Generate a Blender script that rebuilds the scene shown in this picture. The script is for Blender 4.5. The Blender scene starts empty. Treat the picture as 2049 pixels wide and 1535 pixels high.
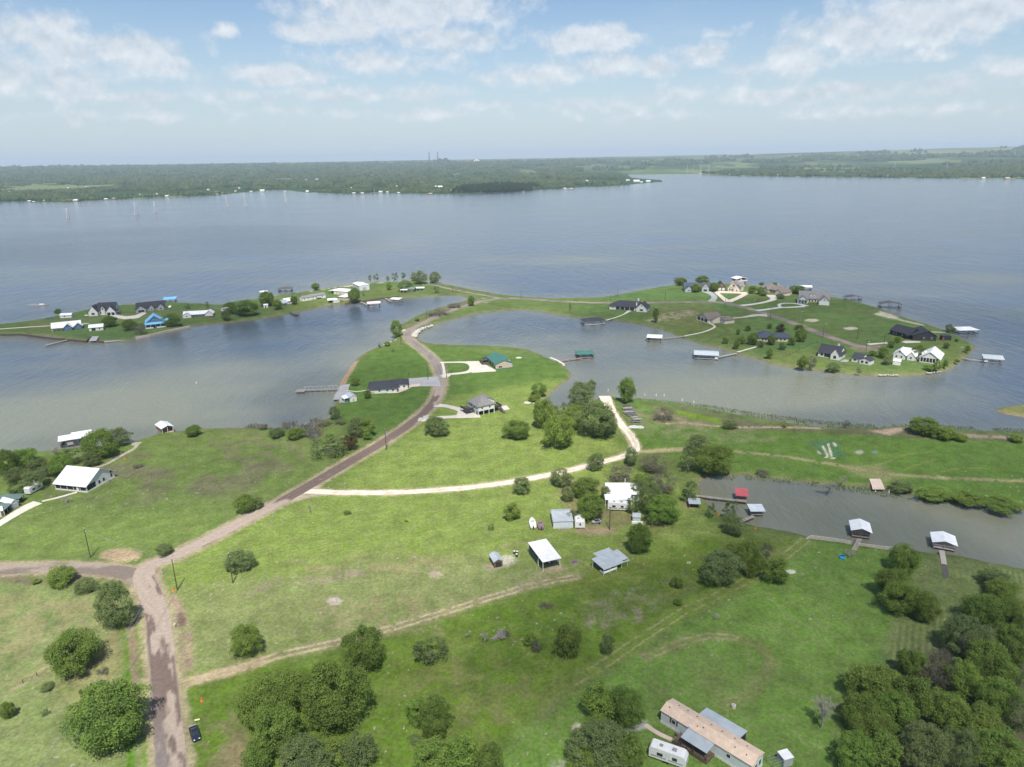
import bpy, math, random
import numpy as np
from mathutils import Vector, Matrix
from mathutils.geometry import tessellate_polygon
scene = bpy.context.scene
COL = scene.collection
# ---------------------------------------------------------------- camera
F = 1421.0; CX, CY = 1024.5, 767.5; CAMZ = 121.0
PITCH = math.atan((767.5-318)/F); ROLL = 0.0165
cp, sp, cr, sr = math.cos(PITCH), math.sin(PITCH), math.cos(ROLL), math.sin(ROLL)
FW = Vector((0, cp, -sp)); UP0 = Vector((0, sp, cp)); RT0 = Vector((1, 0, 0))
RT = RT0*cr-UP0*sr; UP = RT0*sr+UP0*cr
cam = bpy.data.cameras.new('camera'); camo = bpy.data.objects.new('camera', cam); COL.objects.link(camo)
M = Matrix((RT, UP, -FW)).transposed().to_4x4(); M.translation = (0, 0, CAMZ)
camo.matrix_world = M
cam.sensor_fit = 'HORIZONTAL'; cam.sensor_width = 36; cam.lens = 36*F/2049
cam.clip_start = 1; cam.clip_end = 200000
scene.camera = camo
scene.view_settings.view_transform = 'Standard'; scene.view_settings.look = 'None'
scene.view_settings.gamma = 1; scene.view_settings.use_curve_mapping = False
scene.view_settings.exposure = 0.6
scene.cycles.transparent_max_bounces = 96
# ---------------------------------------------------------------- sun
SAZ, SEL = math.radians(-84), math.radians(58)
SUN = Vector((math.cos(SAZ)*math.cos(SEL), math.sin(SAZ)*math.cos(SEL), math.sin(SEL)))
sl = bpy.data.lights.new('sun', 'SUN'); sl.energy = 4.6; sl.angle = math.radians(0.5); sl.color = (1, .95, .87)
so = bpy.data.objects.new('sun', sl); COL.objects.link(so)
so.rotation_euler = SUN.to_track_quat('Z', 'Y').to_euler(); so.location = (0, 0, 900)
# ---------------------------------------------------------------- world: Nishita sky with clouds by direction
def dirpix(u, v):
    return (FW+RT*((u-CX)/F)+UP*((CY-v)/F)).normalized()
world = bpy.data.worlds.new('World'); scene.world = world; world.use_nodes = True
nt = world.node_tree; nt.nodes.clear()
def N(t, **k):
    n = nt.nodes.new(t)
    for a, b in k.items(): setattr(n, a, b)
    return n
def lk(a, b): nt.links.new(a, b)
def mth(op, a, b=None, c=None, clamp=False):
    n = N('ShaderNodeMath', operation=op, use_clamp=clamp)
    for i, s in enumerate((a, b, c)):
        if s is None: continue
        if isinstance(s, (int, float)): n.inputs[i].default_value = s
        else: lk(s, n.inputs[i])
    return n.outputs[0]
sky = N('ShaderNodeTexSky', sky_type='NISHITA', sun_disc=False)
sky.sun_elevation = SEL; sky.sun_rotation = math.atan2(SUN.x, SUN.y); sky.air_density = 1.0; sky.dust_density = .4; sky.ozone_density = 3.4
tc = N('ShaderNodeTexCoord'); sx = N('ShaderNodeSeparateXYZ'); lk(tc.outputs['Generated'], sx.inputs[0])
az = mth('ARCTAN2', sx.outputs[0], sx.outputs[1]); el = mth('ARCSINE', sx.outputs[2])
cb = N('ShaderNodeCombineXYZ'); lk(az, cb.inputs[0]); lk(el, cb.inputs[1])
def noise(scale, detail, stretch, rough=.55, off=(0, 0, 0)):
    mp = N('ShaderNodeMapping'); mp.inputs['Scale'].default_value = (1, stretch, 1); mp.inputs['Location'].default_value = off
    lk(cb.outputs[0], mp.inputs[0])
    n = N('ShaderNodeTexNoise'); n.inputs['Scale'].default_value = scale; n.inputs['Detail'].default_value = detail; n.inputs['Roughness'].default_value = rough
    lk(mp.outputs[0], n.inputs['Vector']); return n.outputs['Fac']
nA = noise(24, 10, 1.2, .60); nB = noise(24, 10, 1.2, .60, (0, -.012, 0)); nC = noise(7, 4, 3.0, .5)
wn_ = N('ShaderNodeTexNoise'); wn_.inputs['Scale'].default_value = 34; wn_.inputs['Detail'].default_value = 7; wn_.inputs['Roughness'].default_value = .6; lk(cb.outputs[0], wn_.inputs['Vector'])
ws = N('ShaderNodeVectorMath', operation='SUBTRACT'); lk(wn_.outputs['Color'], ws.inputs[0]); ws.inputs[1].default_value = (.5, .5, .5)
wm_ = N('ShaderNodeVectorMath', operation='MULTIPLY_ADD'); lk(ws.outputs[0], wm_.inputs[0]); wm_.inputs[1].default_value = (.036, .024, 0); lk(cb.outputs[0], wm_.inputs[2])
CL = [(800, 8, 230, 62, 1.25), (680, 62, 120, 24, 1.25), (880, 76, 170, 26, 1.0), (760, 122, 190, 24, .75), (1185, 82, 104, 27, 1.3), (560, 150, 104, 21, 1.3),
      (500, 192, 60, 16, .75), (660, 188, 120, 17, .95), (840, 184, 90, 18, .8), (985, 152, 40, 14, .9), (1090, 150, 110, 24, 1.0), (1200, 132, 95, 26, 1.05), (1310, 134, 60, 20, 1.0),
      (1405, 108, 64, 27, 1.25), (1590, 128, 110, 32, 1.05), (1690, 178, 110, 22, .95), (1530, 190, 120, 18, .85), (1340, 190, 80, 16, .75), (1800, 50, 190, 50, 1.2), (1960, 14, 130, 50, 1.2),
      (1860, 110, 60, 16, .8), (2040, 135, 80, 18, .9), (1900, 165, 120, 18, .8), (200, 92, 150, 32, 1.0), (40, 60, 110, 34, 1.0), (120, 150, 300, 50, .62), (250, 190, 160, 16, .8),
      (455, 62, 24, 12, .8), (960, 212, 90, 12, .7), (1180, 212, 160, 16, .7), (300, 130, 90, 22, .9), (1440, 66, 50, 12, .7), (850, 230, 200, 12, .7), (200, 235, 240, 12, .6), (1300, 232, 150, 11, .65), (1750, 225, 200, 12, .65), (560, 222, 90, 10, .6), (1480, 205, 40, 14, .85)]
acc = None
for (u, v, ru, rv, s) in CL:
    d = dirpix(u, v); a0 = math.atan2(d.x, d.y); e0 = math.asin(d.z); ra = ru/F; re = rv/F
    sub = N('ShaderNodeVectorMath', operation='SUBTRACT'); lk(wm_.outputs[0], sub.inputs[0]); sub.inputs[1].default_value = (a0, e0, 0)
    mul = N('ShaderNodeVectorMath', operation='MULTIPLY'); lk(sub.outputs[0], mul.inputs[0]); mul.inputs[1].default_value = (1/ra, 1/re, 0)
    ln = N('ShaderNodeVectorMath', operation='LENGTH'); lk(mul.outputs[0], ln.inputs[0])
    w = mth('MULTIPLY_ADD', ln.outputs['Value'], -s*.8, s)
    acc = w if acc is None else mth('SMOOTH_MAX', acc, w, .25)
acc = mth('MAXIMUM', acc, -.6)
dens = mth('MULTIPLY_ADD', mth('SUBTRACT', nA, .5), 1.9, acc)
densb = mth('MULTIPLY_ADD', mth('SUBTRACT', nB, .5), 1.9, acc)
# thinner generic cloud field for the part of the sky outside the photograph
high = mth('MULTIPLY', mth('SUBTRACT', nC, .47), 5.0, clamp=True)
above = mth('MULTIPLY', mth('SUBTRACT', el, .26), 8.0, clamp=True)
veil = mth('MULTIPLY', high, mth('MULTIPLY_ADD', above, .22, .08))
al = mth('MULTIPLY', mth('MULTIPLY', mth('SUBTRACT', dens, .14), 1.8, clamp=True), .80)
al = mth('MAXIMUM', al, veil)
up = mth('MULTIPLY', el, 30.0, clamp=True)
al = mth('MULTIPLY', al, up)
lit = mth('MULTIPLY_ADD', mth('SUBTRACT', dens, densb), 1.2, .42, clamp=True)
cc = N('ShaderNodeMix', data_type='RGBA'); lk(lit, cc.inputs['Factor'])
cc.inputs['A'].default_value = (4.9, 5.5, 6.1, 1); cc.inputs['B'].default_value = (7.9, 8.1, 8.3, 1)
# low haze band of the real sky near the horizon
hz = N('ShaderNodeMix', data_type='RGBA'); lk(mth('POWER', mth('SUBTRACT', 1.0, mth('MULTIPLY', el, 4.6, clamp=True), clamp=True), 1.6), hz.inputs['Factor'])
lk(sky.outputs[0], hz.inputs['A']); hz.inputs['B'].default_value = (4.8, 5.65, 6.3, 1)
fin = N('ShaderNodeMix', data_type='RGBA'); lk(al, fin.inputs['Factor']); lk(hz.outputs['Result'], fin.inputs['A']); lk(cc.outputs['Result'], fin.inputs['B'])
bg = N('ShaderNodeBackground'); bg.inputs['Strength'].default_value = 0.080; lk(fin.outputs['Result'], bg.inputs['Color'])
wo = N('ShaderNodeOutputWorld'); lk(bg.outputs[0], wo.inputs['Surface'])
# ---------------------------------------------------------------- pixel -> ground
LAND = 1.2
def G(u, v, z=LAND):
    d = FW+RT*((u-CX)/F)+UP*((CY-v)/F); t = (z-CAMZ)/d.z
    return (d.x*t, d.y*t)
KS = dict(a=(0, 540, 4.0), b=(480, 520, 4.0), c=(540, 640, 6.397), d=(820, 660, 5.69), e=(1040, 560, 5.69), f=(1320, 540, 5.392), g=(1560, 540, 4.19), h=(0, 820, 4.879), i=(1040, 740, 3.94), j=(940, 940, 4.098), k=(1500, 800, 3.732), l=(1360, 960, 2.974), m=(0, 1060, 3.231), n=(440, 1160, 3.305), o=(1000, 1060, 3.232), p=(1500, 1060, 3.231), x=(0, 0, 1))
def px(k, x, y):
    o = KS[k]; return (o[0]+x/o[2], o[1]+y/o[2])
def PL(k, *pts, z=LAND): return [G(*px(k, x, y), z) for x, y in pts]
def pxm(u, v, z=LAND):
    x, y = G(u, v, z); return F/(y*FW.y+(z-CAMZ)*FW.z)
# ---------------------------------------------------------------- terrain height
def fbm(x, y, s, o=3, seed=0):
    r = np.zeros_like(x); a = 1.0; tot = 0
    for k in range(o):
        fx = x*s+seed*17.3+k*5.1; fy = y*s-seed*9.7+k*3.3
        ix = np.floor(fx).astype(np.int64); iy = np.floor(fy).astype(np.int64); tx = fx-ix; ty = fy-iy
        tx = tx*tx*(3-2*tx); ty = ty*ty*(3-2*ty)
        def hs(i, j):
            n = (i*374761393+j*668265263+seed*69069+k*1274126177) & 0xffffffff
            n = ((n ^ (n >> 13))*1274126177) & 0xffffffff
            return ((n ^ (n >> 16)) & 0xffff)/65535.0
        v = (hs(ix, iy)*(1-tx)+hs(ix+1, iy)*tx)*(1-ty)+(hs(ix, iy+1)*(1-tx)+hs(ix+1, iy+1)*tx)*ty
        r += a*v; tot += a; a *= .5; s = s*2.03
    return r/tot
def sstep(a, b, x):
    t = np.clip((x-a)/(b-a), 0, 1); return t*t*(3-2*t)
def hills(x, y):
    x = np.asarray(x, float); y = np.asarray(y, float)
    r = np.hypot(x, y)
    q = sstep(4500, 15000, r); az_ = x/np.maximum(y, 1)
    h = q*(112+22*fbm(x, y, 1/5200., 3, 4))
    h += q*sstep(.0, .75, az_)*(34+28*fbm(x, y, 1/3500., 3, 9))
    return np.where(y > 1500, h, 0)
def H1(x, y): return float(hills(np.array([x]), np.array([y]))[0])
# ---------------------------------------------------------------- materials
MATS = {}
def mat(name, col, rough=.8, var=.15, scale=1.5, bump=0., metal=0., spec=.3, col2=None, detail=4, stretch=(1, 1, 1), trans=0, randv=0.0):
    if name in MATS: return MATS[name]
    m = bpy.data.materials.new(name); m.use_nodes = True; t = m.node_tree; ns = t.nodes; b = ns['Principled BSDF']
    b.inputs['Roughness'].default_value = rough; b.inputs['Metallic'].default_value = metal; b.inputs['Specular IOR Level'].default_value = spec
    co = ns.new('ShaderNodeTexCoord'); mp = ns.new('ShaderNodeMapping'); mp.inputs['Scale'].default_value = stretch
    t.links.new(co.outputs['Object'], mp.inputs[0])
    n = ns.new('ShaderNodeTexNoise'); n.inputs['Scale'].default_value = scale; n.inputs['Detail'].default_value = detail
    t.links.new(mp.outputs[0], n.inputs['Vector'])
    mr = ns.new('ShaderNodeMapRange'); mr.inputs[1].default_value = .3; mr.inputs[2].default_value = .7; t.links.new(n.outputs['Fac'], mr.inputs[0])
    mx = ns.new('ShaderNodeMix'); mx.data_type = 'RGBA'; t.links.new(mr.outputs[0], mx.inputs['Factor'])
    c2 = col2 if col2 else tuple(min(1, c*(1+var)) for c in col); c1 = col if col2 else tuple(c*(1-var) for c in col)
    mx.inputs['A'].default_value = (*c1, 1); mx.inputs['B'].default_value = (*c2, 1)
    out = mx.outputs['Result']
    if randv:
        oi = ns.new('ShaderNodeObjectInfo'); hsv = ns.new('ShaderNodeHueSaturation')
        r1 = ns.new('ShaderNodeMapRange'); r1.inputs[3].default_value = 1-randv; r1.inputs[4].default_value = 1+randv
        t.links.new(oi.outputs['Random'], r1.inputs[0]); t.links.new(r1.outputs[0], hsv.inputs['Value'])
        r2 = ns.new('ShaderNodeMapRange'); r2.inputs[3].default_value = .5-randv*.08; r2.inputs[4].default_value = .5+randv*.08
        ml = ns.new('ShaderNodeMath'); ml.operation = 'FRACT'; m2 = ns.new('ShaderNodeMath'); m2.operation = 'MULTIPLY'; m2.inputs[1].default_value = 7.31
        t.links.new(oi.outputs['Random'], m2.inputs[0]); t.links.new(m2.outputs[0], ml.inputs[0]); t.links.new(ml.outputs[0], r2.inputs[0]); t.links.new(r2.outputs[0], hsv.inputs['Hue'])
        t.links.new(out, hsv.inputs['Color']); out = hsv.outputs[0]
    t.links.new(out, b.inputs['Base Color'])
    if bump:
        bp = ns.new('ShaderNodeBump'); bp.inputs['Strength'].default_value = bump; bp.inputs['Distance'].default_value = .05
        t.links.new(n.outputs['Fac'], bp.inputs['Height']); t.links.new(bp.outputs[0], b.inputs['Normal'])
    if trans:
        tr = ns.new('ShaderNodeBsdfTranslucent'); t.links.new(out, tr.inputs['Color']); ms = ns.new('ShaderNodeMixShader'); ms.inputs[0].default_value = trans
        t.links.new(b.outputs[0], ms.inputs[1]); t.links.new(tr.outputs[0], ms.inputs[2]); t.links.new(ms.outputs[0], ns['Material Output'].inputs['Surface'])
    MATS[name] = m; return m
def tag(o, label=None, cat=None, group=None, kind=None):
    if label: o['label'] = label
    if cat: o['category'] = cat
    if group: o['group'] = group
    if kind: o['kind'] = kind
    return o
def mesh_np(name, V, faces_flat, nper, m, kind=None):
    me = bpy.data.meshes.new(name); nf = len(faces_flat)//nper
    me.vertices.add(len(V)); me.vertices.foreach_set('co', np.asarray(V, np.float32).ravel())
    me.loops.add(nf*nper); me.loops.foreach_set('vertex_index', np.asarray(faces_flat, np.int32))
    me.polygons.add(nf); me.polygons.foreach_set('loop_start', np.arange(0, nf*nper, nper, dtype=np.int32))
    try: me.polygons.foreach_set('loop_total', np.full(nf, nper, np.int32))
    except Exception: pass
    me.update(calc_edges=True)
    if m: me.materials.append(m)
    return me
# ---------------------------------------------------------------- shorelines (photo pixels at water level)
SHORE = [(-420, 900), (0, 907), (90, 903), (130, 899), (200, 893), (262, 886), (290, 877), (322, 867), (372, 862), (410, 858), (480, 857), (540, 858), (585, 861), (612, 868), (626, 880), (640, 872), (636, 860), (628, 852), (646, 842), (660, 836), (668, 820), (670, 806), (668, 792), (680, 768), (700, 735), (712, 722), (722, 712), (745, 699), (770, 690), (785, 680), (795, 668), (805, 652), (812, 645), (830, 634), (860, 622), (900, 611), (925, 605), (937, 599), (930, 593), (912, 591), (895, 591), (850, 593), (790, 597), (745, 601), (722, 605), (700, 607), (655, 612), (600, 624), (540, 635), (470, 645), (400, 651), (380, 654), (340, 662), (290, 671), (272, 676), (255, 683), (205, 684), (193, 682), (180, 682), (172, 684), (130, 678), (90, 672), (45, 670), (0, 673), (-500, 690),
         (-500, 668), (0, 650), (60, 643), (100, 636), (120, 632), (150, 626), (180, 619), (235, 612), (290, 608), (340, 606), (400, 608), (440, 611), (480, 602), (520, 598), (560, 592), (600, 586), (640, 579), (700, 572), (735, 567), (760, 566), (800, 565), (830, 562), (870, 566), (900, 571), (930, 577), (960, 583), (1000, 590), (1040, 594), (1080, 597), (1130, 598), (1200, 596), (1240, 590), (1280, 582), (1320, 575), (1355, 570), (1375, 566), (1420, 566), (1460, 569), (1500, 572), (1560, 576), (1610, 584), (1640, 592), (1680, 598), (1720, 606), (1760, 618), (1790, 630), (1850, 648), (1900, 664), (1935, 683), (1951, 692), (1945, 705), (1930, 717), (1920, 727), (1900, 740), (1860, 749), (1800, 753), (1740, 752), (1680, 747), (1640, 742), (1600, 739), (1550, 730), (1520, 720), (1480, 710), (1440, 697), (1400, 688), (1370, 678), (1350, 670), (1330, 662), (1310, 655), (1270, 648), (1240, 643), (1200, 639), (1150, 635), (1115, 630), (1080, 623), (1040, 620), (990, 623), (950, 629), (900, 641), (870, 649), (850, 657), (838, 668), (834, 678), (850, 687), (900, 691), (960, 692), (1020, 695), (1060, 701), (1100, 718), (1130, 732), (1143, 748), (1140, 760), (1120, 773), (1105, 785), (1090, 800), (1100, 818), (1150, 815), (1197, 797), (1222, 794), (1240, 797), (1270, 798), (1310, 801), (1350, 807), (1400, 816), (1450, 826), (1500, 834), (1560, 845), (1620, 853), (1700, 857), (1780, 855), (1830, 851), (1900, 860), (2049, 866), (2600, 880), (2600, 2600), (-900, 2600)]
CHAN = [(1405, 962), (1412, 957), (1440, 952), (1500, 953), (1560, 960), (1620, 967), (1700, 976), (1745, 977), (1770, 980), (1790, 985), (1850, 997), (1920, 1007), (1990, 1013), (2049, 1020), (2700, 1060), (2700, 1230), (2049, 1138), (1990, 1127), (1920, 1112), (1850, 1104), (1790, 1100), (1720, 1091), (1680, 1084), (1625, 1077), (1590, 1066), (1540, 1056), (1500, 1050), (1480, 1041), (1450, 1031), (1425, 1018), (1410, 997), (1400, 978)]
ISLET = [(1985, 820), (2010, 814), (2049, 810), (2300, 800), (2300, 852), (2049, 836), (2010, 829)]
FAR = [(-900, 418), (0, 404), (60, 404), (130, 405), (180, 402), (230, 399), (330, 395), (430, 391), (480, 386), (540, 381), (570, 380), (610, 385), (690, 388), (750, 386), (820, 387), (860, 388), (920, 388), (1000, 385), (1060, 381), (1130, 377), (1180, 374), (1240, 371), (1300, 366), (1326, 364), (1322, 360), (1290, 358), (1262, 355), (1245, 351), (1260, 348), (1290, 345), (1295, 341), (1262, 340.5), (1200, 341), (1150, 340.5), (1140, 339.5), (1200, 338.5), (1262, 338.5), (1300, 341), (1340, 344), (1400, 348), (1440, 351), (1500, 352), (1560, 353), (1700, 355), (1850, 356), (1950, 358), (2049, 359), (3400, 372), (3400, 319), (-1400, 361)]
def wpoly(p, z=0.0): return np.array([G(u, v, z) for u, v in p])
def fpoly(p):
    q = [G(u, v, 0) for u, v in p[:-2]]; return np.array(q+[(90000, 40000), (90000, 90000), (-90000, 90000), (-90000, 30000)])
def dseg(X, Y, P, closed=True):
    d = np.full(X.shape, 1e18); n = len(P)
    for i in range(n if closed else n-1):
        ax, ay = P[i]; bx, by = P[(i+1) % n]; dx, dy = bx-ax, by-ay; L = dx*dx+dy*dy+1e-12
        t = np.clip(((X-ax)*dx+(Y-ay)*dy)/L, 0, 1); d = np.minimum(d, (X-ax-t*dx)**2+(Y-ay-t*dy)**2)
    return np.sqrt(d)
def inside(X, Y, P):
    c = np.zeros(X.shape, bool); n = len(P)
    for i in range(n):
        ax, ay = P[i]; bx, by = P[(i+1) % n]
        if ay == by: continue
        c ^= ((ay > Y) != (by > Y)) & (X < (bx-ax)*(Y-ay)/(by-ay)+ax)
    return c
def sdf(X, Y, P): 
    d = dseg(X, Y, P); return np.where(inside(X, Y, P), d, -d)
# ground grid: one sheet, dense where the photograph looks closely
vs = list(np.arange(1650, 860, -2.2))+list(np.arange(860, 540, -1.6))+list(np.arange(540, 430, -5))+list(np.arange(430, 329, -1.2))
ys = [G(1024.5, v, 0)[1] for v in vs]
ys = [-600, -200, 0, 50, 90]+ys+list(np.geomspace(ys[-1]*1.05, 90000, 34))
ys = np.array(sorted(set(ys)))
ts = np.concatenate([[-8, -4, -2.4, -1.6, -1.25], np.arange(-1.06, 1.0601, .00185), [1.25, 1.6, 2.4, 4, 8]])
YY, TT = np.meshgrid(ys, ts, indexing='ij'); XX = np.maximum(YY, 110)*TT
gx = XX.ravel(); gy = YY.ravel()
near = gy < 1500
sh = np.full(gx.shape, -60.0)
for Pn in (SHORE, ISLET):
    s = sdf(gx[near], gy[near], wpoly(Pn)); sh[near] = np.maximum(sh[near], s)
sc_ = sdf(gx[near], gy[near], wpoly(CHAN)); sh[near] = np.minimum(sh[near], -sc_)
WF = fpoly(FAR); sh[~near] = sdf(gx[~near], gy[~near], WF)
wob = (fbm(gx, gy, .25, 2, 3)-.5)*1.2
shw = np.where(near, sh+wob, sh)
gz = np.where(shw > 0, LAND*sstep(0, 3.2, shw), -2.5*np.clip(-shw/14, 0, 1)-.02)
gz += hills(gx, gy)
# ---- base colours of the ground
C = np.empty((len(gx), 3)); C[:] = (.090, .130, .046)
def lerp(mask, col, idx=None):
    col = np.array(col)
    if idx is None: C[:] += (col-C)*mask[:, None]
    else: C[idx] += (col-C[idx])*mask[:, None]
def around(P, pad):
    x0, y0 = P.min(0)-pad; x1, y1 = P.max(0)+pad
    return np.where((gx > x0) & (gx < x1) & (gy > y0) & (gy < y1))[0]
def region(pts, col, k=1., soft=4., ns=.12, na=1.0, seed=1, thr=None):
    """soft edged patch of another ground cover; pts photo pixels on the ground"""
    P = np.array([G(u, v) for u, v in pts]); i = around(P, soft*2)
    if not len(i): return
    s = sdf(gx[i], gy[i], P); n = fbm(gx[i], gy[i], ns, 4, seed)
    m = sstep(-soft, soft, s+(n-.5)*2*soft*na)
    if thr is not None: m = m*sstep(thr-.10, thr+.10, n)
    lerp(m*k, col, i)
def ell(u, v, ru, rv, col, k=1., soft=1.5, **kw):
    region([(u+ru*math.cos(a*.5236), v+rv*math.sin(a*.5236)) for a in range(12)], col, k, soft, **kw)
def stroke(pts, w, col, k=1., soft=.5, ns=.5, brk=0., seed=2, two=0):
    P = np.array([G(u, v) for u, v in pts]); i = around(P, w+4)
    if not len(i): return
    d = dseg(gx[i], gy[i], P, False); n = fbm(gx[i], gy[i], ns, 3, seed)
    if two: d = np.abs(d-two)
    m = 1-sstep(w/2-soft, w/2+soft, d+(n-.5)*soft*2)
    if brk: m = m*sstep(brk-.08, brk+.12, n)
    lerp(m*k, col, i)
def stripes(pts, a, b, period, k, seed=0):
    """mown stripes running along the ground direction from a to b"""
    P = np.array([G(u, v) for u, v in pts]); i = around(P, 3); s = sdf(gx[i], gy[i], P)
    A = np.array(G(*a)); B = np.array(G(*b)); d = (B-A)/np.linalg.norm(B-A)
    q = (gx[i]-A[0])*-d[1]+(gy[i]-A[1])*d[0]
    w = .5+.5*np.sin(q*2*math.pi/period+(fbm(gx[i], gy[i], .15, 2, 5)-.5)*1.6)
    m = sstep(0, 3, s)*(w-.5)*2*k*sstep(.3, .6, fbm(gx[i], gy[i], .05, 2, 7+seed))
    C[i] *= (1+m)[:, None]
exec_ground = True
#GROUNDPAINT
LITG = (.155, .198, .062); OLV = (.155, .180, .078); BRN = (.17, .135, .095); DIRT = (.29, .225, .16); SAND = (.46, .41, .33); DKG = (.100, .148, .032); TAN = (.25, .215, .13)
def smooth(P, step):
    P = [np.array(p, float) for p in P]; P = [2*P[0]-P[1]]+P+[2*P[-1]-P[-2]]; out = []
    for i in range(1, len(P)-2):
        n = max(2, int(np.linalg.norm(P[i+1]-P[i])/step))
        for k in range(n):
            t = k/n; a, b, c, d = P[i-1:i+3]
            out.append(.5*((2*b)+(c-a)*t+(2*a-5*b+4*c-d)*t*t+(3*b-a-3*c+d)*t**3))
    out.append(P[-2]); return np.array(out)
R_MAIN = [(352, 1700), (343, 1535), (336, 1450), (327, 1350), (320, 1280), (312, 1225), (298, 1180), (288, 1158), (292, 1140), (312, 1126), (350, 1112), (420, 1078), (500, 1035), (560, 1005), (620, 971), (700, 924), (760, 889), (820, 849), (856, 818), (873, 797), (881, 772), (881, 748), (870, 722), (846, 700), (824, 684), (816, 672), (823, 659), (858, 641), (910, 619), (960, 604), (1000, 597), (1050, 598), (1120, 603), (1200, 606), (1300, 606), (1400, 604), (1440, 605), (1480, 612), (1520, 624), (1560, 637), (1600, 651), (1640, 667), (1680, 681), (1715, 691), (1760, 698)]
R_LEFT = [(-160, 1138), (0, 1139), (60, 1137), (130, 1136), (200, 1139), (250, 1146), (292, 1160)]
R_PENW = [(1000, 597), (975, 592), (930, 584), (895, 577), (868, 571), (845, 570)]
R_GRAVEL = [(607, 983), (640, 984), (700, 986), (800, 985), (900, 979), (1000, 968), (1100, 950), (1180, 931), (1240, 915), (1266, 905), (1272, 893), (1262, 872), (1245, 852), (1230, 832), (1219, 812), (1212, 793)]
if exec_ground:
    # general variation
    big = fbm(gx, gy, 1/28., 4, 11); fine = fbm(gx, gy, 1/3.2, 3, 12)
    C *= (1+(big-.5)*.5)[:, None]; C[:, 0] *= 1+(fbm(gx, gy, 1/45., 3, 13)-.5)*.5
    region([(-600, 1700), (-600, 905), (300, 860), (620, 860), (700, 890), (650, 940), (420, 1070), (310, 1120), (-300, 1128)], (.125, .168, .055), .9, 8)
    region([(-900, 1135), (290, 1165), (300, 1260), (310, 1420), (322, 1750), (-900, 1750)], (.155, .185, .080), .9, 3)
    region([(320, 1200), (330, 1130), (620, 985), (1240, 925), (1400, 990), (1440, 1060), (1250, 1150), (1060, 1180), (700, 1290), (370, 1375)], LITG, .9, 5)
    region([(350, 1180), (600, 1130), (900, 1120), (1150, 1110), (1150, 1160), (720, 1285), (370, 1370)], OLV, .95, 9, ns=.05)
    region([(340, 1600), (370, 1370), (700, 1290), (1120, 1165), (1400, 1080), (1500, 1075), (1600, 1080), (1480, 1170), (1150, 1370), (980, 1500), (850, 1650)], DKG, .85, 3)
    region([(640, 975), (900, 800), (1140, 730), (1160, 800), (1280, 900), (1100, 945), (800, 985)], LITG, .95, 10, ns=.04)
    region([(830, 690), (1130, 720), (1150, 760), (1020, 770), (890, 800), (880, 740)], (.08, .13, .035), .8, 7)
    region([(690, 765), (745, 700), (830, 690), (860, 730), (872, 780), (830, 830), (740, 880), (670, 840)], (.080, .130, .036), .9, 3)
    region([(1250, 890), (1280, 800), (1500, 850), (2100, 880), (2300, 1010), (1900, 1005), (1450, 950)], (.088, .142, .038), .9, 5)
    region([(930, 1560), (1150, 1380), (1500, 1170), (1620, 1085), (1860, 1110), (1760, 1330), (1700, 1650)], (.112, .172, .050), .95, 3)
    region([(1760, 1335), (1800, 1190), (1850, 1110), (2049, 1140), (2400, 1180), (2400, 1650), (1780, 1650)], (.122, .148, .062), .95, 2)
    # brownish dead growth, bare earth
    region([(90, 940), (430, 870), (590, 930), (480, 985), (250, 1000)], (.13, .125, .075), .85, 14, ns=.07, thr=.52)
    region([(400, 860), (560, 870), (640, 930), (420, 935)], (.145, .135, .08), .6, 10, ns=.2, thr=.55)
    for q in ((0, 1200, 260, 1300), (30, 1290, 200, 1360), (600, 1120, 900, 1150), (640, 1200, 900, 1260)):
        region([(q[0], q[1]), (q[2], q[1]), (q[2], q[3]), (q[0], q[3])], (.19, .18, .095), .8, 5, ns=.25, thr=.5, seed=q[0])
    region([(1150, 1235), (1210, 1190), (1300, 1170), (1318, 1222), (1270, 1240), (1215, 1252), (1180, 1250)], (.19, .165, .125), .95, 3, ns=.5, thr=.42)
    region([(1320, 1160), (1420, 1110), (1480, 1090), (1590, 1085), (1540, 1120), (1400, 1180), (1330, 1200)], (.15, .135, .085), .7, 4, ns=.4, thr=.48)
    region([(1100, 1120), (1500, 1070), (1600, 1085), (1550, 1110), (1200, 1240), (900, 1290), (760, 1400), (1000, 1420), (1150, 1300), (1150, 1200)], (.118, .138, .045), .6, 6, ns=.22, thr=.5, seed=8)
    region([(850, 1330), (1000, 1330), (1120, 1370), (1040, 1430), (900, 1500)], (.125, .125, .058), .6, 8, ns=.3, thr=.5, seed=21)
    region([(452, 1505), (475, 1478), (500, 1495), (500, 1560), (440, 1560)], (.24, .185, .125), .75, 2.5)
    region([(400, 1450), (470, 1420), (490, 1480), (430, 1560)], (.15, .135, .08), .6, 3, ns=.5, thr=.5)
    region([(590, 1168), (640, 1148), (720, 1138), (730, 1150), (640, 1166)], (.20, .165, .13), .7, 1.5, ns=.6, thr=.42); region([(490, 1185), (560, 1155), (560, 1165), (500, 1192)], (.20, .175, .12), .7, 1.5, ns=.6, thr=.42)
    ell(242, 1111, 42, 13, (.32, .25, .17), .95, 1.2, ns=.9); ell(872, 1150, 16, 7, (.27, .235, .18), .9, .8, ns=1.2); ell(669, 1203, 15, 8, (.32, .28, .25), .95, .5, ns=1.5)
    stroke([(345, 1195), (360, 1225), (372, 1270), (376, 1335)], 3.0, (.24, .185, .14), .9, .8, brk=.3); ell(361, 1240, 13, 15, (.10, .075, .06), .8, .9)
    stroke([(252, 1225), (265, 1260), (268, 1300), (272, 1370), (270, 1400)], 2.6, (.18, .135, .10), .9, .8, ns=.8, brk=.35)
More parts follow.
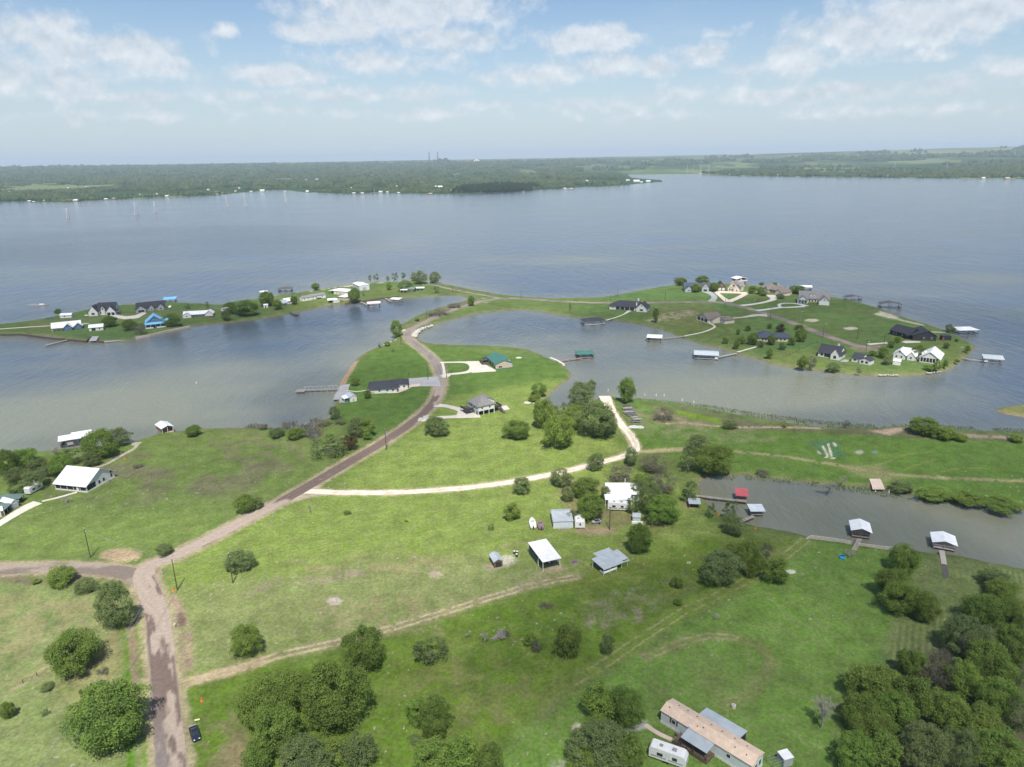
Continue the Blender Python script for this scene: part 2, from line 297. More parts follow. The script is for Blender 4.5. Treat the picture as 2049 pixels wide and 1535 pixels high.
    stroke([(238, 1240), (250, 1290), (256, 1400), (262, 1535)], 1.5, (.07, .15, .02), .8, .6); stroke([(282, 1250), (290, 1330), (300, 1535)], 2.2, (.085, .16, .02), .8, .7)
    stroke([(0, 1155), (60, 1162), (150, 1160)], 4, (.12, .10, .07), .8, 1)
    region([(130, 1340), (200, 1300), (250, 1250), (245, 1380), (180, 1410), (140, 1420)], (.19, .17, .085), .6, 4)
    stroke([(0, 1395), (40, 1370), (90, 1335), (130, 1320)], 1.2, (.27, .21, .15), .8, .4, brk=.4); stroke([(0, 1278), (60, 1265), (150, 1250), (210, 1240), (250, 1230)], 5, (.21, .2, .11), .7, 1.5, brk=.45)
    region([(1085, 1215), (1250, 1160), (1400, 1105), (1500, 1080), (1590, 1084), (1500, 1140), (1380, 1195), (1240, 1262), (1100, 1330), (1000, 1380), (900, 1400), (930, 1300)], (.066, .105, .024), .55, 4, ns=.25, thr=.40, seed=44)
    # tracks
    T1 = [(362, 1369), (450, 1346), (560, 1311), (640, 1293), (700, 1279), (800, 1252), (900, 1222), (980, 1196), (1040, 1178), (1100, 1163), (1150, 1155)]
    stroke(T1, 4.4, (.22, .195, .115), .7, 1.2, brk=.25); stroke(T1, .9, (.38, .33, .23), .8, .3, two=1.0, brk=.38)
    stroke([(362, 1369), (420, 1355), (520, 1325)], 3.4, (.36, .29, .2), .8, 1)
    stroke([(1040, 1178), (1085, 1150), (1110, 1130)], 3, (.22, .19, .13), .6, 1, brk=.35)
    T2 = [(1130, 1372), (1200, 1335), (1290, 1273), (1370, 1222), (1440, 1190), (1500, 1158), (1560, 1122), (1612, 1080)]
    stroke(T2, 5.5, (.115, .15, .045), .7, 1.5); stroke(T2, .7, (.25, .24, .13), .6, .3, two=1.2, brk=.42)
    T3 = [(1290, 1315), (1330, 1300), (1370, 1283), (1420, 1272), (1470, 1276), (1520, 1292), (1545, 1320), (1535, 1350), (1500, 1385), (1450, 1415)]
    stroke(T3, 3.4, (.16, .155, .075), .55, 1.3); stroke(T3[:5], .5, (.25, .21, .14), .7, .25, two=.9, brk=.35)
    stroke([(1268, 903), (1310, 902), (1365, 899), (1400, 900), (1450, 902), (1500, 906), (1560, 912), (1650, 926), (1720, 939), (1790, 950), (1900, 957), (2049, 963)], 2.6, (.27, .23, .14), .85, 1.0, brk=.32)
    stroke([(1268, 903), (1310, 902), (1365, 899)], 4, (.29, .25, .15), .8, 1.2)
    region([(1690, 930), (1760, 930), (1800, 955), (1760, 965), (1700, 945)], (.20, .19, .10), .7, 3); stroke([(1760, 930), (1810, 910), (1870, 903)], .8, (.17, .19, .07), .7, .4); stroke([(1810, 940), (1850, 925), (1875, 920)], .8, (.17, .19, .07), .7, .4); stroke([(1880, 945), (1930, 935), (1980, 938)], .8, (.17, .19, .07), .7, .4)
    # field of vegetables with pale rows
    region([(1620, 885), (1660, 880), (1680, 884), (1690, 915), (1650, 917)], (.07, .13, .07), .8, 2)
    for a, b in (((1646, 892), (1656, 912)), ((1657, 888), (1664, 913)), ((1668, 886), (1673, 893)), ((1636, 903), (1641, 908)), ((1652, 915), (1670, 917))): stroke([a, b], .8, (.52, .48, .38), .95, .25, ns=1.2, brk=.3)
    ell(1720, 905, 9, 4, (.30, .29, .26), .7, .6, ns=1.5); ell(1749, 905, 7, 3, (.16, .18, .2), .7, .4, ns=1.5)
    # wild right shore: pale reeds, sand, weeds
    region([(1290, 805), (1400, 820), (1520, 845), (1640, 858), (1850, 858), (2060, 872), (2060, 885), (1700, 870), (1560, 862), (1480, 862), (1360, 840)], (.10, .095, .06), .85, 3, ns=.4)
    region([(1330, 818), (1450, 838), (1440, 850), (1370, 835)], (.12, .19, .03), .8, 3)
    region([(1310, 815), (1345, 830), (1430, 852), (1400, 858), (1330, 852), (1300, 838)], (.20, .16, .12), .85, 3, ns=.4, thr=.4)
    stroke([(1335, 848), (1370, 846), (1420, 852), (1480, 855), (1560, 855), (1640, 857)], 1.8, (.38, .30, .23), .9, .7, ns=.7, brk=.3); region([(1745, 862), (1800, 855), (1815, 862), (1780, 870)], (.33, .25, .2), .9, 1.5)
    stroke([(1900, 868), (1960, 873), (2049, 878)], 4, (.28, .22, .18), .8, 1.5, brk=.3)
    region([(1280, 830), (1500, 860), (1560, 880), (1400, 890), (1290, 870)], (.15, .155, .085), .6, 4, ns=.3, thr=.5)
    region([(1250, 815), (1290, 820), (1300, 850), (1260, 860)], (.15, .155, .09), .5, 2)
    # grounds around buildings of the centre
    ell(1190, 1062, 42, 9, (.26, .20, .14), .8, 1.3, ns=.6); region([(1110, 960), (1200, 960), (1210, 1000), (1300, 1030), (1340, 1060), (1280, 1060), (1170, 1050), (1120, 1000)], (.16, .13, .08), .7, 4, ns=.35, thr=.4)
    ell(1146, 965, 12, 4, (.33, .25, .19), .8, 1); ell(1380, 1008, 12, 10, (.24, .18, .12), .7, 1.2); ell(1010, 1122, 20, 11, (.38, .35, .30), .8, 1.2, ns=1); ell(985, 1135, 18, 8, (.26, .22, .17), .7, 1, ns=1)
    ell(1108, 1137, 24, 10, (.28, .23, .17), .7, 1.2, ns=.9); stroke([(985, 1105), (1010, 1092), (1050, 1086), (1070, 1090)], 1.2, (.22, .2, .12), .7, .5)
    ell(1582, 1144, 10, 4, (.45, .42, .38), .9, .5); ell(1154, 1457, 11, 10, (.42, .38, .30), .85, .5, ns=1.6)
    region([(1230, 1465), (1290, 1442), (1300, 1452), (1240, 1480)], (.34, .33, .31), .9, .8, ns=1.2); region([(1110, 1522), (1150, 1518), (1140, 1550), (1090, 1550)], (.30, .29, .25), .5, 1.0, ns=1.2, thr=.5)
    region([(1560, 1180), (1700, 1200), (1740, 1300), (1600, 1380), (1500, 1330)], (.095, .14, .045), .5, 8, thr=.5)
    region([(1300, 1330), (1420, 1330), (1440, 1400), (1300, 1420)], (.12, .13, .06), .5, 6, thr=.5)
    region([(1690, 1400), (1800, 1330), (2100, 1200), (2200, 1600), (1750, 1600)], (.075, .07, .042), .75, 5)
    stripes([(1762, 1335), (1800, 1190), (1850, 1112), (2049, 1140), (2300, 1180), (2300, 1300), (1900, 1330)], (1790, 1330), (1815, 1130), 1.5, .20)
    stripes([(640, 975), (830, 870), (1250, 880), (1100, 940)], (700, 970), (1050, 905), 2.2, .10, 1)
    stripes([(700, 760), (745, 700), (830, 690), (870, 750)], (740, 760), (800, 690), 1.6, .10, 2)
    stripes([(330, 1120), (620, 985), (1000, 990), (900, 1110)], (400, 1120), (900, 1010), 2.0, .07, 3)
    stripes([(1330, 645), (1400, 630), (1440, 650), (1400, 680)], (1340, 660), (1400, 635), 2.2, .14, 4)
    # peninsulas
    stroke([(870, 566), (900, 574), (960, 586), (1000, 594), (1040, 598), (1100, 600)], 3.0, (.12, .11, .075), .7, 1.5)
    stroke([(620, 583), (700, 571), (760, 566), (800, 564), (860, 566)], 2.2, (.40, .35, .26), .9, .8); stroke([(690, 574), (720, 569)], 5, (.5, .44, .34), .9, 1)
    region([(940, 590), (985, 598), (975, 606), (940, 612)], (.28, .23, .17), .6, 3, ns=.4, thr=.5)
    region([(900, 606), (935, 597), (960, 600), (880, 636), (830, 655), (815, 652)], (.13, .11, .075), .7, 2, ns=.5)
    region([(1295, 642), (1330, 628), (1380, 620), (1400, 628), (1330, 645)], (.40, .34, .25), .85, 2.5, ns=.35, thr=.42)
    region([(1290, 650), (1320, 610), (1420, 606), (1440, 620), (1400, 650)], (.14, .15, .065), .5, 6)
    ell(1625, 641, 14, 3, (.42, .38, .3), .9, 1, ns=.6); ell(1703, 657, 14, 3, (.42, .38, .3), .9, 1.2, ns=.5)
    stroke([(1755, 628), (1775, 632), (1800, 640), (1845, 650)], 3.2, SAND, .95, 1.2, ns=.4); region([(1748, 629), (1762, 623), (1800, 634), (1790, 640)], SAND, .9, 1.5, ns=.4, thr=.35)
    region([(1500, 745), (1560, 700), (1650, 700), (1640, 730), (1800, 745), (1640, 745)], (.12, .15, .05), .6, 5); region([(1700, 693), (1780, 690), (1770, 702), (1720, 703)], (.25, .2, .15), .6, 2)
    region([(60, 645), (230, 630), (600, 600), (600, 605), (250, 640), (60, 655)], (.11, .125, .06), .6, 3)
    region([(1985, 820), (2010, 814), (2049, 810), (2300, 800), (2300, 852), (2049, 836), (2010, 829)], (.13, .12, .06), .7, 2)
    # road shoulders
    stroke(R_MAIN[:27], 9.2, (.27, .235, .155), .9, .9, ns=.8); stroke(R_MAIN[26:], 6.6, (.20, .18, .125), .8, .8); stroke(R_LEFT, 8.6, (.27, .22, .16), .85, .9); stroke(R_GRAVEL, 5.2, (.36, .31, .22), .9, .8, ns=.8)
    stroke([(640, 950), (600, 985), (520, 1020)], 3, (.26, .23, .15), .45, 2, brk=.45)
    region([(582, 1006), (604, 974), (640, 972), (650, 990), (606, 1000)], (.36, .30, .24), .9, 1.5)
    # dirt tyre marks and tiny pale specks
    sp_ = fbm(gx, gy, 1.4, 1, 31); i = np.where((gy < 260) & (sp_ > .955) & (fbm(gx, gy, 1/20., 2, 33) > .5))[0]; C[i] = C[i]*.3+np.array((.33, .31, .25))*.7
    # rim of every shore: dry mud
    rim = (1-sstep(.7, 2.6, np.abs(shw-.3)+(fbm(gx, gy, .3, 2, 41)-.5)*2.4))*near*.6; lerp(rim, (.165, .135, .095))
    red = rim*0; P = np.array([G(u, v) for u, v in [(672, 790), (690, 755), (710, 722)]]); red = (1-sstep(1.6, 3.2, dseg(gx, gy, P, False)))*near; lerp(red*.8, (.33, .235, .165))
    lerp(sstep(0, -1.5, shw)*near, (.10, .085, .06))
    # far country
    fr = ~near & (shw > 0); i = np.where(fr)[0]; X = gx[i]; Y = gy[i]; r = np.hypot(X, Y)
    w = fbm(X, Y*.55, 1/420., 4, 51); base = np.where((w > .60)[:, None], np.array((.13, .16, .075)), np.array((.032, .060, .026)))
    fld = sstep(.44, .56, fbm(X, Y*.5, 1/1500., 4, 57)); right = sstep(-.02, .35, X/Y)*sstep(4600, 6500, r)
    pale = np.where((fbm(X, Y, 1/600., 2, 59) > .55)[:, None], np.array((.17, .19, .10)), np.array((.13, .16, .075)))
    base = base+(pale-base)*(fld*right)[:, None]; base = base+(pale*.8-base)*(sstep(.55, .62, fbm(X, Y*.5, 1/900., 3, 61))*sstep(5000, 8000, r)*.6)[:, None]
    C[i] = base
    P = np.array([G(u, v, 60) for u, v in [(1480, 318), (1560, 315.5), (1600, 315)]]); i = around(P, 400); s = dseg(gx[i], gy[i], P, False); lerp(1-sstep(120, 260, s), (.45, .38, .28), i)
    C = np.clip(C, .01, .9)
nr, nc = XX.shape
idx = np.arange(nr*nc).reshape(nr, nc)
Q = np.stack([idx[:-1, :-1], idx[:-1, 1:], idx[1:, 1:], idx[1:, :-1]], -1).reshape(-1, 4)
gm = bpy.data.materials.new('grass_ground'); gm.use_nodes = True; t = gm.node_tree; ns = t.nodes; b = ns['Principled BSDF']; b.inputs['Roughness'].default_value = .95; b.inputs['Specular IOR Level'].default_value = .1
at = ns.new('ShaderNodeAttribute'); at.attribute_name = 'Col'; co = ns.new('ShaderNodeTexCoord')
def gn(scale, detail, lo, hi, a, bb):
    n = ns.new('ShaderNodeTexNoise'); n.inputs['Scale'].default_value = scale; n.inputs['Detail'].default_value = detail; n.inputs['Roughness'].default_value = .65; t.links.new(co.outputs['Object'], n.inputs['Vector'])
    r = ns.new('ShaderNodeMapRange'); r.inputs[1].default_value = lo; r.inputs[2].default_value = hi; r.inputs[3].default_value = a; r.inputs[4].default_value = bb; t.links.new(n.outputs['Fac'], r.inputs[0]); return r.outputs[0], n.outputs['Fac']
f1, n1 = gn(1.3, 9, .3, .7, .66, 1.36); f2, n2 = gn(.16, 7, .3, .7, .76, 1.26)
m1 = ns.new('ShaderNodeMath'); m1.operation = 'MULTIPLY'; t.links.new(f1, m1.inputs[0]); t.links.new(f2, m1.inputs[1])
vm = ns.new('ShaderNodeVectorMath'); vm.operation = 'SCALE'; t.links.new(at.outputs['Color'], vm.inputs[0]); t.links.new(m1.outputs[0], vm.inputs['Scale'])
f3, n3 = gn(.5, 4, .35, .65, -.10, .10); hs = ns.new('ShaderNodeHueSaturation'); ad = ns.new('ShaderNodeMath'); ad.operation = 'ADD'; ad.inputs[1].default_value = 1.10; t.links.new(f3, ad.inputs[0]); t.links.new(ad.outputs[0], hs.inputs['Saturation'])
ah = ns.new('ShaderNodeMath'); ah.operation = 'MULTIPLY_ADD'; ah.inputs[1].default_value = .12; ah.inputs[2].default_value = .5; t.links.new(f3, ah.inputs[0]); t.links.new(ah.outputs[0], hs.inputs['Hue'])
t.links.new(vm.outputs[0], hs.inputs['Color']); t.links.new(hs.outputs[0], b.inputs['Base Color'])
bp = ns.new('ShaderNodeBump'); bp.inputs['Strength'].default_value = .35; bp.inputs['Distance'].default_value = .12; t.links.new(n1, bp.inputs['Height']); t.links.new(bp.outputs[0], b.inputs['Normal'])
me = mesh_np('ground', np.stack([gx, gy, gz], 1), Q.ravel(), 4, gm)
ca = me.color_attributes.new('Col', 'FLOAT_COLOR', 'POINT'); ca.data.foreach_set('color', np.concatenate([C, np.ones((len(C), 1))], 1).astype(np.float32).ravel())
me.polygons.foreach_set('use_smooth', np.ones(len(me.polygons), bool))
go = bpy.data.objects.new('ground', me); COL.objects.link(go); tag(go, 'grassy land with bare patches around the lake', 'ground', kind='structure')
# ---------------------------------------------------------------- water
wm = bpy.data.materials.new('lake_water'); wm.use_nodes = True; t = wm.node_tree; ns = t.nodes; b = ns['Principled BSDF']
b.inputs['Roughness'].default_value = .12; b.inputs['IOR'].default_value = 1.33; b.inputs['Specular IOR Level'].default_value = .5
co = ns.new('ShaderNodeTexCoord'); geo = ns.new('ShaderNodeNewGeometry')
def wn(scale, detail, st, rot, rough=.6):
    mp = ns.new('ShaderNodeMapping'); mp.inputs['Scale'].default_value = st; mp.inputs['Rotation'].default_value = (0, 0, rot); t.links.new(co.outputs['Object'], mp.inputs[0])
    n = ns.new('ShaderNodeTexNoise'); n.inputs['Scale'].default_value = scale; n.inputs['Detail'].default_value = detail; n.inputs['Roughness'].default_value = rough; t.links.new(mp.outputs[0], n.inputs['Vector']); return n.outputs['Fac']
def rng(s, lo, hi, a, c):
    r = ns.new('ShaderNodeMapRange'); r.inputs[1].default_value = lo; r.inputs[2].default_value = hi; r.inputs[3].default_value = a; r.inputs[4].default_value = c; t.links.new(s, r.inputs[0]); return r.outputs[0]
w1 = wn(.55, 4, (1, .38, 1), .5); w2 = wn(.10, 3, (1, .35, 1), .35); w3 = wn(.0035, 5, (1, 2.2, 1), .1, .5); w4 = wn(.011, 4, (1, 1.8, 1), .2)
# silt seen through the surface where the lake is shallow
at = ns.new('ShaderNodeAttribute'); at.attribute_name = 'Silt'
s1 = ns.new('ShaderNodeMath'); s1.operation = 'MULTIPLY'; t.links.new(rng(w3, .44, .62, 0, .55), s1.inputs[0]); t.links.new(rng(w4, .35, .65, .3, 1.0), s1.inputs[1])
s2 = ns.new('ShaderNodeMath'); s2.operation = 'ADD'; s2.use_clamp = True; t.links.new(s1.outputs[0], s2.inputs[0]); t.links.new(at.outputs['Fac'], s2.inputs[1])
mx = ns.new('ShaderNodeMix'); mx.data_type = 'RGBA'; t.links.new(s2.outputs[0], mx.inputs['Factor']); mx.inputs['A'].default_value = (.050, .070, .104, 1); mx.inputs['B'].default_value = (.165, .172, .126, 1)
t.links.new(mx.outputs['Result'], b.inputs['Base Color'])
bp = ns.new('ShaderNodeBump'); bp.inputs['Strength'].default_value = .8; bp.inputs['Distance'].default_value = .5
bs_ = ns.new('ShaderNodeMath'); bs_.operation = 'MULTIPLY'; t.links.new(rng(w3, .38, .60, .7, 1.15), bs_.inputs[0]); t.links.new(rng(w4, .3, .7, .7, 1.0), bs_.inputs[1]); t.links.new(bs_.outputs[0], bp.inputs['Strength'])
ww = ns.new('ShaderNodeMath'); ww.operation = 'MULTIPLY_ADD'; ww.inputs[1].default_value = 2.2; t.links.new(w2, ww.inputs[0]); t.links.new(w1, ww.inputs[2]); t.links.new(ww.outputs[0], bp.inputs['Height']); t.links.new(bp.outputs[0], b.inputs['Normal'])
# the sheet of water, finer near the camera so that the silt can follow the shores
wy = np.concatenate([[-900, 0], np.arange(60, 1000, 9), np.geomspace(1000, 90000, 60)]); wt = np.concatenate([[-6, -2], np.arange(-1.2, 1.21, .03), [2, 6]])
WY, WT = np.meshgrid(wy, wt, indexing='ij'); WX = np.maximum(WY, 130)*WT; wx_ = WX.ravel(); wy_ = WY.ravel()
silt = np.zeros(len(wx_)); wnr = wy_ < 1500
dd = -sdf(wx_[wnr], wy_[wnr], wpoly(SHORE)); silt[wnr] = .62*np.exp(-np.clip(dd, 0, 1e9)/13.)
def sblob(u, v, ru, rv, k):
    x0, y0 = G(u, v, 0); rx = abs(G(u+ru, v, 0)[0]-x0); ry = abs(G(u, v-rv, 0)[1]-y0); global silt
    silt += k*np.exp(-(((wx_-x0)/rx)**2+((wy_-y0)/ry)**2)*1.2)
for q in ((330, 790, 330, 55, .75), (80, 845, 260, 45, .8), (450, 740, 180, 22, .5), (690, 705, 90, 30, .5), (1350, 760, 260, 45, .75), (1600, 800, 330, 40, .6), (1250, 690, 200, 30, .4), (1830, 590, 130, 12, .3), (790, 480, 60, 8, .35), (1180, 520, 140, 8, .25), (780, 560, 160, 10, .35), (1700, 1050, 400, 60, .6)): sblob(*q)
wi = np.arange(WX.size).reshape(WX.shape); WQ = np.stack([wi[:-1, :-1], wi[:-1, 1:], wi[1:, 1:], wi[1:, :-1]], -1).reshape(-1, 4)
me = mesh_np('lake', np.stack([wx_, wy_, np.zeros(len(wx_))], 1), WQ.ravel(), 4, wm)
sa = me.attributes.new('Silt', 'FLOAT', 'POINT'); sa.data.foreach_set('value', np.clip(silt, 0, 1).astype(np.float32))
wo_ = bpy.data.objects.new('lake_water', me); COL.objects.link(wo_); tag(wo_, 'wide wind rippled lake, blue far out and silty near the shores', 'water', kind='structure')
# ---------------------------------------------------------------- roads
def colmat(name, rough=.9, amp=.2, sc2=.9):
    m = bpy.data.materials.new(name); m.use_nodes = True; t = m.node_tree; ns = t.nodes; b = ns['Principled BSDF']; b.inputs['Roughness'].default_value = rough; b.inputs['Specular IOR Level'].default_value = .2
    at = ns.new('ShaderNodeAttribute'); at.attribute_name = 'Col'; co = ns.new('ShaderNodeTexCoord'); n = ns.new('ShaderNodeTexNoise'); n.inputs['Scale'].default_value = sc2; n.inputs['Detail'].default_value = 8; n.inputs['Roughness'].default_value = .7
    t.links.new(co.outputs['Object'], n.inputs['Vector']); r = ns.new('ShaderNodeMapRange'); r.inputs[1].default_value = .3; r.inputs[2].default_value = .7; r.inputs[3].default_value = 1-amp; r.inputs[4].default_value = 1+amp; t.links.new(n.outputs['Fac'], r.inputs[0])
    v = ns.new('ShaderNodeVectorMath'); v.operation = 'SCALE'; t.links.new(at.outputs['Color'], v.inputs[0]); t.links.new(r.outputs[0], v.inputs['Scale']); t.links.new(v.outputs[0], b.inputs['Base Color']); return m
ROADM = colmat('road_surface'); GRAVM = colmat('gravel_surface', .95, .22, 1.6)
def road(name, pts, w, z, paint, m, label, cat, wn_=.35, taper=None):
    P = smooth([G(u, v) for u, v in pts], .8); n = len(P); T = np.gradient(P, axis=0); T /= np.linalg.norm(T, axis=1)[:, None]; Nn = np.stack([-T[:, 1], T[:, 0]], 1)
    s = np.concatenate([[0], np.cumsum(np.linalg.norm(np.diff(P, axis=0), axis=1))]); K = 13
    wid = np.full(n, w) if np.isscalar(w) else np.interp(s/s[-1], np.linspace(0, 1, len(w)), w)
    o = np.linspace(-.5, .5, K); X = np.zeros((n, K, 3)); 
    for j in range(K):
        e = (fbm(P[:, 0]+j*50, P[:, 1], .35, 3, 5+j)-.5)*wn_*2 if j in (0, K-1) else 0
        X[:, j, :2] = P+Nn*(o[j]*wid+e)[:, None]
    X[:, :, 2] = z; ii = np.arange(n*K).reshape(n, K); q = np.stack([ii[:-1, :-1], ii[:-1, 1:], ii[1:, 1:], ii[1:, :-1]], -1).reshape(-1, 4)[:, ::-1]
    me = mesh_np(name, X.reshape(-1, 3), q.ravel(), 4, m); c = paint(X[..., 0].ravel(), X[..., 1].ravel(), np.repeat(s, K), np.tile(o, n))
    ca = me.color_attributes.new('Col', 'FLOAT_COLOR', 'POINT'); ca.data.foreach_set('color', np.concatenate([c, np.ones((len(c), 1))], 1).astype(np.float32).ravel())
    ob = bpy.data.objects.new(name, me); COL.objects.link(ob); tag(ob, label, cat, kind='structure'); return ob
def mixc(a, b, m): return np.array(a)*(1-m[:, None])+np.array(b)*m[:, None]
def p_main(X, Y, s, o):
    u = s/s.max(); d = fbm(s*.33, o*9.5, .30, 4, 71); pale = (.31, .255, .21); dark = (.135, .100, .085); gry = (.225, .205, .195)
    k = np.interp(Y, [0, 118, 128, 150, 158, 172, 182, 195, 236, 244, 262, 352, 362, 395, 402, 425, 470, 2000], [.5, .55, .5, .85, .45, .25, .5, .08, .1, .95, 1, .8, .12, .12, .7, .35, .5, .45])
    m = sstep(.46, .58, d+(k-.5)*.60)*np.where(np.abs(o) > .44, .4, 1.); c = mixc(pale, dark, m)
    g = sstep(150, 110, Y)*sstep(-.1, .3, o)*.7+sstep(355, 400, Y)*.75; c = c*(1-g[:, None])+np.array(gry)*.82*g[:, None]
    tr = np.exp(-((np.abs(o)-.23)/.07)**2); return c*(1+.10*tr[:, None]*np.where(Y > 200, 1, .3)[:, None])
def p_left(X, Y, s, o): return mixc((.27, .225, .18), (.165, .135, .115), sstep(.40, .6, fbm(X*.5, Y, .2, 4, 75)))
def p_grav(X, Y, s, o): return mixc((.62, .55, .45), (.40, .35, .27), sstep(.45, .7, fbm(X, Y, .5, 4, 77))*.6+np.exp(-(o/.10)**2)*.35*sstep(.4, .55, fbm(X, Y, .1, 2, 78)))
def p_pen(X, Y, s, o): return mixc((.24, .20, .17), (.16, .135, .125), sstep(.4, .6, fbm(X, Y, .12, 3, 79)))
i_gate = R_MAIN.index((960, 604))
road('road', R_MAIN[:i_gate+2], [5.9, 6.1, 5.7, 5.6, 5.3, 5.2, 5.0, 5.0, 4.8], LAND+.034, p_main, ROADM, 'long two lane chip sealed road from the bottom of the photo to the narrow neck of land', 'road')
road('road', R_MAIN[i_gate+1:], [5.0, 5.2, 5.6, 6.5], LAND+.030, p_pen, ROADM, 'grey road running out over the right hand peninsula to its turning place', 'road')
road('road', R_LEFT, 6.0, LAND+.026, p_left, ROADM, 'short branch road leaving the photo at the left edge', 'road')
road('road', R_PENW, 4.0, LAND+.026, p_pen, ROADM, 'narrow dark lane leading to the left hand peninsula', 'road')
road('path', R_GRAVEL, [4.2, 3.6, 3.6, 3.4, 3.4, 3.8, 5.2], LAND+.022, p_grav, GRAVM, 'white gravel lane curving from the road to the boat ramp', 'path', .5)
# ---------------------------------------------------------------- woods on the far shore: one mass of crowns
FOL = mat('far_foliage', (.016, .032, .017), 1, .35, .012, spec=.05, col2=(.080, .108, .046))
def forest(name, n, pts_fn, rmin, rmax, m, label, seed):
    rng_ = np.random.default_rng(seed); X, Y, R = pts_fn(rng_, n)
    base = np.array([[0, 0, 1], [.85, 0, .55], [.26, .81, .5], [-.69, .5, .6], [-.69, -.5, .5], [.26, -.81, .6], [.95, .5, 0.05], [-.3, 1.05, 0.1], [-1.05, 0, 0], [-.3, -1.0, .1], [.9, -.6, .0]])
    fc = np.array([[0, 1, 2], [0, 2, 3], [0, 3, 4], [0, 4, 5], [0, 5, 1], [1, 6, 2], [2, 7, 3], [3, 8, 4], [4, 9, 5], [5, 10, 1], [1, 10, 6], [2, 6, 7], [3, 7, 8], [4, 8, 9], [5, 9, 10]])
    k = len(X); a = rng_.uniform(0, 6.28, k); ca_, sa_ = np.cos(a), np.sin(a); V = np.repeat(base[None], k, 0)*rng_.uniform(.8, 1.2, (k, len(base), 1))
    hgt = R*rng_.uniform(.9, 1.5, k); V2 = np.empty_like(V); V2[..., 0] = (V[..., 0]*ca_[:, None]-V[..., 1]*sa_[:, None])*R[:, None]+X[:, None]; V2[..., 1] = (V[..., 0]*sa_[:, None]+V[..., 1]*ca_[:, None])*R[:, None]+Y[:, None]
    V2[..., 2] = V[..., 2]*hgt[:, None]*1.35+(hills(X, Y)+LAND)[:, None]
    f = (fc[None]+(np.arange(k)*len(base))[:, None, None]).reshape(-1)
    me = mesh_np(name, V2.reshape(-1, 3), f, 3, m); o = bpy.data.objects.new(name, me); COL.objects.link(o); tag(o, label, 'woods', kind='stuff'); return o
def far_pts(rg, n):
    Y = 2250*np.exp(rg.uniform(0, 1.0, n)**1.0*1.55); X = Y*rg.uniform(-.86, .86, n); s = np.full(n, -1.); s = sdf(X, Y, WF)
    g = fbm(X, Y*.6, 1/260., 3, 91); keep = (s > 25) & ((g < .57) | (s > 700) & (g < .52)) & ~((X/Y > .1) & (Y > 5200) & (fbm(X, Y, 1/700., 2, 92) > .42)); X, Y = X[keep], Y[keep]
    R = rg.uniform(4.5, 8.5, len(X))*np.clip(Y/3200, .85, 3.0); return X, Y, R
forest('far_woods', 90000, far_pts, 0, 0, FOL, 'unbroken green woods covering the far shore of the lake', 5)
def dark_pts(rg, n):
    P = wpoly([(905, 387), (1000, 385), (1060, 381), (1080, 376), (1010, 372), (930, 376)]); X = rg.uniform(P[:, 0].min(), P[:, 0].max(), n); Y = rg.uniform(P[:, 1].min(), P[:, 1].max(), n); k = inside(X, Y, P); X, Y = X[k], Y[k]; return X, Y, rg.uniform(7, 11, len(X))
forest('dark_woods', 2500, dark_pts, 0, 0, mat('far_foliage_dark', (.014, .026, .013), 1, .3, .02, spec=.05), 'darker grove of taller trees on the point of the far shore', 6)
# ---------------------------------------------------------------- haze
hv = bpy.data.materials.new('haze_air'); hv.use_nodes = True; t = hv.node_tree; t.nodes.clear(); o_ = t.nodes.new('ShaderNodeOutputMaterial'); pv = t.nodes.new('ShaderNodeVolumePrincipled')
pv.inputs['Color'].default_value = (.68, .83, .99, 1); pv.inputs['Density'].default_value = 5.8e-5; pv.inputs['Anisotropy'].default_value = .0; t.links.new(pv.outputs[0], o_.inputs['Volume'])
hx = 26000.; hy0, hy1 = -2000., 24000.; hz0, hz1 = -4., 330.
me = bpy.data.meshes.new('haze'); me.from_pydata([(-hx, hy0, hz0), (hx, hy0, hz0), (hx, hy1, hz0), (-hx, hy1, hz0), (-hx, hy0, hz1), (hx, hy0, hz1), (hx, hy1, hz1), (-hx, hy1, hz1)], [], [(3, 2, 1, 0), (4, 5, 6, 7), (0, 1, 5, 4), (1, 2, 6, 5), (2, 3, 7, 6), (3, 0, 4, 7)])
me.materials.append(hv); ho = bpy.data.objects.new('haze', me); COL.objects.link(ho); tag(ho, 'pale summer haze over the whole landscape', 'haze', kind='stuff')
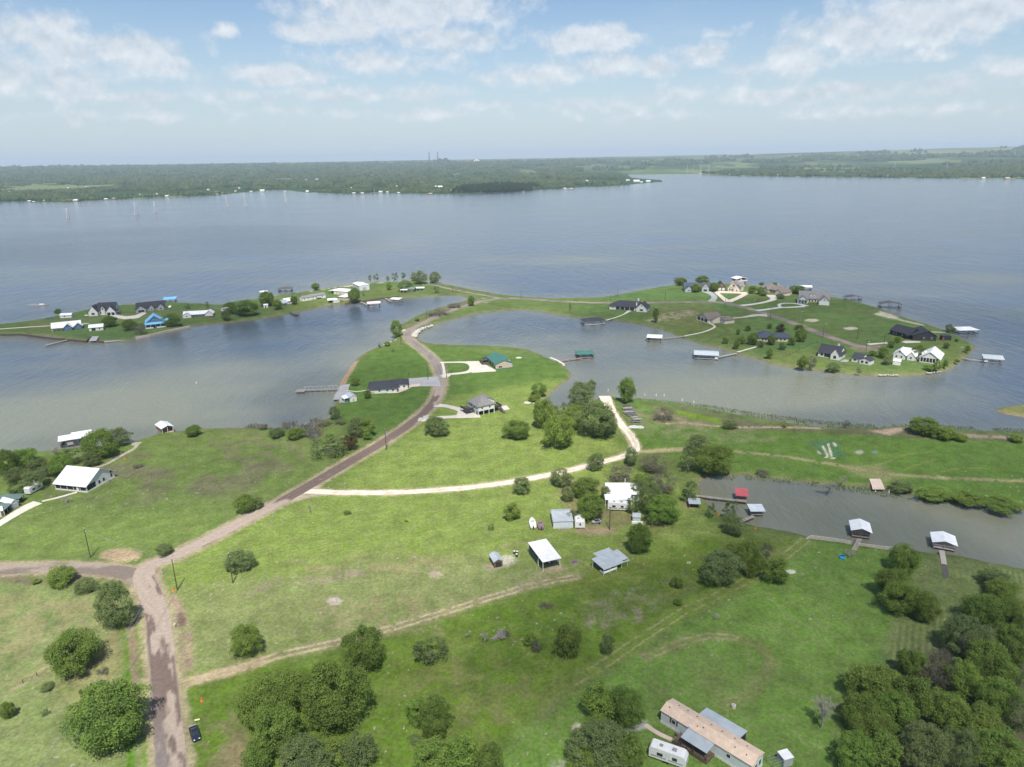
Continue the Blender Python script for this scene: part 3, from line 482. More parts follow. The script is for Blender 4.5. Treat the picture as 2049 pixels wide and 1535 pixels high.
# ================================================================ builders
class MB:
    def __init__(s): s.v = []; s.f = []
    def add(s, vs, fs):
        o = len(s.v); s.v += [tuple(p) for p in vs]; s.f += [tuple(i+o for i in f) for f in fs]; return s
    def box(s, x0, x1, y0, y1, z0, z1):
        return s.add([(x0, y0, z0), (x1, y0, z0), (x1, y1, z0), (x0, y1, z0), (x0, y0, z1), (x1, y0, z1), (x1, y1, z1), (x0, y1, z1)], [(3, 2, 1, 0), (4, 5, 6, 7), (0, 1, 5, 4), (1, 2, 6, 5), (2, 3, 7, 6), (3, 0, 4, 7)])
    def prism(s, poly, ax, a, b):
        n = len(poly)
        def P(p, t): return (t, p[0], p[1]) if ax == 'x' else (p[0], t, p[1]) if ax == 'y' else (p[0], p[1], t)
        vs = [P(p, a) for p in poly]+[P(p, b) for p in poly]
        return s.add(vs, [tuple(range(n))[::-1], tuple(range(n, 2*n))]+[(i, (i+1) % n, n+(i+1) % n, n+i) for i in range(n)])
    def tube(s, p, q, r, n=6, r2=None):
        p = Vector(p); q = Vector(q); d = (q-p).normalized(); a = d.orthogonal().normalized(); b = d.cross(a); r2 = r if r2 is None else r2
        vs = [p+(a*math.cos(6.2832*i/n)+b*math.sin(6.2832*i/n))*r for i in range(n)]+[q+(a*math.cos(6.2832*i/n)+b*math.sin(6.2832*i/n))*r2 for i in range(n)]
        return s.add(vs, [(i, (i+1) % n, n+(i+1) % n, n+i) for i in range(n)]+[tuple(range(n))[::-1], tuple(range(n, 2*n))])
    def loft(s, secs):
        """closed cross sections with equal point counts"""
        n = len(secs[0]); vs = [p for c in secs for p in c]; fs = [tuple(range(n))[::-1], tuple(range(n*(len(secs)-1), n*len(secs)))]
        for k in range(len(secs)-1): fs += [(k*n+i, k*n+(i+1) % n, (k+1)*n+(i+1) % n, (k+1)*n+i) for i in range(n)]
        return s.add(vs, fs)
    def build(s, name, m, parent=None, smooth=False):
        me = bpy.data.meshes.new(name); me.from_pydata(s.v, [], s.f); me.materials.append(m); me.update()
        import bmesh
        b = bmesh.new(); b.from_mesh(me); bmesh.ops.recalc_face_normals(b, faces=b.faces); b.to_mesh(me); b.free()
        if smooth: me.polygons.foreach_set('use_smooth', np.ones(len(me.polygons), bool))
        o = bpy.data.objects.new(name, me); COL.objects.link(o); o.parent = parent; return o
def metal(name, c, sc_=3.0, var=.10, rough=.5, spec=.4):
    """ribbed sheet metal: fine darker seams across the sheet"""
    if name in MATS: return MATS[name]
    m = mat(name, c, rough, var, .6, .0, 0, spec, detail=6, stretch=(1, 1, 1)); t = m.node_tree; ns = t.nodes; b = ns['Principled BSDF']
    co = ns.new('ShaderNodeTexCoord'); w = ns.new('ShaderNodeTexWave'); w.wave_type = 'BANDS'; w.bands_direction = 'DIAGONAL'; w.inputs['Scale'].default_value = sc_; t.links.new(co.outputs['Object'], w.inputs['Vector'])
    bp = ns.new('ShaderNodeBump'); bp.inputs['Strength'].default_value = .35; bp.inputs['Distance'].default_value = .03; t.links.new(w.outputs['Fac'], bp.inputs['Height']); t.links.new(bp.outputs[0], b.inputs['Normal']); return m
W_WHITE = mat('white_siding', (.60, .59, .57), .7, .08, .8); W_CREAM = mat('cream_brick', (.55, .49, .40), .85, .14, 2.5); W_TAN = mat('tan_wall', (.42, .36, .29), .85, .12, 1.5); W_GREY = mat('grey_siding', (.30, .32, .33), .8, .1, 1)
W_BLUE = mat('blue_siding', (.06, .13, .24), .7, .1, 1); W_BLACK = mat('charcoal_siding', (.035, .037, .042), .8, .2, 1); W_LTGR = mat('pale_grey_siding', (.50, .54, .53), .75, .08, 1); W_BROWN = mat('brown_boards', (.12, .085, .06), .9, .3, 2, stretch=(1, 1, .3))
R_BLACK = mat('charcoal_shingles', (.040, .043, .055), .9, .22, 1.2, detail=8); R_GREY = mat('grey_shingles', (.185, .18, .18), .9, .18, 1.2, detail=8); R_TAUPE = mat('weathered_brown_shingles', (.16, .14, .125), .9, .22, 1.1, detail=8); R_WHITE = metal('white_sheet_metal', (.66, .67, .68)); R_WHITE_LIFT = metal('lifted_white_sheet_metal', (.82, .83, .84)); R_PALE = metal('galvanised_sheet', (.36, .40, .43)); R_BLUE = metal('sky_blue_sheet_metal', (.16, .42, .66)); R_GREEN = metal('green_sheet_metal', (.045, .145, .115)); R_RED = metal('red_sheet_metal', (.47, .10, .11)); R_PEACH = mat('peach_shingles', (.56, .43, .33), .9, .12, .9, detail=8); R_DKBLUE = mat('dark_blue_shingles', (.055, .07, .10), .9, .2, 1.2)  # pond dock roofs: white sheet brightened in colour to offset the cloud shade
R_GRGREEN = metal('dull_green_sheet_metal', (.12, .19, .16)); R_RUST = metal('brown_sheet_metal', (.095, .082, .078))
GLASS = mat('dark_glass', (.02, .025, .03), .12, .2, 1, spec=.8); TRIM = mat('white_trim', (.62, .62, .60), .6, .06, 2); TRIMD = mat('dark_trim', (.05, .05, .05), .6, .2, 2); SCREEN = mat('dark_screen', (.025, .027, .03), .7, .3, 3)
WOOD = mat('weathered_planks', (.27, .24, .205), .9, .22, 1.6, stretch=(1, .3, 1)); WOODR = mat('reddish_planks', (.26, .15, .115), .9, .2, 1.6, stretch=(1, .3, 1)); WOODD = mat('dark_timber', (.085, .07, .06), .9, .3, 2); POSTM = mat('grey_timber_post', (.19, .165, .14), .9, .3, 3); POLEM = mat('creosote_pole', (.075, .058, .045), .9, .3, 2)
CONC = mat('pale_concrete', (.50, .465, .41), .9, .10, .35, detail=8); CONCP = mat('pinkish_concrete', (.52, .42, .36), .9, .10, .4, detail=8); CONCG = mat('grey_concrete', (.31, .31, .32), .9, .12, .4, detail=8); STONE = mat('white_rock', (.42, .40, .37), .9, .35, 1.5, .4); METALG = mat('grey_metal', (.30, .31, .32), .5, .15, 2, metal=.3); RUBBER = mat('black_rubber', (.015, .015, .015), .8, .2, 4)
STEELW = mat('white_enamel', (.64, .64, .63), .35, .05, 1, spec=.5); ORANGE = mat('orange_plastic', (.75, .17, .03), .5, .1, 3)
def empty(name, loc, rz=0.):
    o = bpy.data.objects.new(name, None); COL.objects.link(o); o.location = loc; o.rotation_euler = (0, 0, rz); o.empty_display_size = .5; return o
class Th:
    def __init__(s, name, label, cat, k, A, B, group=None, z=LAND, ln=None):
        a = G(*px(k, *A), z); b = G(*px(k, *B), z); s.L = math.dist(a, b); s.ang = math.atan2(b[1]-a[1], b[0]-a[0]); s.z = z
        s.root = empty(name, (a[0], a[1], z), s.ang); tag(s.root, label, cat, group); s.inv = s.root.matrix_basis.inverted() if False else None; s.a = a
        s.o = .45; s.wm = W_WHITE; s.rm = R_GREY; s.fm = TRIM
    def loc(s, k, x, y, z=None):
        """photo pixel on the ground -> local xy"""
        p = G(*px(k, x, y), s.z if z is None else z); dx, dy = p[0]-s.a[0], p[1]-s.a[1]; c_, s_ = math.cos(-s.ang), math.sin(-s.ang); return (dx*c_-dy*s_, dx*s_+dy*c_)
    def part(s, name, mb, m, parent=None, label=None):
        o = mb.build(name, m, parent or s.root)
        if label: o['label'] = label
        return o
    def bx(s, name, m, x0, x1, y0, y1, z0, z1, label=None, parent=None): return s.part(name, MB().box(min(x0, x1), max(x0, x1), min(y0, y1), max(y0, y1), z0, z1), m, parent, label)
    def gable(s, x0, x1, y0, y1, e, r, ax='x', wm=None, rm=None, o=None, z0=0., rx=None, walls=True, gm=None, th=.16):
        wm = wm or s.wm; rm = rm or s.rm; o = s.o if o is None else o
        lo, hi, a, b = (y0, y1, x0, x1) if ax == 'x' else (x0, x1, y0, y1); c = (lo+hi)/2 if rx is None else rx
        sl = r/(c-lo); sr_ = r/(hi-c); eps = .03
        if walls: s.part('wall', MB().prism([(lo, z0), (hi, z0), (hi, e-eps), (c, e+r-eps), (lo, e-eps)], ax, a, b), wm)
        T = [(lo-o, e-sl*o), (c, e+r), (hi+o, e-sr_*o)]; R = T+[(p[0], p[1]+th) for p in T[::-1]]
        return s.part('roof', MB().prism(R, ax, a-o*.7, b+o*.7), rm)
    def hip(s, x0, x1, y0, y1, e, r, wm=None, rm=None, o=None, z0=0., walls=True):
        wm = wm or s.wm; rm = rm or s.rm; o = s.o if o is None else o
        if walls: s.part('wall', MB().box(x0, x1, y0, y1, z0, e-.02), wm)
        X0, X1, Y0, Y1 = x0-o, x1+o, y0-o, y1+o; w = X1-X0; d = Y1-Y0; h = min(w, d)/2
        if w >= d: a, b = (X0+h, (Y0+Y1)/2), (X1-h, (Y0+Y1)/2)
        else: a, b = ((X0+X1)/2, Y0+h), ((X0+X1)/2, Y1-h)
        v = [(X0, Y0, e), (X1, Y0, e), (X1, Y1, e), (X0, Y1, e), (X0, Y0, e+.15), (X1, Y0, e+.15), (X1, Y1, e+.15), (X0, Y1, e+.15), (*a, e+r), (*b, e+r)]
        f = [(3, 2, 1, 0), (0, 1, 5, 4), (1, 2, 6, 5), (2, 3, 7, 6), (3, 0, 4, 7)]
        f += [(4, 5, 9, 8), (5, 6, 9), (6, 7, 8, 9), (7, 4, 8)] if w >= d else [(4, 5, 8), (5, 6, 9, 8), (6, 7, 9), (7, 4, 8, 9)]
        return s.part('roof', MB().add(v, f), rm)
    def slab(s, x0, x1, y0, y1, za, zb, ax='y', rm=None, th=.12, name='roof'):
        """lean-to sheet: height za at the low coordinate of axis ax, zb at the high one"""
        lo, hi, a, b = (y0, y1, x0, x1) if ax == 'y' else (x0, x1, y0, y1)
        return s.part(name, MB().prism([(lo, za), (hi, zb), (hi, zb+th), (lo, za+th)], 'x' if ax == 'y' else 'y', a, b), rm or s.rm)
    def win(s, f, t, pl, z, w=1.1, h=1.2, fm=None, name='window', pm=None, ft=.12):
        """window or door on a wall facing f (S N E W local), centred at t along the wall, wall plane pl"""
        fm = fm or s.fm; sg = -1 if f in 'SW' else 1; nm = MB(); pn = MB()
        def bxx(mb, a0, a1, d, z0, z1):
            p0, p1 = sorted((pl-sg*.02, pl+sg*d))
            mb.box(a0, a1, p0, p1, z0, z1) if f in 'SN' else mb.box(p0, p1, a0, a1, z0, z1)
        bxx(nm, t-w/2, t+w/2, .06, z-h/2, z+h/2); bxx(pn, t-w/2+ft, t+w/2-ft, .09, z-h/2+ft, z+h/2-ft)
        o = s.part(name, nm, fm); s.part('pane' if name == 'window' else 'panel', pn, pm or GLASS, o); return o
    def wins(s, f, ts, pl, z, w=1.1, h=1.2, **k):
        for t in ts: s.win(f, t, pl, z, w, h, **k)
    def garage(s, f, t, pl, w=4.8, h=2.3, m=None, fm=None): return s.win(f, t, pl, h/2+.03, w, h, fm=fm, name='garage_door', pm=m or TRIM)
    def door(s, f, t, pl, m=None): return s.win(f, t, pl, 1.08, 1.1, 2.1, name='door', pm=m or W_BROWN)
    def posts(s, pts, h, m=None, r=.09, z0=0., name='post'):
        for x, y in pts: s.part(name, MB().box(x-r, x+r, y-r, y+r, z0, h), m or TRIM)
    def chim(s, x, y, z0, z1, w=.9, m=None): s.bx('chimney', m or s.wm, x-w/2, x+w/2, y-w/2, y+w/2, z0, z1)
    def ramp(s, pts, w, z, m, name='walkway', pm=None, zb=-1.6, step=3.0, th=.16, piles=True):
        """boardwalk along local points, each pile its own part"""
        P = [Vector((p[0], p[1])) for p in pts]; mb = MB()
        for i in range(len(P)-1):
            d = (P[i+1]-P[i]); L = d.length; d.normalize(); n = Vector((-d.y, d.x))*w/2
            mb.add([(*(P[i]+n), z-th), (*(P[i]-n), z-th), (*(P[i+1]-n), z-th), (*(P[i+1]+n), z-th), (*(P[i]+n), z), (*(P[i]-n), z), (*(P[i+1]-n), z), (*(P[i+1]+n), z)], [(3, 2, 1, 0), (4, 5, 6, 7), (0, 1, 5, 4), (1, 2, 6, 5), (2, 3, 7, 6), (3, 0, 4, 7)])
            if piles:
                for q in range(1, int(L/step)+1):
                    for sg in (-1, 1):
                        c_ = P[i]+d*q*step+n*sg*.92; s.part('pile', MB().box(c_.x-.1, c_.x+.1, c_.y-.1, c_.y+.1, zb, z-th-.01), pm or POSTM)
        return s.part(name, mb, m)
def boathouse(label, k, A, B, dep, e, r, style, rm, walk=None, deck=WOOD, pm=None, wk=1.5, group='boat docks', ov=.5, wall=None, slip=True, zd=.9, name='boat_dock', wkz=None, extra=None, nx=3, rail=False):
    s = Th(name, label, 'boat dock', k, A, B, group, z=0.); L = s.L; s.rm = rm; pm = pm or POSTM
    d = MB()
    if slip: d.box(0, L, 0, 1.3, zd-.18, zd); d.box(0, 1.6, 1.3, dep, zd-.18, zd); d.box(L-1.1, L, 1.3, dep, zd-.18, zd)
    else: d.box(0, L, 0, dep, zd-.18, zd)
    s.part('deck', d, deck)
    xs = [.15+(L-.3)*i/(nx-1) for i in range(nx)]
    for x in xs:
        for y in (.15, dep-.15) if dep < 8 else (.15, dep/2, dep-.15):
            s.part('post', MB().box(x-.09, x+.09, y-.09, y+.09, -1.6, e+(.0 if style != 'shed' else r*y/dep)), pm)
    if style == 'gx': s.gable(0, L, 0, dep, e, r, 'x', walls=False, o=ov)
    elif style == 'gy': s.gable(0, L, 0, dep, e, r, 'y', walls=False, o=ov)
    elif style == 'hip': s.hip(0, L, 0, dep, e, r, walls=False, o=ov)
    elif style == 'shed': s.slab(-ov, L+ov, -ov, dep+ov, e-r*ov/dep, e+r+r*ov/dep, 'y')
    if rail:
        m = MB(); m.box(0, L, .02, .08, zd+.95, zd+1.03); m.box(0, .06, .1, dep, zd+.95, zd+1.03); s.part('railing', m, TRIM)
    if slip:
        b = MB(); X = 1.9+(L-3.2)/2; w = min(1.1, (L-3.4)/2)
        if w > .5: boat_hull(b, X, 1.9, min(dep-1.9, 6.0), w, zd-.1); s.part('boat_lift', MB().box(X-w-.2, X+w+.2, 2.2, 2.4, zd-.35, zd-.2).box(X-w-.2, X+w+.2, dep-2.4, dep-2.2, zd-.35, zd-.2), METALG)
    if walk:
        pts = [s.loc(kk, x, y, 1.32) for kk, x, y in walk]; s.ramp(pts, wk, 1.32, deck, step=3.2)
    if extra: extra(s)
    return s
def boat_hull(mb, x, y0, L, w, z):
    """open runabout hull pointing +y"""
    secs = []
    for t, ww, zz in ((0, .9, 0), (.25, 1, 0), (.6, .95, .03), (.85, .55, .14), (1, .06, .34)):
        y = y0+L*t; W = w*ww; secs.append([(x-W, y, z+.95+zz*.6), (x-W*.8, y, z+.35+zz), (x, y, z+zz), (x+W*.8, y, z+.35+zz), (x+W, y, z+.95+zz*.6), (x, y, z+.80+zz*.6)])
    mb.loft(secs)
_shz = [0]
def sheet(name, label, cat, polys, m, z=LAND+.04, kind='structure', th=0.):
    _shz[0] += 1; z = z+.013*(_shz[0] % 5)
    """flat paved patches: each polygon a thin slab on the ground"""
    mb = MB()
    for i, P in enumerate(polys):
        zz = z+i*.004; n = len(P); v = [(x, y, zz) for x, y in P]; tr = tessellate_polygon([[Vector(p) for p in v]]); mb.add(v+[(x, y, LAND-.15) for x, y in P], [tuple(q) for q in tr]+[(i_, (i_+1) % n, n+(i_+1) % n, n+i_) for i_ in range(n)])
    o = mb.build(name, m); tag(o, label, cat, kind=kind); return o
def way(pts, w):
    """polygon of a path of width w (or widths) along ground points"""
    P = smooth(pts, 1.0); T = np.gradient(P, axis=0); T /= np.linalg.norm(T, axis=1)[:, None]; Nn = np.stack([-T[:, 1], T[:, 0]], 1); ww = np.interp(np.linspace(0, 1, len(P)), np.linspace(0, 1, len(w)), w)[:, None]/2 if isinstance(w, (list, tuple)) else w/2
    return [tuple(p) for p in P+Nn*ww]+[tuple(p) for p in (P-Nn*ww)[::-1]]
# ================================================================ trees
def leafmat(name, c1, c2, tr=.38): return mat(name, c1, .75, .3, 3.2, spec=.12, col2=c2, detail=5, trans=tr, randv=.12)
FO = dict(D=leafmat('dark_leaves', (.125, .188, .042), (.215, .300, .066)), M=leafmat('mid_green_leaves', (.150, .222, .048), (.255, .345, .078)), B=leafmat('fresh_green_leaves', (.155, .240, .046), (.26, .37, .080)),
          O=leafmat('olive_leaves', (.135, .190, .066), (.235, .29, .115)), G=leafmat('grey_twigs_and_buds', (.135, .125, .095), (.19, .185, .135)), S=leafmat('pale_young_leaves', (.12, .17, .06), (.18, .23, .09)), R=leafmat('reddish_brown_leaves', (.085, .06, .035), (.12, .085, .04)), K=leafmat('reed_stems', (.14, .13, .09), (.21, .195, .13)))
BARK = mat('bark', (.10, .085, .07), .9, .3, 4); BARKG = mat('pale_grey_bark', (.27, .25, .22), .9, .25, 4)
def crown(seed, n, leaf, nl, rl, fill=.9, low=.06, gap=0., squash=1.):
    rg = np.random.default_rng(seed); C_ = []
    while len(C_) < nl:
        d = rg.normal(size=3); d /= np.linalg.norm(d); r = rg.uniform(.55, 1)**.5
        th = math.atan2(d[1], d[0]); wv = 1+.16*math.sin(2*th+seed)+.13*math.sin(3*th+seed*1.7+d[2]*2)+.10*math.sin(5*th+seed*.6)
        p = np.array([d[0]*(.5-rl*.8)*r*wv, d[1]*(.5-rl*.8)*r*wv, .5+d[2]*(.5-rl*.7)*r*(1+.12*math.sin(th*2+seed*2.3))])
        if all(np.linalg.norm(p-q) > rl*.55 for q, _ in C_) or rg.random() < .1: C_.append((p, rl*rg.uniform(.5, 1.25)))
    pos = []; nor = []
    k = n//nl
    for p, r in C_:
        d = rg.normal(size=(k, 3)); d /= np.linalg.norm(d, axis=1)[:, None]; d[:, 2] = np.where(d[:, 2] < -.5, -d[:, 2], d[:, 2])
        rr = r*(1-np.abs(rg.normal(size=(k, 1)))*.28+.12)+np.abs(rg.normal(size=(k, 1)))*.012; q = p+d*rr; 
        if gap: m = np.sin(q[:, 0]*31+seed)*np.sin(q[:, 1]*27+1)*np.sin(q[:, 2]*25+2) > -gap; q = q[m]; d = d[m]
        pos.append(q); nor.append(d)
    P = np.concatenate(pos); D = np.concatenate(nor)+rg.normal(size=(len(P), 3))*.62; m = (P[:, 2] > low) & (P[:, 2] < 1.03); P, D = P[m], D[m]; D /= np.linalg.norm(D, axis=1)[:, None]
    t = rg.normal(size=P.shape); a = np.cross(D, t); a /= np.linalg.norm(a, axis=1)[:, None]; b = np.cross(D, a)
    s_ = leaf*rg.uniform(.6, 1.35, (len(P), 1)); a = a*s_; b = b*s_*rg.uniform(.5, 1, (len(P), 1)); V = np.stack([P-a, P-b*.9, P+a, P+b], 1)
    return V.reshape(-1, 3)
def twigs(seed, h, spread, depth, r0, nsplit=3, lean=0, base=0.0, up=.5):
    rg = random.Random(seed); mb = MB()
    def br(p, d, L, r, k):
        q = p+d*L; mb.tube(p, q, r, 4 if k > 1 else 3, r*.68)
        if k == 0: return
        for i in range(nsplit+(1 if rg.random() < .4 else 0)):
            v = Vector((rg.gauss(0, 1), rg.gauss(0, 1), rg.gauss(0, .6))).normalized(); nd = (d*.9+v*spread+Vector((0, 0, up*.25))).normalized(); br(p+d*L*rg.uniform(.6, 1), nd, L*rg.uniform(.62, .85), r*.6, k-1)
    br(Vector((0, 0, base)), Vector((lean, 0, 1)).normalized(), h, r0, depth); return mb
def tmesh(name, V, m): return mesh_np(name, V, np.arange(len(V)), 4, m)
CR = {}
SP = dict(D=(13000, .019, 46, .150, .6), M=(12000, .019, 44, .145, .45), B=(11000, .019, 40, .145, .4), O=(10500, .0165, 46, .135, .4), G=(6000, .013, 40, .14, .35), S=(3200, .020, 30, .12, .35), R=(8000, .019, 36, .15, .35), K=(3000, .018, 26, .13, .3))
for ty, (n, lf, nl, rl, gp) in SP.items():
    CR[ty] = [tmesh('crown', crown(100*i+ord(ty), n, lf, nl, rl, gap=gp, low=.03), FO[ty]) for i in range(4 if ty in 'DMBO' else 2)]
BIG = {}
for ty, (n, lf, nl, rl, gp) in dict(D=(30000, .0118, 80, .118, .6), M=(28000, .0118, 76, .115, .45), B=(26000, .0118, 70, .115, .4), O=(26000, .0108, 80, .108, .4)).items():
    BIG[ty] = [tmesh('crown', crown(100*i+ord(ty)+7, n, lf, nl, rl, gap=gp, low=.03), FO[ty]) for i in range(3)]
TRK = []
for i in range(3):
    o = twigs(7+i, .26, .75, 3, .030, 3); me = bpy.data.meshes.new('trunk'); me.from_pydata(o.v, [], o.f); me.materials.append(BARK); TRK.append(me)
TRG = []
for i in range(2):
    o = twigs(17+i, .22, .8, 4, .022, 3); me = bpy.data.meshes.new('trunk'); me.from_pydata(o.v, [], o.f); me.materials.append(BARKG); TRG.append(me)
BAR = []
for i in range(2):
    o = twigs(31+i, .24, .85, 5, .024, 3, up=.7); me = bpy.data.meshes.new('branches'); me.from_pydata(o.v, [], o.f); me.materials.append(BARKG); BAR.append(me)
TW = dict(D='dense dark green tree', M='leafy mid green tree', B='fresh bright green tree', O='loose olive green tree', G='grey twiggy tree barely in leaf', S='thin sparse young tree', R='reddish brown leaved tree', X='bare grey leafless tree', K='patch of brown reeds',
          d='low dense dark green shrub', m='low mid green shrub', b='small bright green shrub', o='low olive green shrub', g='low grey twiggy shrub', s='tiny sparse shrub', x='bare leafless bush', k='low clump of dry brown brush')
_tn = [0]
def tree(k, cx, cy, w, h, ty, where, group=None, lean=0):
    u, v = px(k, cx, cy); kk = KS[k][2]; w = w/kk; h = h/kk; T = ty.upper(); low = ty.islower(); _tn[0] += 1; rg = random.Random(_tn[0]*7)
    hz_ = LAND+3.
    for _ in range(3):
        x, y = G(u, v, hz_); dz = CAMZ-hz_; dep = math.atan2(dz, math.hypot(x, y)); s_ = F/(y*FW.y+(hz_-CAMZ)*FW.z); W = w/s_; q = (h/s_)**2-(W*math.sin(dep))**2
        Hh = math.sqrt(max(q, 0))/math.cos(dep); Hh = max(Hh, (.22 if low else .62)*W); hz_ = LAND-.15+Hh*.52
    nm = 'shrub' if low else ('reed_patch' if T == 'K' else 'tree')
    r = empty(nm, (x, y, LAND-.05), rg.uniform(0, 6.28)); tag(r, TW[ty]+' '+where, 'shrub' if low else 'tree', group)
    if T == 'X':
        o = bpy.data.objects.new('branches', BAR[_tn[0] % 2]); COL.objects.link(o); o.parent = r; o.scale = (W*1.45, W*1.45, Hh*1.35); return
    cs = BIG[T] if (T in BIG and W > 7.5) else CR[T]; o = bpy.data.objects.new('crown', cs[_tn[0] % len(cs)]); COL.objects.link(o); o.parent = r; o.scale = (W*1.04*rg.uniform(.95, 1.05), W*1.04, Hh*1.02); o.rotation_euler = (0, 0, 0)
    tr = (TRG if T in 'GOS' else TRK); t_ = bpy.data.objects.new('trunk' if not low else 'stem', tr[_tn[0] % len(tr)]); COL.objects.link(t_); t_.parent = r; t_.scale = (W*.66, W*.66, Hh*.80)
KS['q'] = (400, 780, 4.454)
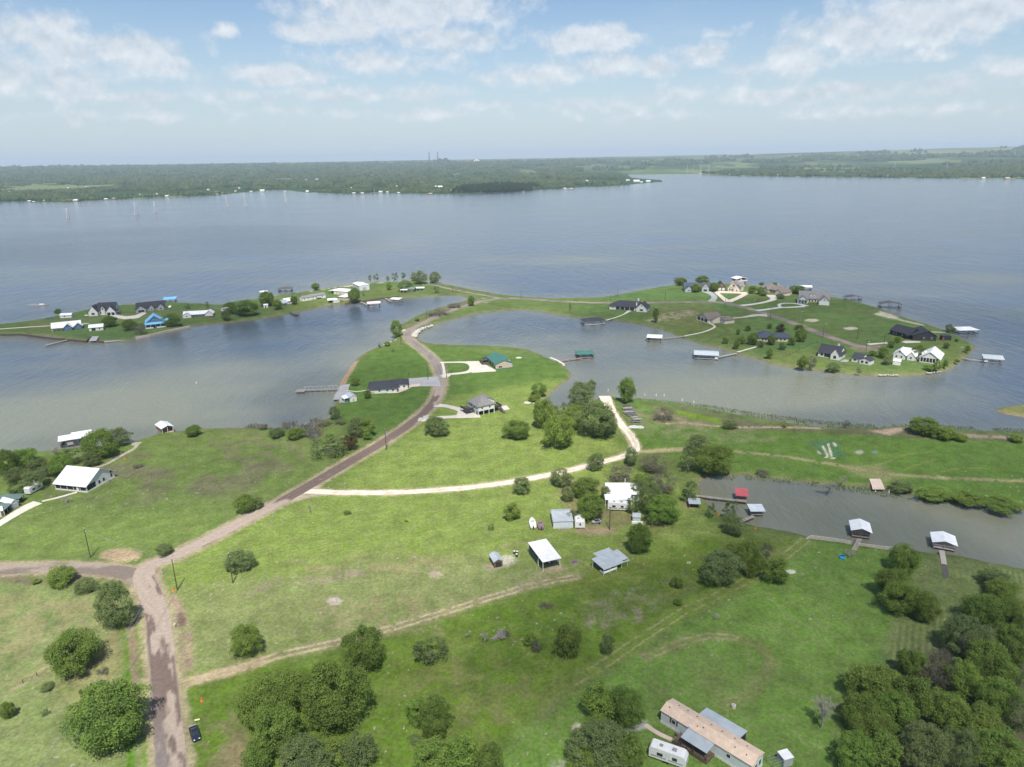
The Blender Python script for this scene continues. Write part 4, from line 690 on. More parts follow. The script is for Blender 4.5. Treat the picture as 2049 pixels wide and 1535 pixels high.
TREES = """
m 390 300 190 120 M hanging over the left branch road
m 550 365 150 100 o between the branch road and the road bend
m 740 490 240 310 O with pale trunk at the inside of the road fork
m 475 790 350 280 D spreading wide in the field left of the roadside ditch
m 690 1205 490 420 D largest one beside the bottom stretch of road
m 45 1170 95 110 D cut by the left edge of the photo
m 290 1185 50 50 s alone in the bottom left field
m 300 1020 90 60 o beside bare earth in the bottom left field
m 522 1047 26 26 d tiny and alone above the largest roadside tree
m 665 915 80 55 k beside the mown strip west of the ditch
m 1060 130 125 80 o beside the bare earth patch at the fork
m 1545 200 195 150 O behind the dark leaning utility pole
m 1590 715 195 225 M standing alone above the dirt driveway
m 230 335 60 40 m in the ditch of the branch road
n 955 455 270 295 D touching the dirt driveway
n 330 790 430 360 D upper left one of the big thicket right of the road
n 370 980 350 360 M lower left one of the big thicket right of the road
n 250 1170 210 200 D at the foot of the thicket by the bottom edge
n 545 740 240 260 M filling the middle of the big thicket
n 760 770 420 470 D right one of the big thicket below the dirt driveway
n 560 1190 420 220 O at the bottom edge beside the big thicket
n 780 1130 220 190 M wedged between olive trees near the bottom edge
n 920 1140 230 250 O with bare limbs showing near the bottom edge
n 880 1230 160 100 B small and bright at the bottom edge
n 1390 460 250 190 S with dark twigs in the middle of the rough ground
n 1420 910 240 260 D in the rough ground above the bottom edge
n 1305 880 150 190 B pressed against a darker neighbour in rough ground
n 1400 1170 240 230 M left one of three at the bottom centre
n 1600 1150 240 250 B middle one of three at the bottom centre
n 1790 1190 190 210 D right one of three at the bottom centre
n 1850 370 160 90 x on the upper rough ground
n 1750 380 60 110 X thin and small on the upper rough ground
n 1640 370 44 50 x smallest of the rough ground
n 1290 1060 110 70 s among the rough grass near the bottom
n 2040 400 60 90 b at the edge of the weedy strip
o 440 725 165 205 D round and alone in the weedy strip
o 200 700 90 90 B half grey in the weedy strip
o 240 750 80 90 G next to the round tree of the weedy strip
o 700 745 105 130 O at the lower edge of the weedy strip
o 1440 235 290 240 O large in the thicket below the pond
o 1620 190 180 230 D right one of the thicket below the pond
o 1520 150 180 110 M top one of the thicket below the pond
o 1790 270 160 165 M beside the bare spot east of the thicket
o 1150 345 80 70 d in the weeds left of the thicket
o 1155 465 60 60 b beside the two wheel tracks
o 1355 335 70 60 b at the foot of the thicket
o 900 65 160 165 D round behind the low grey roofed carport
o 650 1110 215 250 B left one above the mobile home
o 815 1145 235 260 D right one above the mobile home
o 640 1290 200 190 M below the pair near the gravel drive
o 660 1400 430 280 O large and feathery left of the camper
o 830 1440 240 260 M hanging over the white camper
o 560 1500 240 180 M left foot of the feathery tree
o 1400 565 60 60 x small in the wide right lawn
o 300 490 100 60 k at the left end of the weedy strip
o 25 680 90 50 g low in the rough grass
o 1720 140 90 120 G behind the leafy tree near the pond bank
p 1000 185 185 200 B standing at the pond bank
p 925 350 230 210 D left one of the big clump on the lawn
p 985 440 230 230 M front one of the big clump on the lawn
p 1120 490 190 205 D right one of the big clump on the lawn
p 1590 320 190 110 O nearest the pond at the right side
p 1640 400 210 150 M just below the olive tree at the right side
p 1510 520 260 220 D top left of the right hand wood
p 1690 540 220 200 D top right of the right hand wood
p 1400 690 310 290 O wide one in the upper wood
p 1700 740 230 260 M at the right edge of the upper wood
p 1560 860 290 270 D in the middle of the right hand wood
p 1025 860 150 180 D narrow one at the tip of the wood
p 1100 830 90 90 b behind the narrow dark tree of the wood
p 1240 900 200 260 G in the wood beside the mown lawn
p 1390 960 250 240 B in the heart of the right hand wood
p 1620 1090 270 280 B to the right of the wood's heart
p 820 1010 330 290 M leading one of the big left wood
p 930 1170 300 280 B bright middle of the big left wood
p 1060 1100 210 300 D shaded right side of the big left wood
p 720 1180 230 240 D shaded left side of the big left wood
p 1300 1180 300 270 B mid wood with pale green crown
p 790 1290 300 250 D lower left flank of the wood
p 690 1430 280 260 B bottom left corner of the wood
p 870 1440 230 240 M at the bottom edge left of the pale limbs
p 1130 1400 340 330 O with pale limbs at the bottom of the wood
p 1360 1420 250 280 O behind the pale limbed one at the bottom
p 1510 1260 260 260 M right of the pale crowned one
p 1600 1430 310 300 M at the bottom near the right corner
p 1740 1200 170 260 S at the right edge of the lower wood
p 1740 1470 170 160 S in the bottom right corner
p 1720 960 120 140 O at the right edge above a bare path
p 480 1170 205 250 X alone on the lawn left of the wood
p 645 155 85 75 x beside the blue pedal boat
l 300 175 90 120 S upper part leaning to the pond near the pier
l 320 265 130 130 O standing by the orange marker
l 190 185 60 90 S by the pond near the small shelter
l 60 70 110 130 S behind the small open shelter
j 350 345 142 140 M round alone on the bright lawn
j 175 472 56 60 s in front of the round lawn tree
j 430 130 175 140 O first beside the white gravel lane
j 750 65 190 150 O second beside the white gravel lane
j 950 150 230 180 D tall one left of the white roofed house
j 990 300 250 230 M in front of the white roofed house
j 800 200 110 130 O left of the tall one by the shop roof
j 840 380 130 100 O leaning over the metal shop
j 1240 40 250 130 G above the white roofed house
j 1430 85 170 110 B behind the white roofed house
j 1590 105 240 180 G twiggy right of the white roofed house
j 1470 220 240 250 O left half of the crown right of the house
j 1590 320 290 250 B large dense right of the house
j 1340 290 115 150 S in front of the motorhome
j 1385 150 120 150 O overhanging the east end of the white roof
j 1115 190 90 120 O at the west corner of the white roof
j 1395 560 200 250 D round one east of the black pole
i 150 150 125 110 B at the east tip of the cove
i 120 225 110 60 m under the bright tree of the cove
i 480 200 250 200 O top of the big clump by the boat ramp
i 190 340 170 250 M left side of the big clump
i 330 310 130 120 S between crowns of the big clump
i 310 480 285 275 B front of the big clump
i 590 390 320 290 O right half of the big clump
i 430 370 200 190 M centre of the big clump
i 700 420 150 190 O touching the gravel lane at the big clump
i 560 130 100 110 O highest tip of the big clump
i 845 160 145 200 D upright alone beside the boat ramp
i 600 725 155 140 O third beside the white gravel lane
i 880 685 120 140 O at the bend of the gravel lane
i 1060 740 230 150 G behind the bend of the gravel lane
i 1410 590 205 160 O pale one at the head of the pond
i 1330 700 180 200 S below the pale one at the head of the pond
i 1545 710 280 250 D large at the head of the pond
i 1140 350 190 120 g in the brown weeds by the lake
i 1660 430 120 80 o on the sandy strip by the lake
i 60 440 60 90 X small beside the round lawn trees
d 300 1095 330 210 O round below the curved driveway
d 1215 1140 300 220 D round south of the white house
h 1885 205 160 110 D small beside the orange boathouse
h 970 330 330 280 M large beside the left shore path
h 1160 260 260 170 O hanging over the left shore path
h 740 440 250 170 S at the water by the grey boathouse
h 580 540 260 220 B above the big white barn
h 400 560 250 190 O in the grove left of the barn
h 230 470 270 170 B top of the grove at the left edge
h 50 510 210 250 D at the left edge of the grove
h 330 690 260 190 O beside the parked white camper
h 150 640 210 160 O low in the grove at the left edge
h 150 770 140 120 S yellowish behind the green roofed shed
h 540 400 170 90 X at the water left of the grey boathouse
h 640 880 120 90 x in front of the white barn
h 880 480 200 130 O between the barn and the shore path
h 1340 550 110 50 k beside a fire spot on the left field
c 1090 785 125 120 M by the lakeside ramp of the black roofed house
c 1250 955 100 110 D at the corner of the black roofed house
c 1575 390 38 44 s on the lawn above the black roofed house
c 1405 330 50 60 s at the sandy bank north of the lawn
c 1500 310 80 60 m at the top of the sandy bank
c 825 1190 145 180 O at the point below the boat ramp slab
c 1615 110 160 210 M with upright limbs by the road curve
c 1780 690 24 50 s behind the black roofed house
c 900 1300 150 100 k at the marshy inlet
c 700 1330 200 80 k left of the marshy inlet
q 1400 330 230 170 O behind the inlet south of the lawn
q 1490 340 140 170 M right of the inlet trees
q 1490 410 90 80 b at the foot of the inlet trees
q 1150 500 320 210 S wide one between inlet and road
q 1160 430 110 80 b top of the wide one by the inlet
q 1330 470 140 140 R beside the inlet
q 850 390 160 110 m on the bank left of the inlet
q 680 380 180 90 o along the bank left of the inlet
q 560 330 110 60 g at the water on the left field
q 400 1015 190 170 M beside the pale road
q 500 1010 140 120 O right half of the one beside the pale road
q 985 1050 54 100 X thin beside the start of the gravel lane
q 1310 1095 70 45 m small on the bright lawn
q 1838 1168 30 25 s tiny on the bright lawn
a 463 335 52 50 D alone at the far tip by the small white shed
a 875 412 115 90 D between the garage and the black roofed house
a 1030 440 105 90 D left of the blue roofed house
a 1110 465 100 100 G in front of the blue roofed house
a 1375 400 130 110 M right of the blue roofed house
a 1500 292 50 46 s on the far bank behind the long white house
a 1655 278 34 50 s near the water behind the long white house
a 1850 305 120 100 M left crown of the dense clump
a 1810 365 90 80 O at the bank below the white camper
b 50 385 190 125 D biggest of the dense clump on the left peninsula
b 215 310 130 115 D in front of the small white dock
b 300 357 85 80 M left of the small white cottage
b 433 322 62 70 D in front of the long white house
b 605 215 66 60 D alone on the sandy far beach
b 912 282 102 112 D dark tall by the pink cottage
b 990 272 26 36 s on the lawn by the white workshop
b 1192 215 46 54 M round near the white workshop
b 1325 205 140 80 O hanging over the green roofed shed
b 1430 140 130 105 O large on the far beach
b 1560 140 115 84 O last on the far beach
b 1042 145 38 50 S first in the row on the far beach
b 1090 137 50 62 S second in the row on the far beach
b 1240 135 52 72 S third in the row on the far beach
b 1308 125 42 60 S fourth in the row on the far beach
b 1180 150 36 44 S faintest in the row on the far beach
b 1850 328 62 82 D at the neck between the two waters
b 1575 235 50 60 s on the lawn at the narrow end
b 1420 480 40 26 d at the waterside of the narrow road bank
b 1590 420 200 40 g along the waterside of the narrow road bank
b 1720 365 120 40 g upper end of the road bank
f 232 125 135 85 D over the small far dock
f 465 110 152 92 D behind the grey gabled house
f 395 195 120 90 D in front of the grey gabled house
f 590 185 110 95 D between two gabled houses
f 1000 212 95 85 M left of the brown roofed house
f 1085 225 80 80 D in front of the brown roofed house
f 1125 252 90 62 O low by the drive of the brown roofed house
f 1300 285 90 46 O round by the right gable of the brown roofed house
f 1350 200 32 44 D small cone behind the brown roofed house
f 1485 212 152 82 D in front of the far white dock
f 1240 155 60 34 D behind the brown roofed house
f 1100 152 60 34 D behind the left end of the brown roof
f 955 630 76 66 M in the orchard above the low dark roofed house
f 1187 605 62 60 D small one near the road in the orchard
f 1310 630 112 92 R behind the low dark roofed house
f 848 670 46 66 M left most in the upper orchard row
f 708 760 72 76 M nearest the fence in the orchard
f 885 755 96 96 M in the lower orchard row
f 830 805 82 100 D lowest in the orchard by the water
f 1010 745 122 130 D at the left corner of the low dark roofed house
f 1210 755 102 112 D in front of the low dark roofed house
f 1090 800 82 82 O below the low dark roofed house
f 1325 825 84 82 O below the right end of the low dark roofed house
f 1185 905 76 112 D alone above the shore path
f 1430 770 92 92 M right of the low dark roofed house
f 1508 622 92 60 D at the roadside by the orchard
f 1525 700 130 160 M largest beside the road of the peninsula
f 1545 1000 112 150 M on the bank left of the white walled house
f 1640 1000 112 150 G on the bank below the white walled house
f 1880 1045 152 92 O on the bank between white walled houses
g 1430 490 86 72 O next to the white roofed dock on the east shore
g 1400 635 52 52 D on the lawn below the small dark shed
g 1485 590 34 26 m on the east lawn
g 1575 665 46 60 M near the east tip
g 1165 690 110 120 D in front of the white metal roofed house
g 870 690 92 100 M left of the white metal roofed house
g 940 625 62 60 M at the drive of the black house
g 910 755 84 84 O by the small white garden shed
g 990 585 64 60 B in front of the black house
g 1250 820 84 52 m on the bank below the white metal roofed house
g 1325 805 72 84 M on the bank near the east pier
g 1390 790 44 70 M right of the bank trees near the east pier
g 665 845 52 60 g at the water below the white annexe
g 780 700 60 50 m by the turning place
g 1490 765 40 34 d at the foot of the east pier
e 1550 400 72 175 D upright at the shore beyond the white house
e 570 300 34 84 S alone on the strip of lawn
k 1310 195 220 120 M largest on the wild shore
k 1450 250 160 80 M right of the largest on the wild shore
k 1550 275 150 66 m tailing off along the wild shore
k 1990 290 112 60 m at the right edge of the wild shore
k 260 195 40 30 b tiny bright on the sandy line
k 600 650 160 100 X fallen into the pond
k 690 595 80 90 X behind the one fallen into the pond
k 1140 645 190 90 o on the pond bank right of the ramp
k 1390 700 260 70 m along the pond bank
k 1650 740 260 60 m further right along the pond bank
k 1900 780 280 60 m at the right end of the pond bank
k 100 540 120 50 g at the head of the pond bank
k 720 180 70 60 G in the reeds of the wild shore
"""
for ln in TREES.strip().splitlines():
    q = ln.split(' ', 6); tree(q[0], float(q[1]), float(q[2]), float(q[3]), float(q[4]), q[5], q[6])
# ================================================================ buildings
# white barn house on the left shore
s = Th('barn_house', 'big white barn house with white metal roof and dark screened porch, left field', 'house', 'h', (855, 810), (1120, 660)); s.rm = R_WHITE
W = 14.5; s.bx('foundation', CONC, -.2, 14.3, -.2, W+.2, -.1, .35)
s.gable(0, 14.1, 0, W, 2.9, 3.9, 'y', o=.7, rx=7.4)
s.bx('porch_screen', SCREEN, -.05, 0.02, .4, W-.3, .7, 2.75); s.bx('porch_screen', SCREEN, .3, 4.4, -.05, .02, .7, 2.85)
for y in (.2, 3, 6, 9, 12, W-.15): s.bx('post', TRIM, -.14, -.02, y-.1, y+.1, .3, 2.8)
s.wins('S', [6.3, 8.6, 12.6], 0, 1.7, .9, 1.2, fm=TRIMD); s.win('S', 12.6, 0, 3.2, .8, .9, fm=TRIMD); s.door('W', 4.2, -.05, TRIM); s.bx('air_conditioner', METALG, 9.6, 10.6, -1.4, -.5, .1, .9)
# green roofed metal house
s = Th('metal_house', 'tan metal house with green roof and dark side porch beside the loop drive', 'house', 'd', (980, 455), (1168, 435)); s.rm = R_GREEN; s.wm = W_TAN
s.gable(0, 10.4, 0, 19, 3.4, 1.9, 'y', o=.5); s.bx('skirting', R_GREEN, -.06, 10.46, -.06, 19.06, 0, .6)
s.wins('S', [2.3, 3.4], 0, 1.5, 1.0, .9, fm=TRIMD); 
for y in (2.2, 6.3, 10.3): s.garage('W', y, 0, 3.2, 2.8, m=GLASS, fm=W_TAN)
s.door('W', 13.2, 0); s.slab(-3.6, -.4, 14, 19.3, 2.7, 3.2, 'x', rm=R_BLACK); s.posts([(-4.4, 13.2), (-4.4, 16), (-4.4, 19)], 2.5, TRIMD); s.bx('deck', WOODD, -4.8, -.1, 12.8, 19.3, .1, .9); s.bx('railing', TRIMD, -4.8, -4.7, 12.8, 19.3, .9, 1.9)
s.win('E', 6, 10.4, 1.7); s.win('E', 12, 10.4, 1.7); s.bx('vent', TRIM, 9.4, 9.7, 2.8, 3.1, 3.4, 4.5)
# raised white house
s = Th('raised_house', 'white house raised on posts with grey hip roof and dark decks, centre lawn', 'house', 'd', (782, 985), (966, 945)); s.rm = R_GREY
L = s.L; s.bx('ground_floor', W_LTGR, 1.0, L-.4, 2.6, 10.4, 0, 2.4); s.hip(0, L, 0, 10.8, 4.9, 3.4, z0=2.4, o=.5)
s.posts([(.15, .15), (L*.33, .15), (L*.66, .15), (L-.15, .15), (.15, 3.4)], 2.4, TRIM, .14); s.bx('carport_shade_panel', SCREEN, 1.1, L-.5, 2.5, 2.59, 0, 2.4)  # dark panel over the pale wall paints the shade under the raised floor
s.gable(L-3.2, L+3.4, 6.2, 13, 4.4, 1.7, 'y', o=.4, z0=2.2, rm=R_GREY); s.posts([(L+3.1, 6.5), (L+3.1, 9.5), (L+3.1, 12.6)], 2.2, TRIMD, .12)
s.bx('deck', WOODD, L+.1, L+4.4, .8, 6.1, 2.1, 2.4); s.bx('deck', WOODD, -4.0, -.1, 4.8, 11.4, 2.0, 2.3); s.bx('railing', TRIMD, -4.0, -3.9, 4.8, 11.4, 2.3, 3.3); s.bx('railing', TRIMD, -4.0, -.1, 4.7, 4.8, 2.3, 3.3); s.bx('railing', TRIMD, L+.1, L+4.4, .7, .8, 2.4, 3.3); s.bx('railing', TRIMD, L+4.4, L+4.5, .7, 6.1, 2.4, 3.3)
s.posts([(-3.8, 5), (-3.8, 8), (-3.8, 11.2), (L+4.2, 1), (L+4.2, 5.8)], 2.0, TRIMD); s.wins('W', [2, 4, 7, 9], 0, 3.8, .7, .8, fm=TRIMD); s.wins('S', [2.2, 6.4], 0, 3.8, .8, .8, fm=TRIMD); s.part('stair', MB().prism([(.8, 0), (-3.4, 0), (-3.4, .4), (.8, 2.2)], 'x', L+3.3, L+4.3), WOODD)
# black roofed house by the lake
s = Th('hip_roof_house', 'white house with broad black shingle roof between the lake ramp and the road', 'house', 'c', (1350, 945), (1625, 930)); s.rm = R_BLACK
s.hip(-3.2, 11.6, 0, 11.5, 2.8, 2.7, o=.8); s.hip(8, 17.4, 5.6, 13.8, 2.85, 2.0, o=.6); s.bx('stone_corner', W_TAN, -3.3, -.4, -.06, .5, 0, 1.2); s.chim(2.4, 7, 4.2, 5.2, .3, TRIM)
s.wins('S', [2.3, 6.5, 9.5], 0, 1.5, 1.2, 1.1); s.wins('S', [12.6, 15.4], 5.6, 1.5, 1.3, 1.1); s.door('E', 3.6, 11.6)
# ---- left peninsula
s = Th('metal_roof_house', 'pale blue house with jagged white metal roof, leftmost on the left peninsula', 'house', 'a', (405, 497), (668, 470)); s.rm = R_WHITE; s.wm = W_LTGR
s.ang; s.gable(1, 20, 3, 11, 2.6, 2.8, 'x', o=.8); s.gable(9, 14.5, -1.6, 7.5, 2.5, 2.6, 'y', o=.7, wm=W_BLUE); s.gable(16, 21, .5, 8, 2.5, 2.2, 'y', o=.6, wm=W_BLUE); s.slab(1, 8.6, -.2, 2.9, 2.2, 2.7, 'y'); s.posts([(1.2, 0), (4, 0), (7, 0)], 2.2); s.wins('S', [10.6, 12.9], -1.6, 1.4, 1.2, 1.2); s.win('S', 18.5, .5, 1.4); s.win('S', 4, 3, 1.4, 2, 1.2)
s = Th('garage', 'small white garage with white metal roof right of the jagged roofed house', 'garage', 'a', (715, 492), (828, 482)); s.rm = R_WHITE
s.gable(0, s.L, 0, 7, 2.7, 1.6, 'x', o=.5); s.garage('S', 3, 0, 3, 2.2, GLASS); s.win('S', 7, 0, 1.5)
s = Th('gabled_house', 'tall white brick house with steep black gables on the left peninsula', 'house', 'a', (712, 372), (930, 360)); s.rm = R_BLACK; s.wm = W_WHITE
s.gable(0, 7, 0, 11, 3.2, 5.0, 'y', o=.3); s.gable(6, 20.5, 3, 12, 3.6, 6.0, 'x', o=.3); s.gable(14, 20.8, -1.0, 8, 3.2, 4.2, 'y', o=.3, wm=W_WHITE); s.gable(9.2, 12.2, 1.8, 6, 5.4, 1.9, 'y', o=.2)
s.win('S', 3.5, 0, 1.8, 2.4, 1.6, fm=TRIMD); s.win('S', 10.7, 1.8, 5.2, 1.2, 1.5, fm=TRIMD); s.garage('S', 15.8, -1, 2.6, 2.4, GLASS, TRIMD); s.garage('S', 19, -1, 2.4, 2.4, GLASS, TRIMD); s.door('S', 11.6, 3, TRIMD); s.win('S', 8.5, 3, 1.7, 1.6, 1.6, fm=TRIMD)
s = Th('gabled_house', 'grey house with white trimmed gables and charcoal roof near the blue dock', 'house', 'a', (1092, 345), (1330, 320)); s.rm = R_BLACK; s.wm = W_GREY
s.gable(1, 23, 4, 13, 2.8, 4.2, 'x', o=.5); s.gable(0, 7.6, -.6, 9, 2.8, 2.9, 'y', o=.5); s.gable(10, 14, 2.6, 8, 2.8, 2.4, 'y', o=.4); s.gable(16.6, 21.8, 1.4, 8, 2.8, 2.8, 'y', o=.4); s.garage('S', 3.8, -.6, 4.9, 2.2, SCREEN); s.win('S', 19.2, 1.4, 1.5, 1.6, 1.3); s.door('S', 12, 2.6)
s = Th('chalet_house', 'blue walled house with sky blue metal roof and wide front porch', 'house', 'a', (1175, 472), (1335, 455)); s.rm = R_BLUE; s.wm = W_BLUE
s.gable(0, 12.5, 2.6, 15, 4.0, 4.9, 'y', o=.6); s.slab(-.8, 14, -.6, 2.7, 2.9, 4.0, 'y'); s.posts([(-.5, -.3), (2.9, -.3), (6.4, -.3), (9.9, -.3), (13.6, -.3)], 2.9); s.wins('S', [3.3, 5.2, 7.3, 9.2], 2.6, 5.4, 1.1, 1.5); s.wins('S', [1.8, 4.4, 8.4, 10.8], 2.6, 1.7, 1.5, 1.8); s.bx('porch_wall', W_WHITE, -.8, 4.6, -.8, -.5, 0, .9); s.bx('porch_wall', W_WHITE, 7, 14, -.8, -.5, 0, .9); s.gable(12.4, 15.8, 7, 13, 3.4, 1.6, 'x', o=.4)
s = Th('long_house', 'long low white house with white metal roof on the left peninsula', 'house', 'a', (1465, 388), (1690, 375)); s.rm = R_WHITE
s.gable(0, 19, 3, 9.5, 2.5, 1.8, 'x', o=.6); s.gable(0, 6.4, 0, 8, 2.5, 1.8, 'y', o=.5); s.gable(17, 22.8, 1.4, 9, 2.6, 2.0, 'y', o=.6); s.slab(6.8, 17, 1.2, 3, 2.2, 2.6, 'y'); s.wins('S', [8, 10, 12.6, 14.6], 3, 1.4, 1.2, 1.2); s.win('S', 3, 0, 1.4); s.bx('planter', W_BROWN, 18, 24, -1.6, -1.2, 0, .9)
s = Th('garden_shed', 'small white shed at the far tip of the left peninsula', 'shed', 'a', (482, 388), (575, 384)); s.rm = R_WHITE; s.gable(0, s.L, 0, 4.6, 2.4, 1.2, 'x', o=.3); s.win('S', 3.6, 0, 1.4, 1.3, 1)
s = Th('cottage', 'low white cottage with pale metal roof left of the long grey roof', 'house', 'b', (322, 368), (478, 345)); s.rm = R_PALE; s.gable(0, 7, 0, 7, 2.5, 1.7, 'x'); s.gable(6, 16.5, 3, 10, 2.6, 2.1, 'x', rm=R_WHITE); s.slab(1, 6, -2, -.3, 2.0, 2.4, 'y'); s.wins('S', [2, 5], 0, 1.4, 1.2, 1.1); s.win('S', 10, 3, 1.5)
s = Th('mobile_home', 'long white mobile home with grey roof on the left peninsula', 'mobile home', 'b', (503, 332), (695, 304)); s.rm = R_GREY; s.gable(0, 9, 0, 6, 2.9, 1.3, 'x', o=.3); s.gable(8.6, 23.5, 1.3, 7.6, 3.0, 1.5, 'x', o=.3); s.wins('S', [2, 5.5], 0, 1.8, 1, 1.1); s.wins('S', [11, 14, 20], 1.3, 1.8, 1.1, 1.1); s.bx('deck', WOODD, 14, 18, -1.2, 1.2, .2, 1.1)
s = Th('metal_workshop', 'white flat roofed workshop with open side canopy and pink front annexe', 'workshop', 'b', (752, 275), (872, 286)); s.rm = R_WHITE; s.wm = W_CREAM; s.gable(0, 17, 0, 13, 3.4, 1.0, 'x', o=.4); s.slab(-8, 0, 1, 12, 2.6, 3.3, 'x'); s.posts([(-7.8, 1.2), (-7.8, 6), (-7.8, 11.8)], 2.6, TRIMD); s.bx('parked_implement', TRIMD, -6, -2, 4, 8, 0, 1.5)
s.win('S', 4, 0, 1.6); s.door('S', 8, 0)
s = Th('cottage', 'small pinkish cottage with white roof by the tall dark waterside tree', 'house', 'b', (792, 318), (866, 330)); s.rm = R_WHITE; s.wm = mat('pinkish_wall', (.52, .41, .35), .85, .1, 1); s.hip(0, 8.6, 0, 7, 2.9, 1.2, o=.5); s.wins('S', [2, 5.4], 0, 1.6, 1, 1.1); s.slab(-.5, 9, 6.6, 11, 3.6, 3.9, 'y')
s = Th('workshop', 'large plain white metal workshop on the far beach', 'workshop', 'b', (958, 248), (1034, 240)); s.rm = R_WHITE; s.wm = mat('pale_metal_wall', (.50, .52, .54), .6, .05, 1); s.gable(0, 10.2, 0, 20, 4.6, .9, 'y', o=.3); s.garage('S', 5, 0, 4, 3.2, W_GREY)
s = Th('carport', 'white open carport with a dark vehicle bay on the left peninsula', 'carport', 'b', (705, 346), (765, 342)); s.rm = R_WHITE; s.gable(0, 7, 0, 7, 2.4, .9, 'x', walls=False, o=.5); s.posts([(.1, .1), (6.9, .1), (.1, 6.9), (6.9, 6.9)], 2.4); s.bx('stored_boat', TRIMD, 1, 6, 1.5, 5, 0, 1.4)
s = Th('garden_shed', 'tiny white shed right of the white carport', 'shed', 'b', (772, 346), (799, 340)); s.rm = R_WHITE; s.gable(0, s.L, 0, 5, 2.5, 1.1, 'y', o=.15); s.door('S', s.L/2, 0, TRIM)
s = Th('garden_shed', 'tiny white shed beside the dense clump on the left peninsula', 'shed', 'b', (192, 387), (228, 384)); s.rm = R_WHITE; s.gable(0, s.L, 0, 3.4, 2.3, .9, 'x', o=.15); s.door('S', 1.5, 0, TRIMD)
s = Th('porch_house', 'small dark porch house with pale green roof under beach trees', 'house', 'b', (1285, 262), (1392, 262)); s.rm = R_GRGREEN; s.wm = W_BROWN; s.gable(0, 13, 2, 9, 2.9, 1.4, 'x'); s.slab(0, 7, -1.6, 1.8, 2.5, 2.9, 'y', rm=R_WHITE); s.posts([(.2, -1.4), (3.5, -1.4), (6.8, -1.4)], 2.5, TRIM); s.bx('deck', WOODD, 0, 7, -1.6, 1.9, .1, .6); s.win('S', 10, 2, 1.5)
s = Th('carport', 'long white roofed carport near the narrow end of the left peninsula', 'carport', 'b', (1408, 248), (1475, 246)); s.rm = R_WHITE; s.gable(0, s.L, 0, 5, 2.5, .6, 'x', walls=False); s.posts([(.1, .1), (4, .1), (7.9, .1), (.1, 4.9), (7.9, 4.9)], 2.5); s.bx('stored_trailer', METALG, 1, 7, 1.4, 3.8, .1, 1.5)
# ---- right peninsula
s = Th('gabled_house', 'dark blue roofed grey house at the west tip of the right peninsula', 'house', 'f', (272, 240), (352, 240)); s.rm = R_DKBLUE; s.wm = W_GREY
s.gable(0, 7.2, 0, 8, 2.7, 2.6, 'y', o=.4); s.gable(0, 13, 6, 15, 2.9, 4.2, 'x', o=.4); s.gable(15.5, 22, 2, 12, 3.2, 4.4, 'y', o=.4, rm=R_TAUPE); s.gable(11, 27, 8, 15, 3, 3.6, 'x', o=.4, rm=R_DKBLUE); s.win('S', 3.6, 0, 1.5, 1.8, 1.3); s.win('S', 18.7, 2, 4.5, 1.2, 1.2); s.garage('S', 18.7, 2, 3.6, 2.3, GLASS)
s = Th('chalet_house', 'small steep dark gabled house between two trees on the far shore', 'house', 'f', (618, 222), (708, 222)); s.rm = R_BLACK; s.wm = W_BROWN; s.gable(0, s.L, 0, 9, 3.2, 4.6, 'y', o=.5); s.garage('S', 2.4, 0, 2.6, 2.2, TRIM); s.garage('S', 5.8, 0, 2.2, 2.2, TRIM); s.win('S', 4.1, 0, 4.6, 1.4, 1.2)
s = Th('timber_framed_house', 'white house with brown timber framed gables behind the pink loop drive', 'house', 'f', (732, 228), (858, 236)); s.rm = R_GREY; s.wm = W_CREAM
s.gable(0, 10.4, 0, 11, 3.4, 5.8, 'y', o=.5); s.gable(5.6, 11, -1.6, 5, 2.9, 3.0, 'y', o=.4, rm=R_RUST); s.gable(1, 12.6, 5, 13, 4.4, 3.6, 'x', o=.4); s.wins('S', [2, 4], 0, 1.6, 1.2, 1.6, fm=W_BROWN); s.win('S', 5.2, 0, 5.2, 1.8, 1.6, fm=W_BROWN); s.door('S', 8.4, -1.6)
for x0, x1, z0, z1 in ((.6, 5.2, 3.5, 3.75), (5.1, 5.35, 6.5, 8.6), (3.4, 7.2, 6.6, 6.85)): s.bx('timber_beam', W_BROWN, x0, x1, -.09, -.03, z0, z1)
s.chim(10, 9, 6, 10.4, 1.2, W_CREAM)
s = Th('hip_roof_house', 'tan house with sprawling brown hip roofs on the far shore', 'house', 'f', (1062, 222), (1240, 262)); s.rm = R_TAUPE; s.wm = W_TAN
L = s.L; s.hip(0, L*.62, 2, 14, 3, 4.2); s.gable(L*.42, L*.6, -1, 7, 3, 2.8, 'y'); s.hip(L*.5, L*1.35, 2, 13, 3, 3.6); s.gable(L*1.15, L*1.5, -2.4, 8, 2.9, 2.9, 'y', wm=W_CREAM); s.garage('S', L*.52, -1, 2.6, 2.2); s.wins('S', [L*.7, L*.85, L*1.0], 2, 1.6, 1.4, 1.3); s.chim(L*.7, 9, 5, 7.6, 1.0, W_TAN); s.win('S', L*1.32, -2.4, 1.5)
s = Th('two_storey_house', 'cream two storey house with grey roof and dormers by the oval drive', 'house', 'f', (1485, 358), (1570, 362)); s.rm = R_GREY; s.wm = W_CREAM
L = s.L; K_ = L/8.; s.gable(0, 8, 0, 8.5, 3.0, 2.9, 'y', o=.5, wm=W_LTGR); s.gable(1, 25, 4.5, 15, 3.6, 5.2, 'x', o=.5); s.posts([(.3, -1.6), (2.7, -1.6), (5.2, -1.6), (7.7, -1.6)], 2.9, TRIM, .15); s.slab(0, 8, -1.8, .1, 2.8, 3.0, 'y')
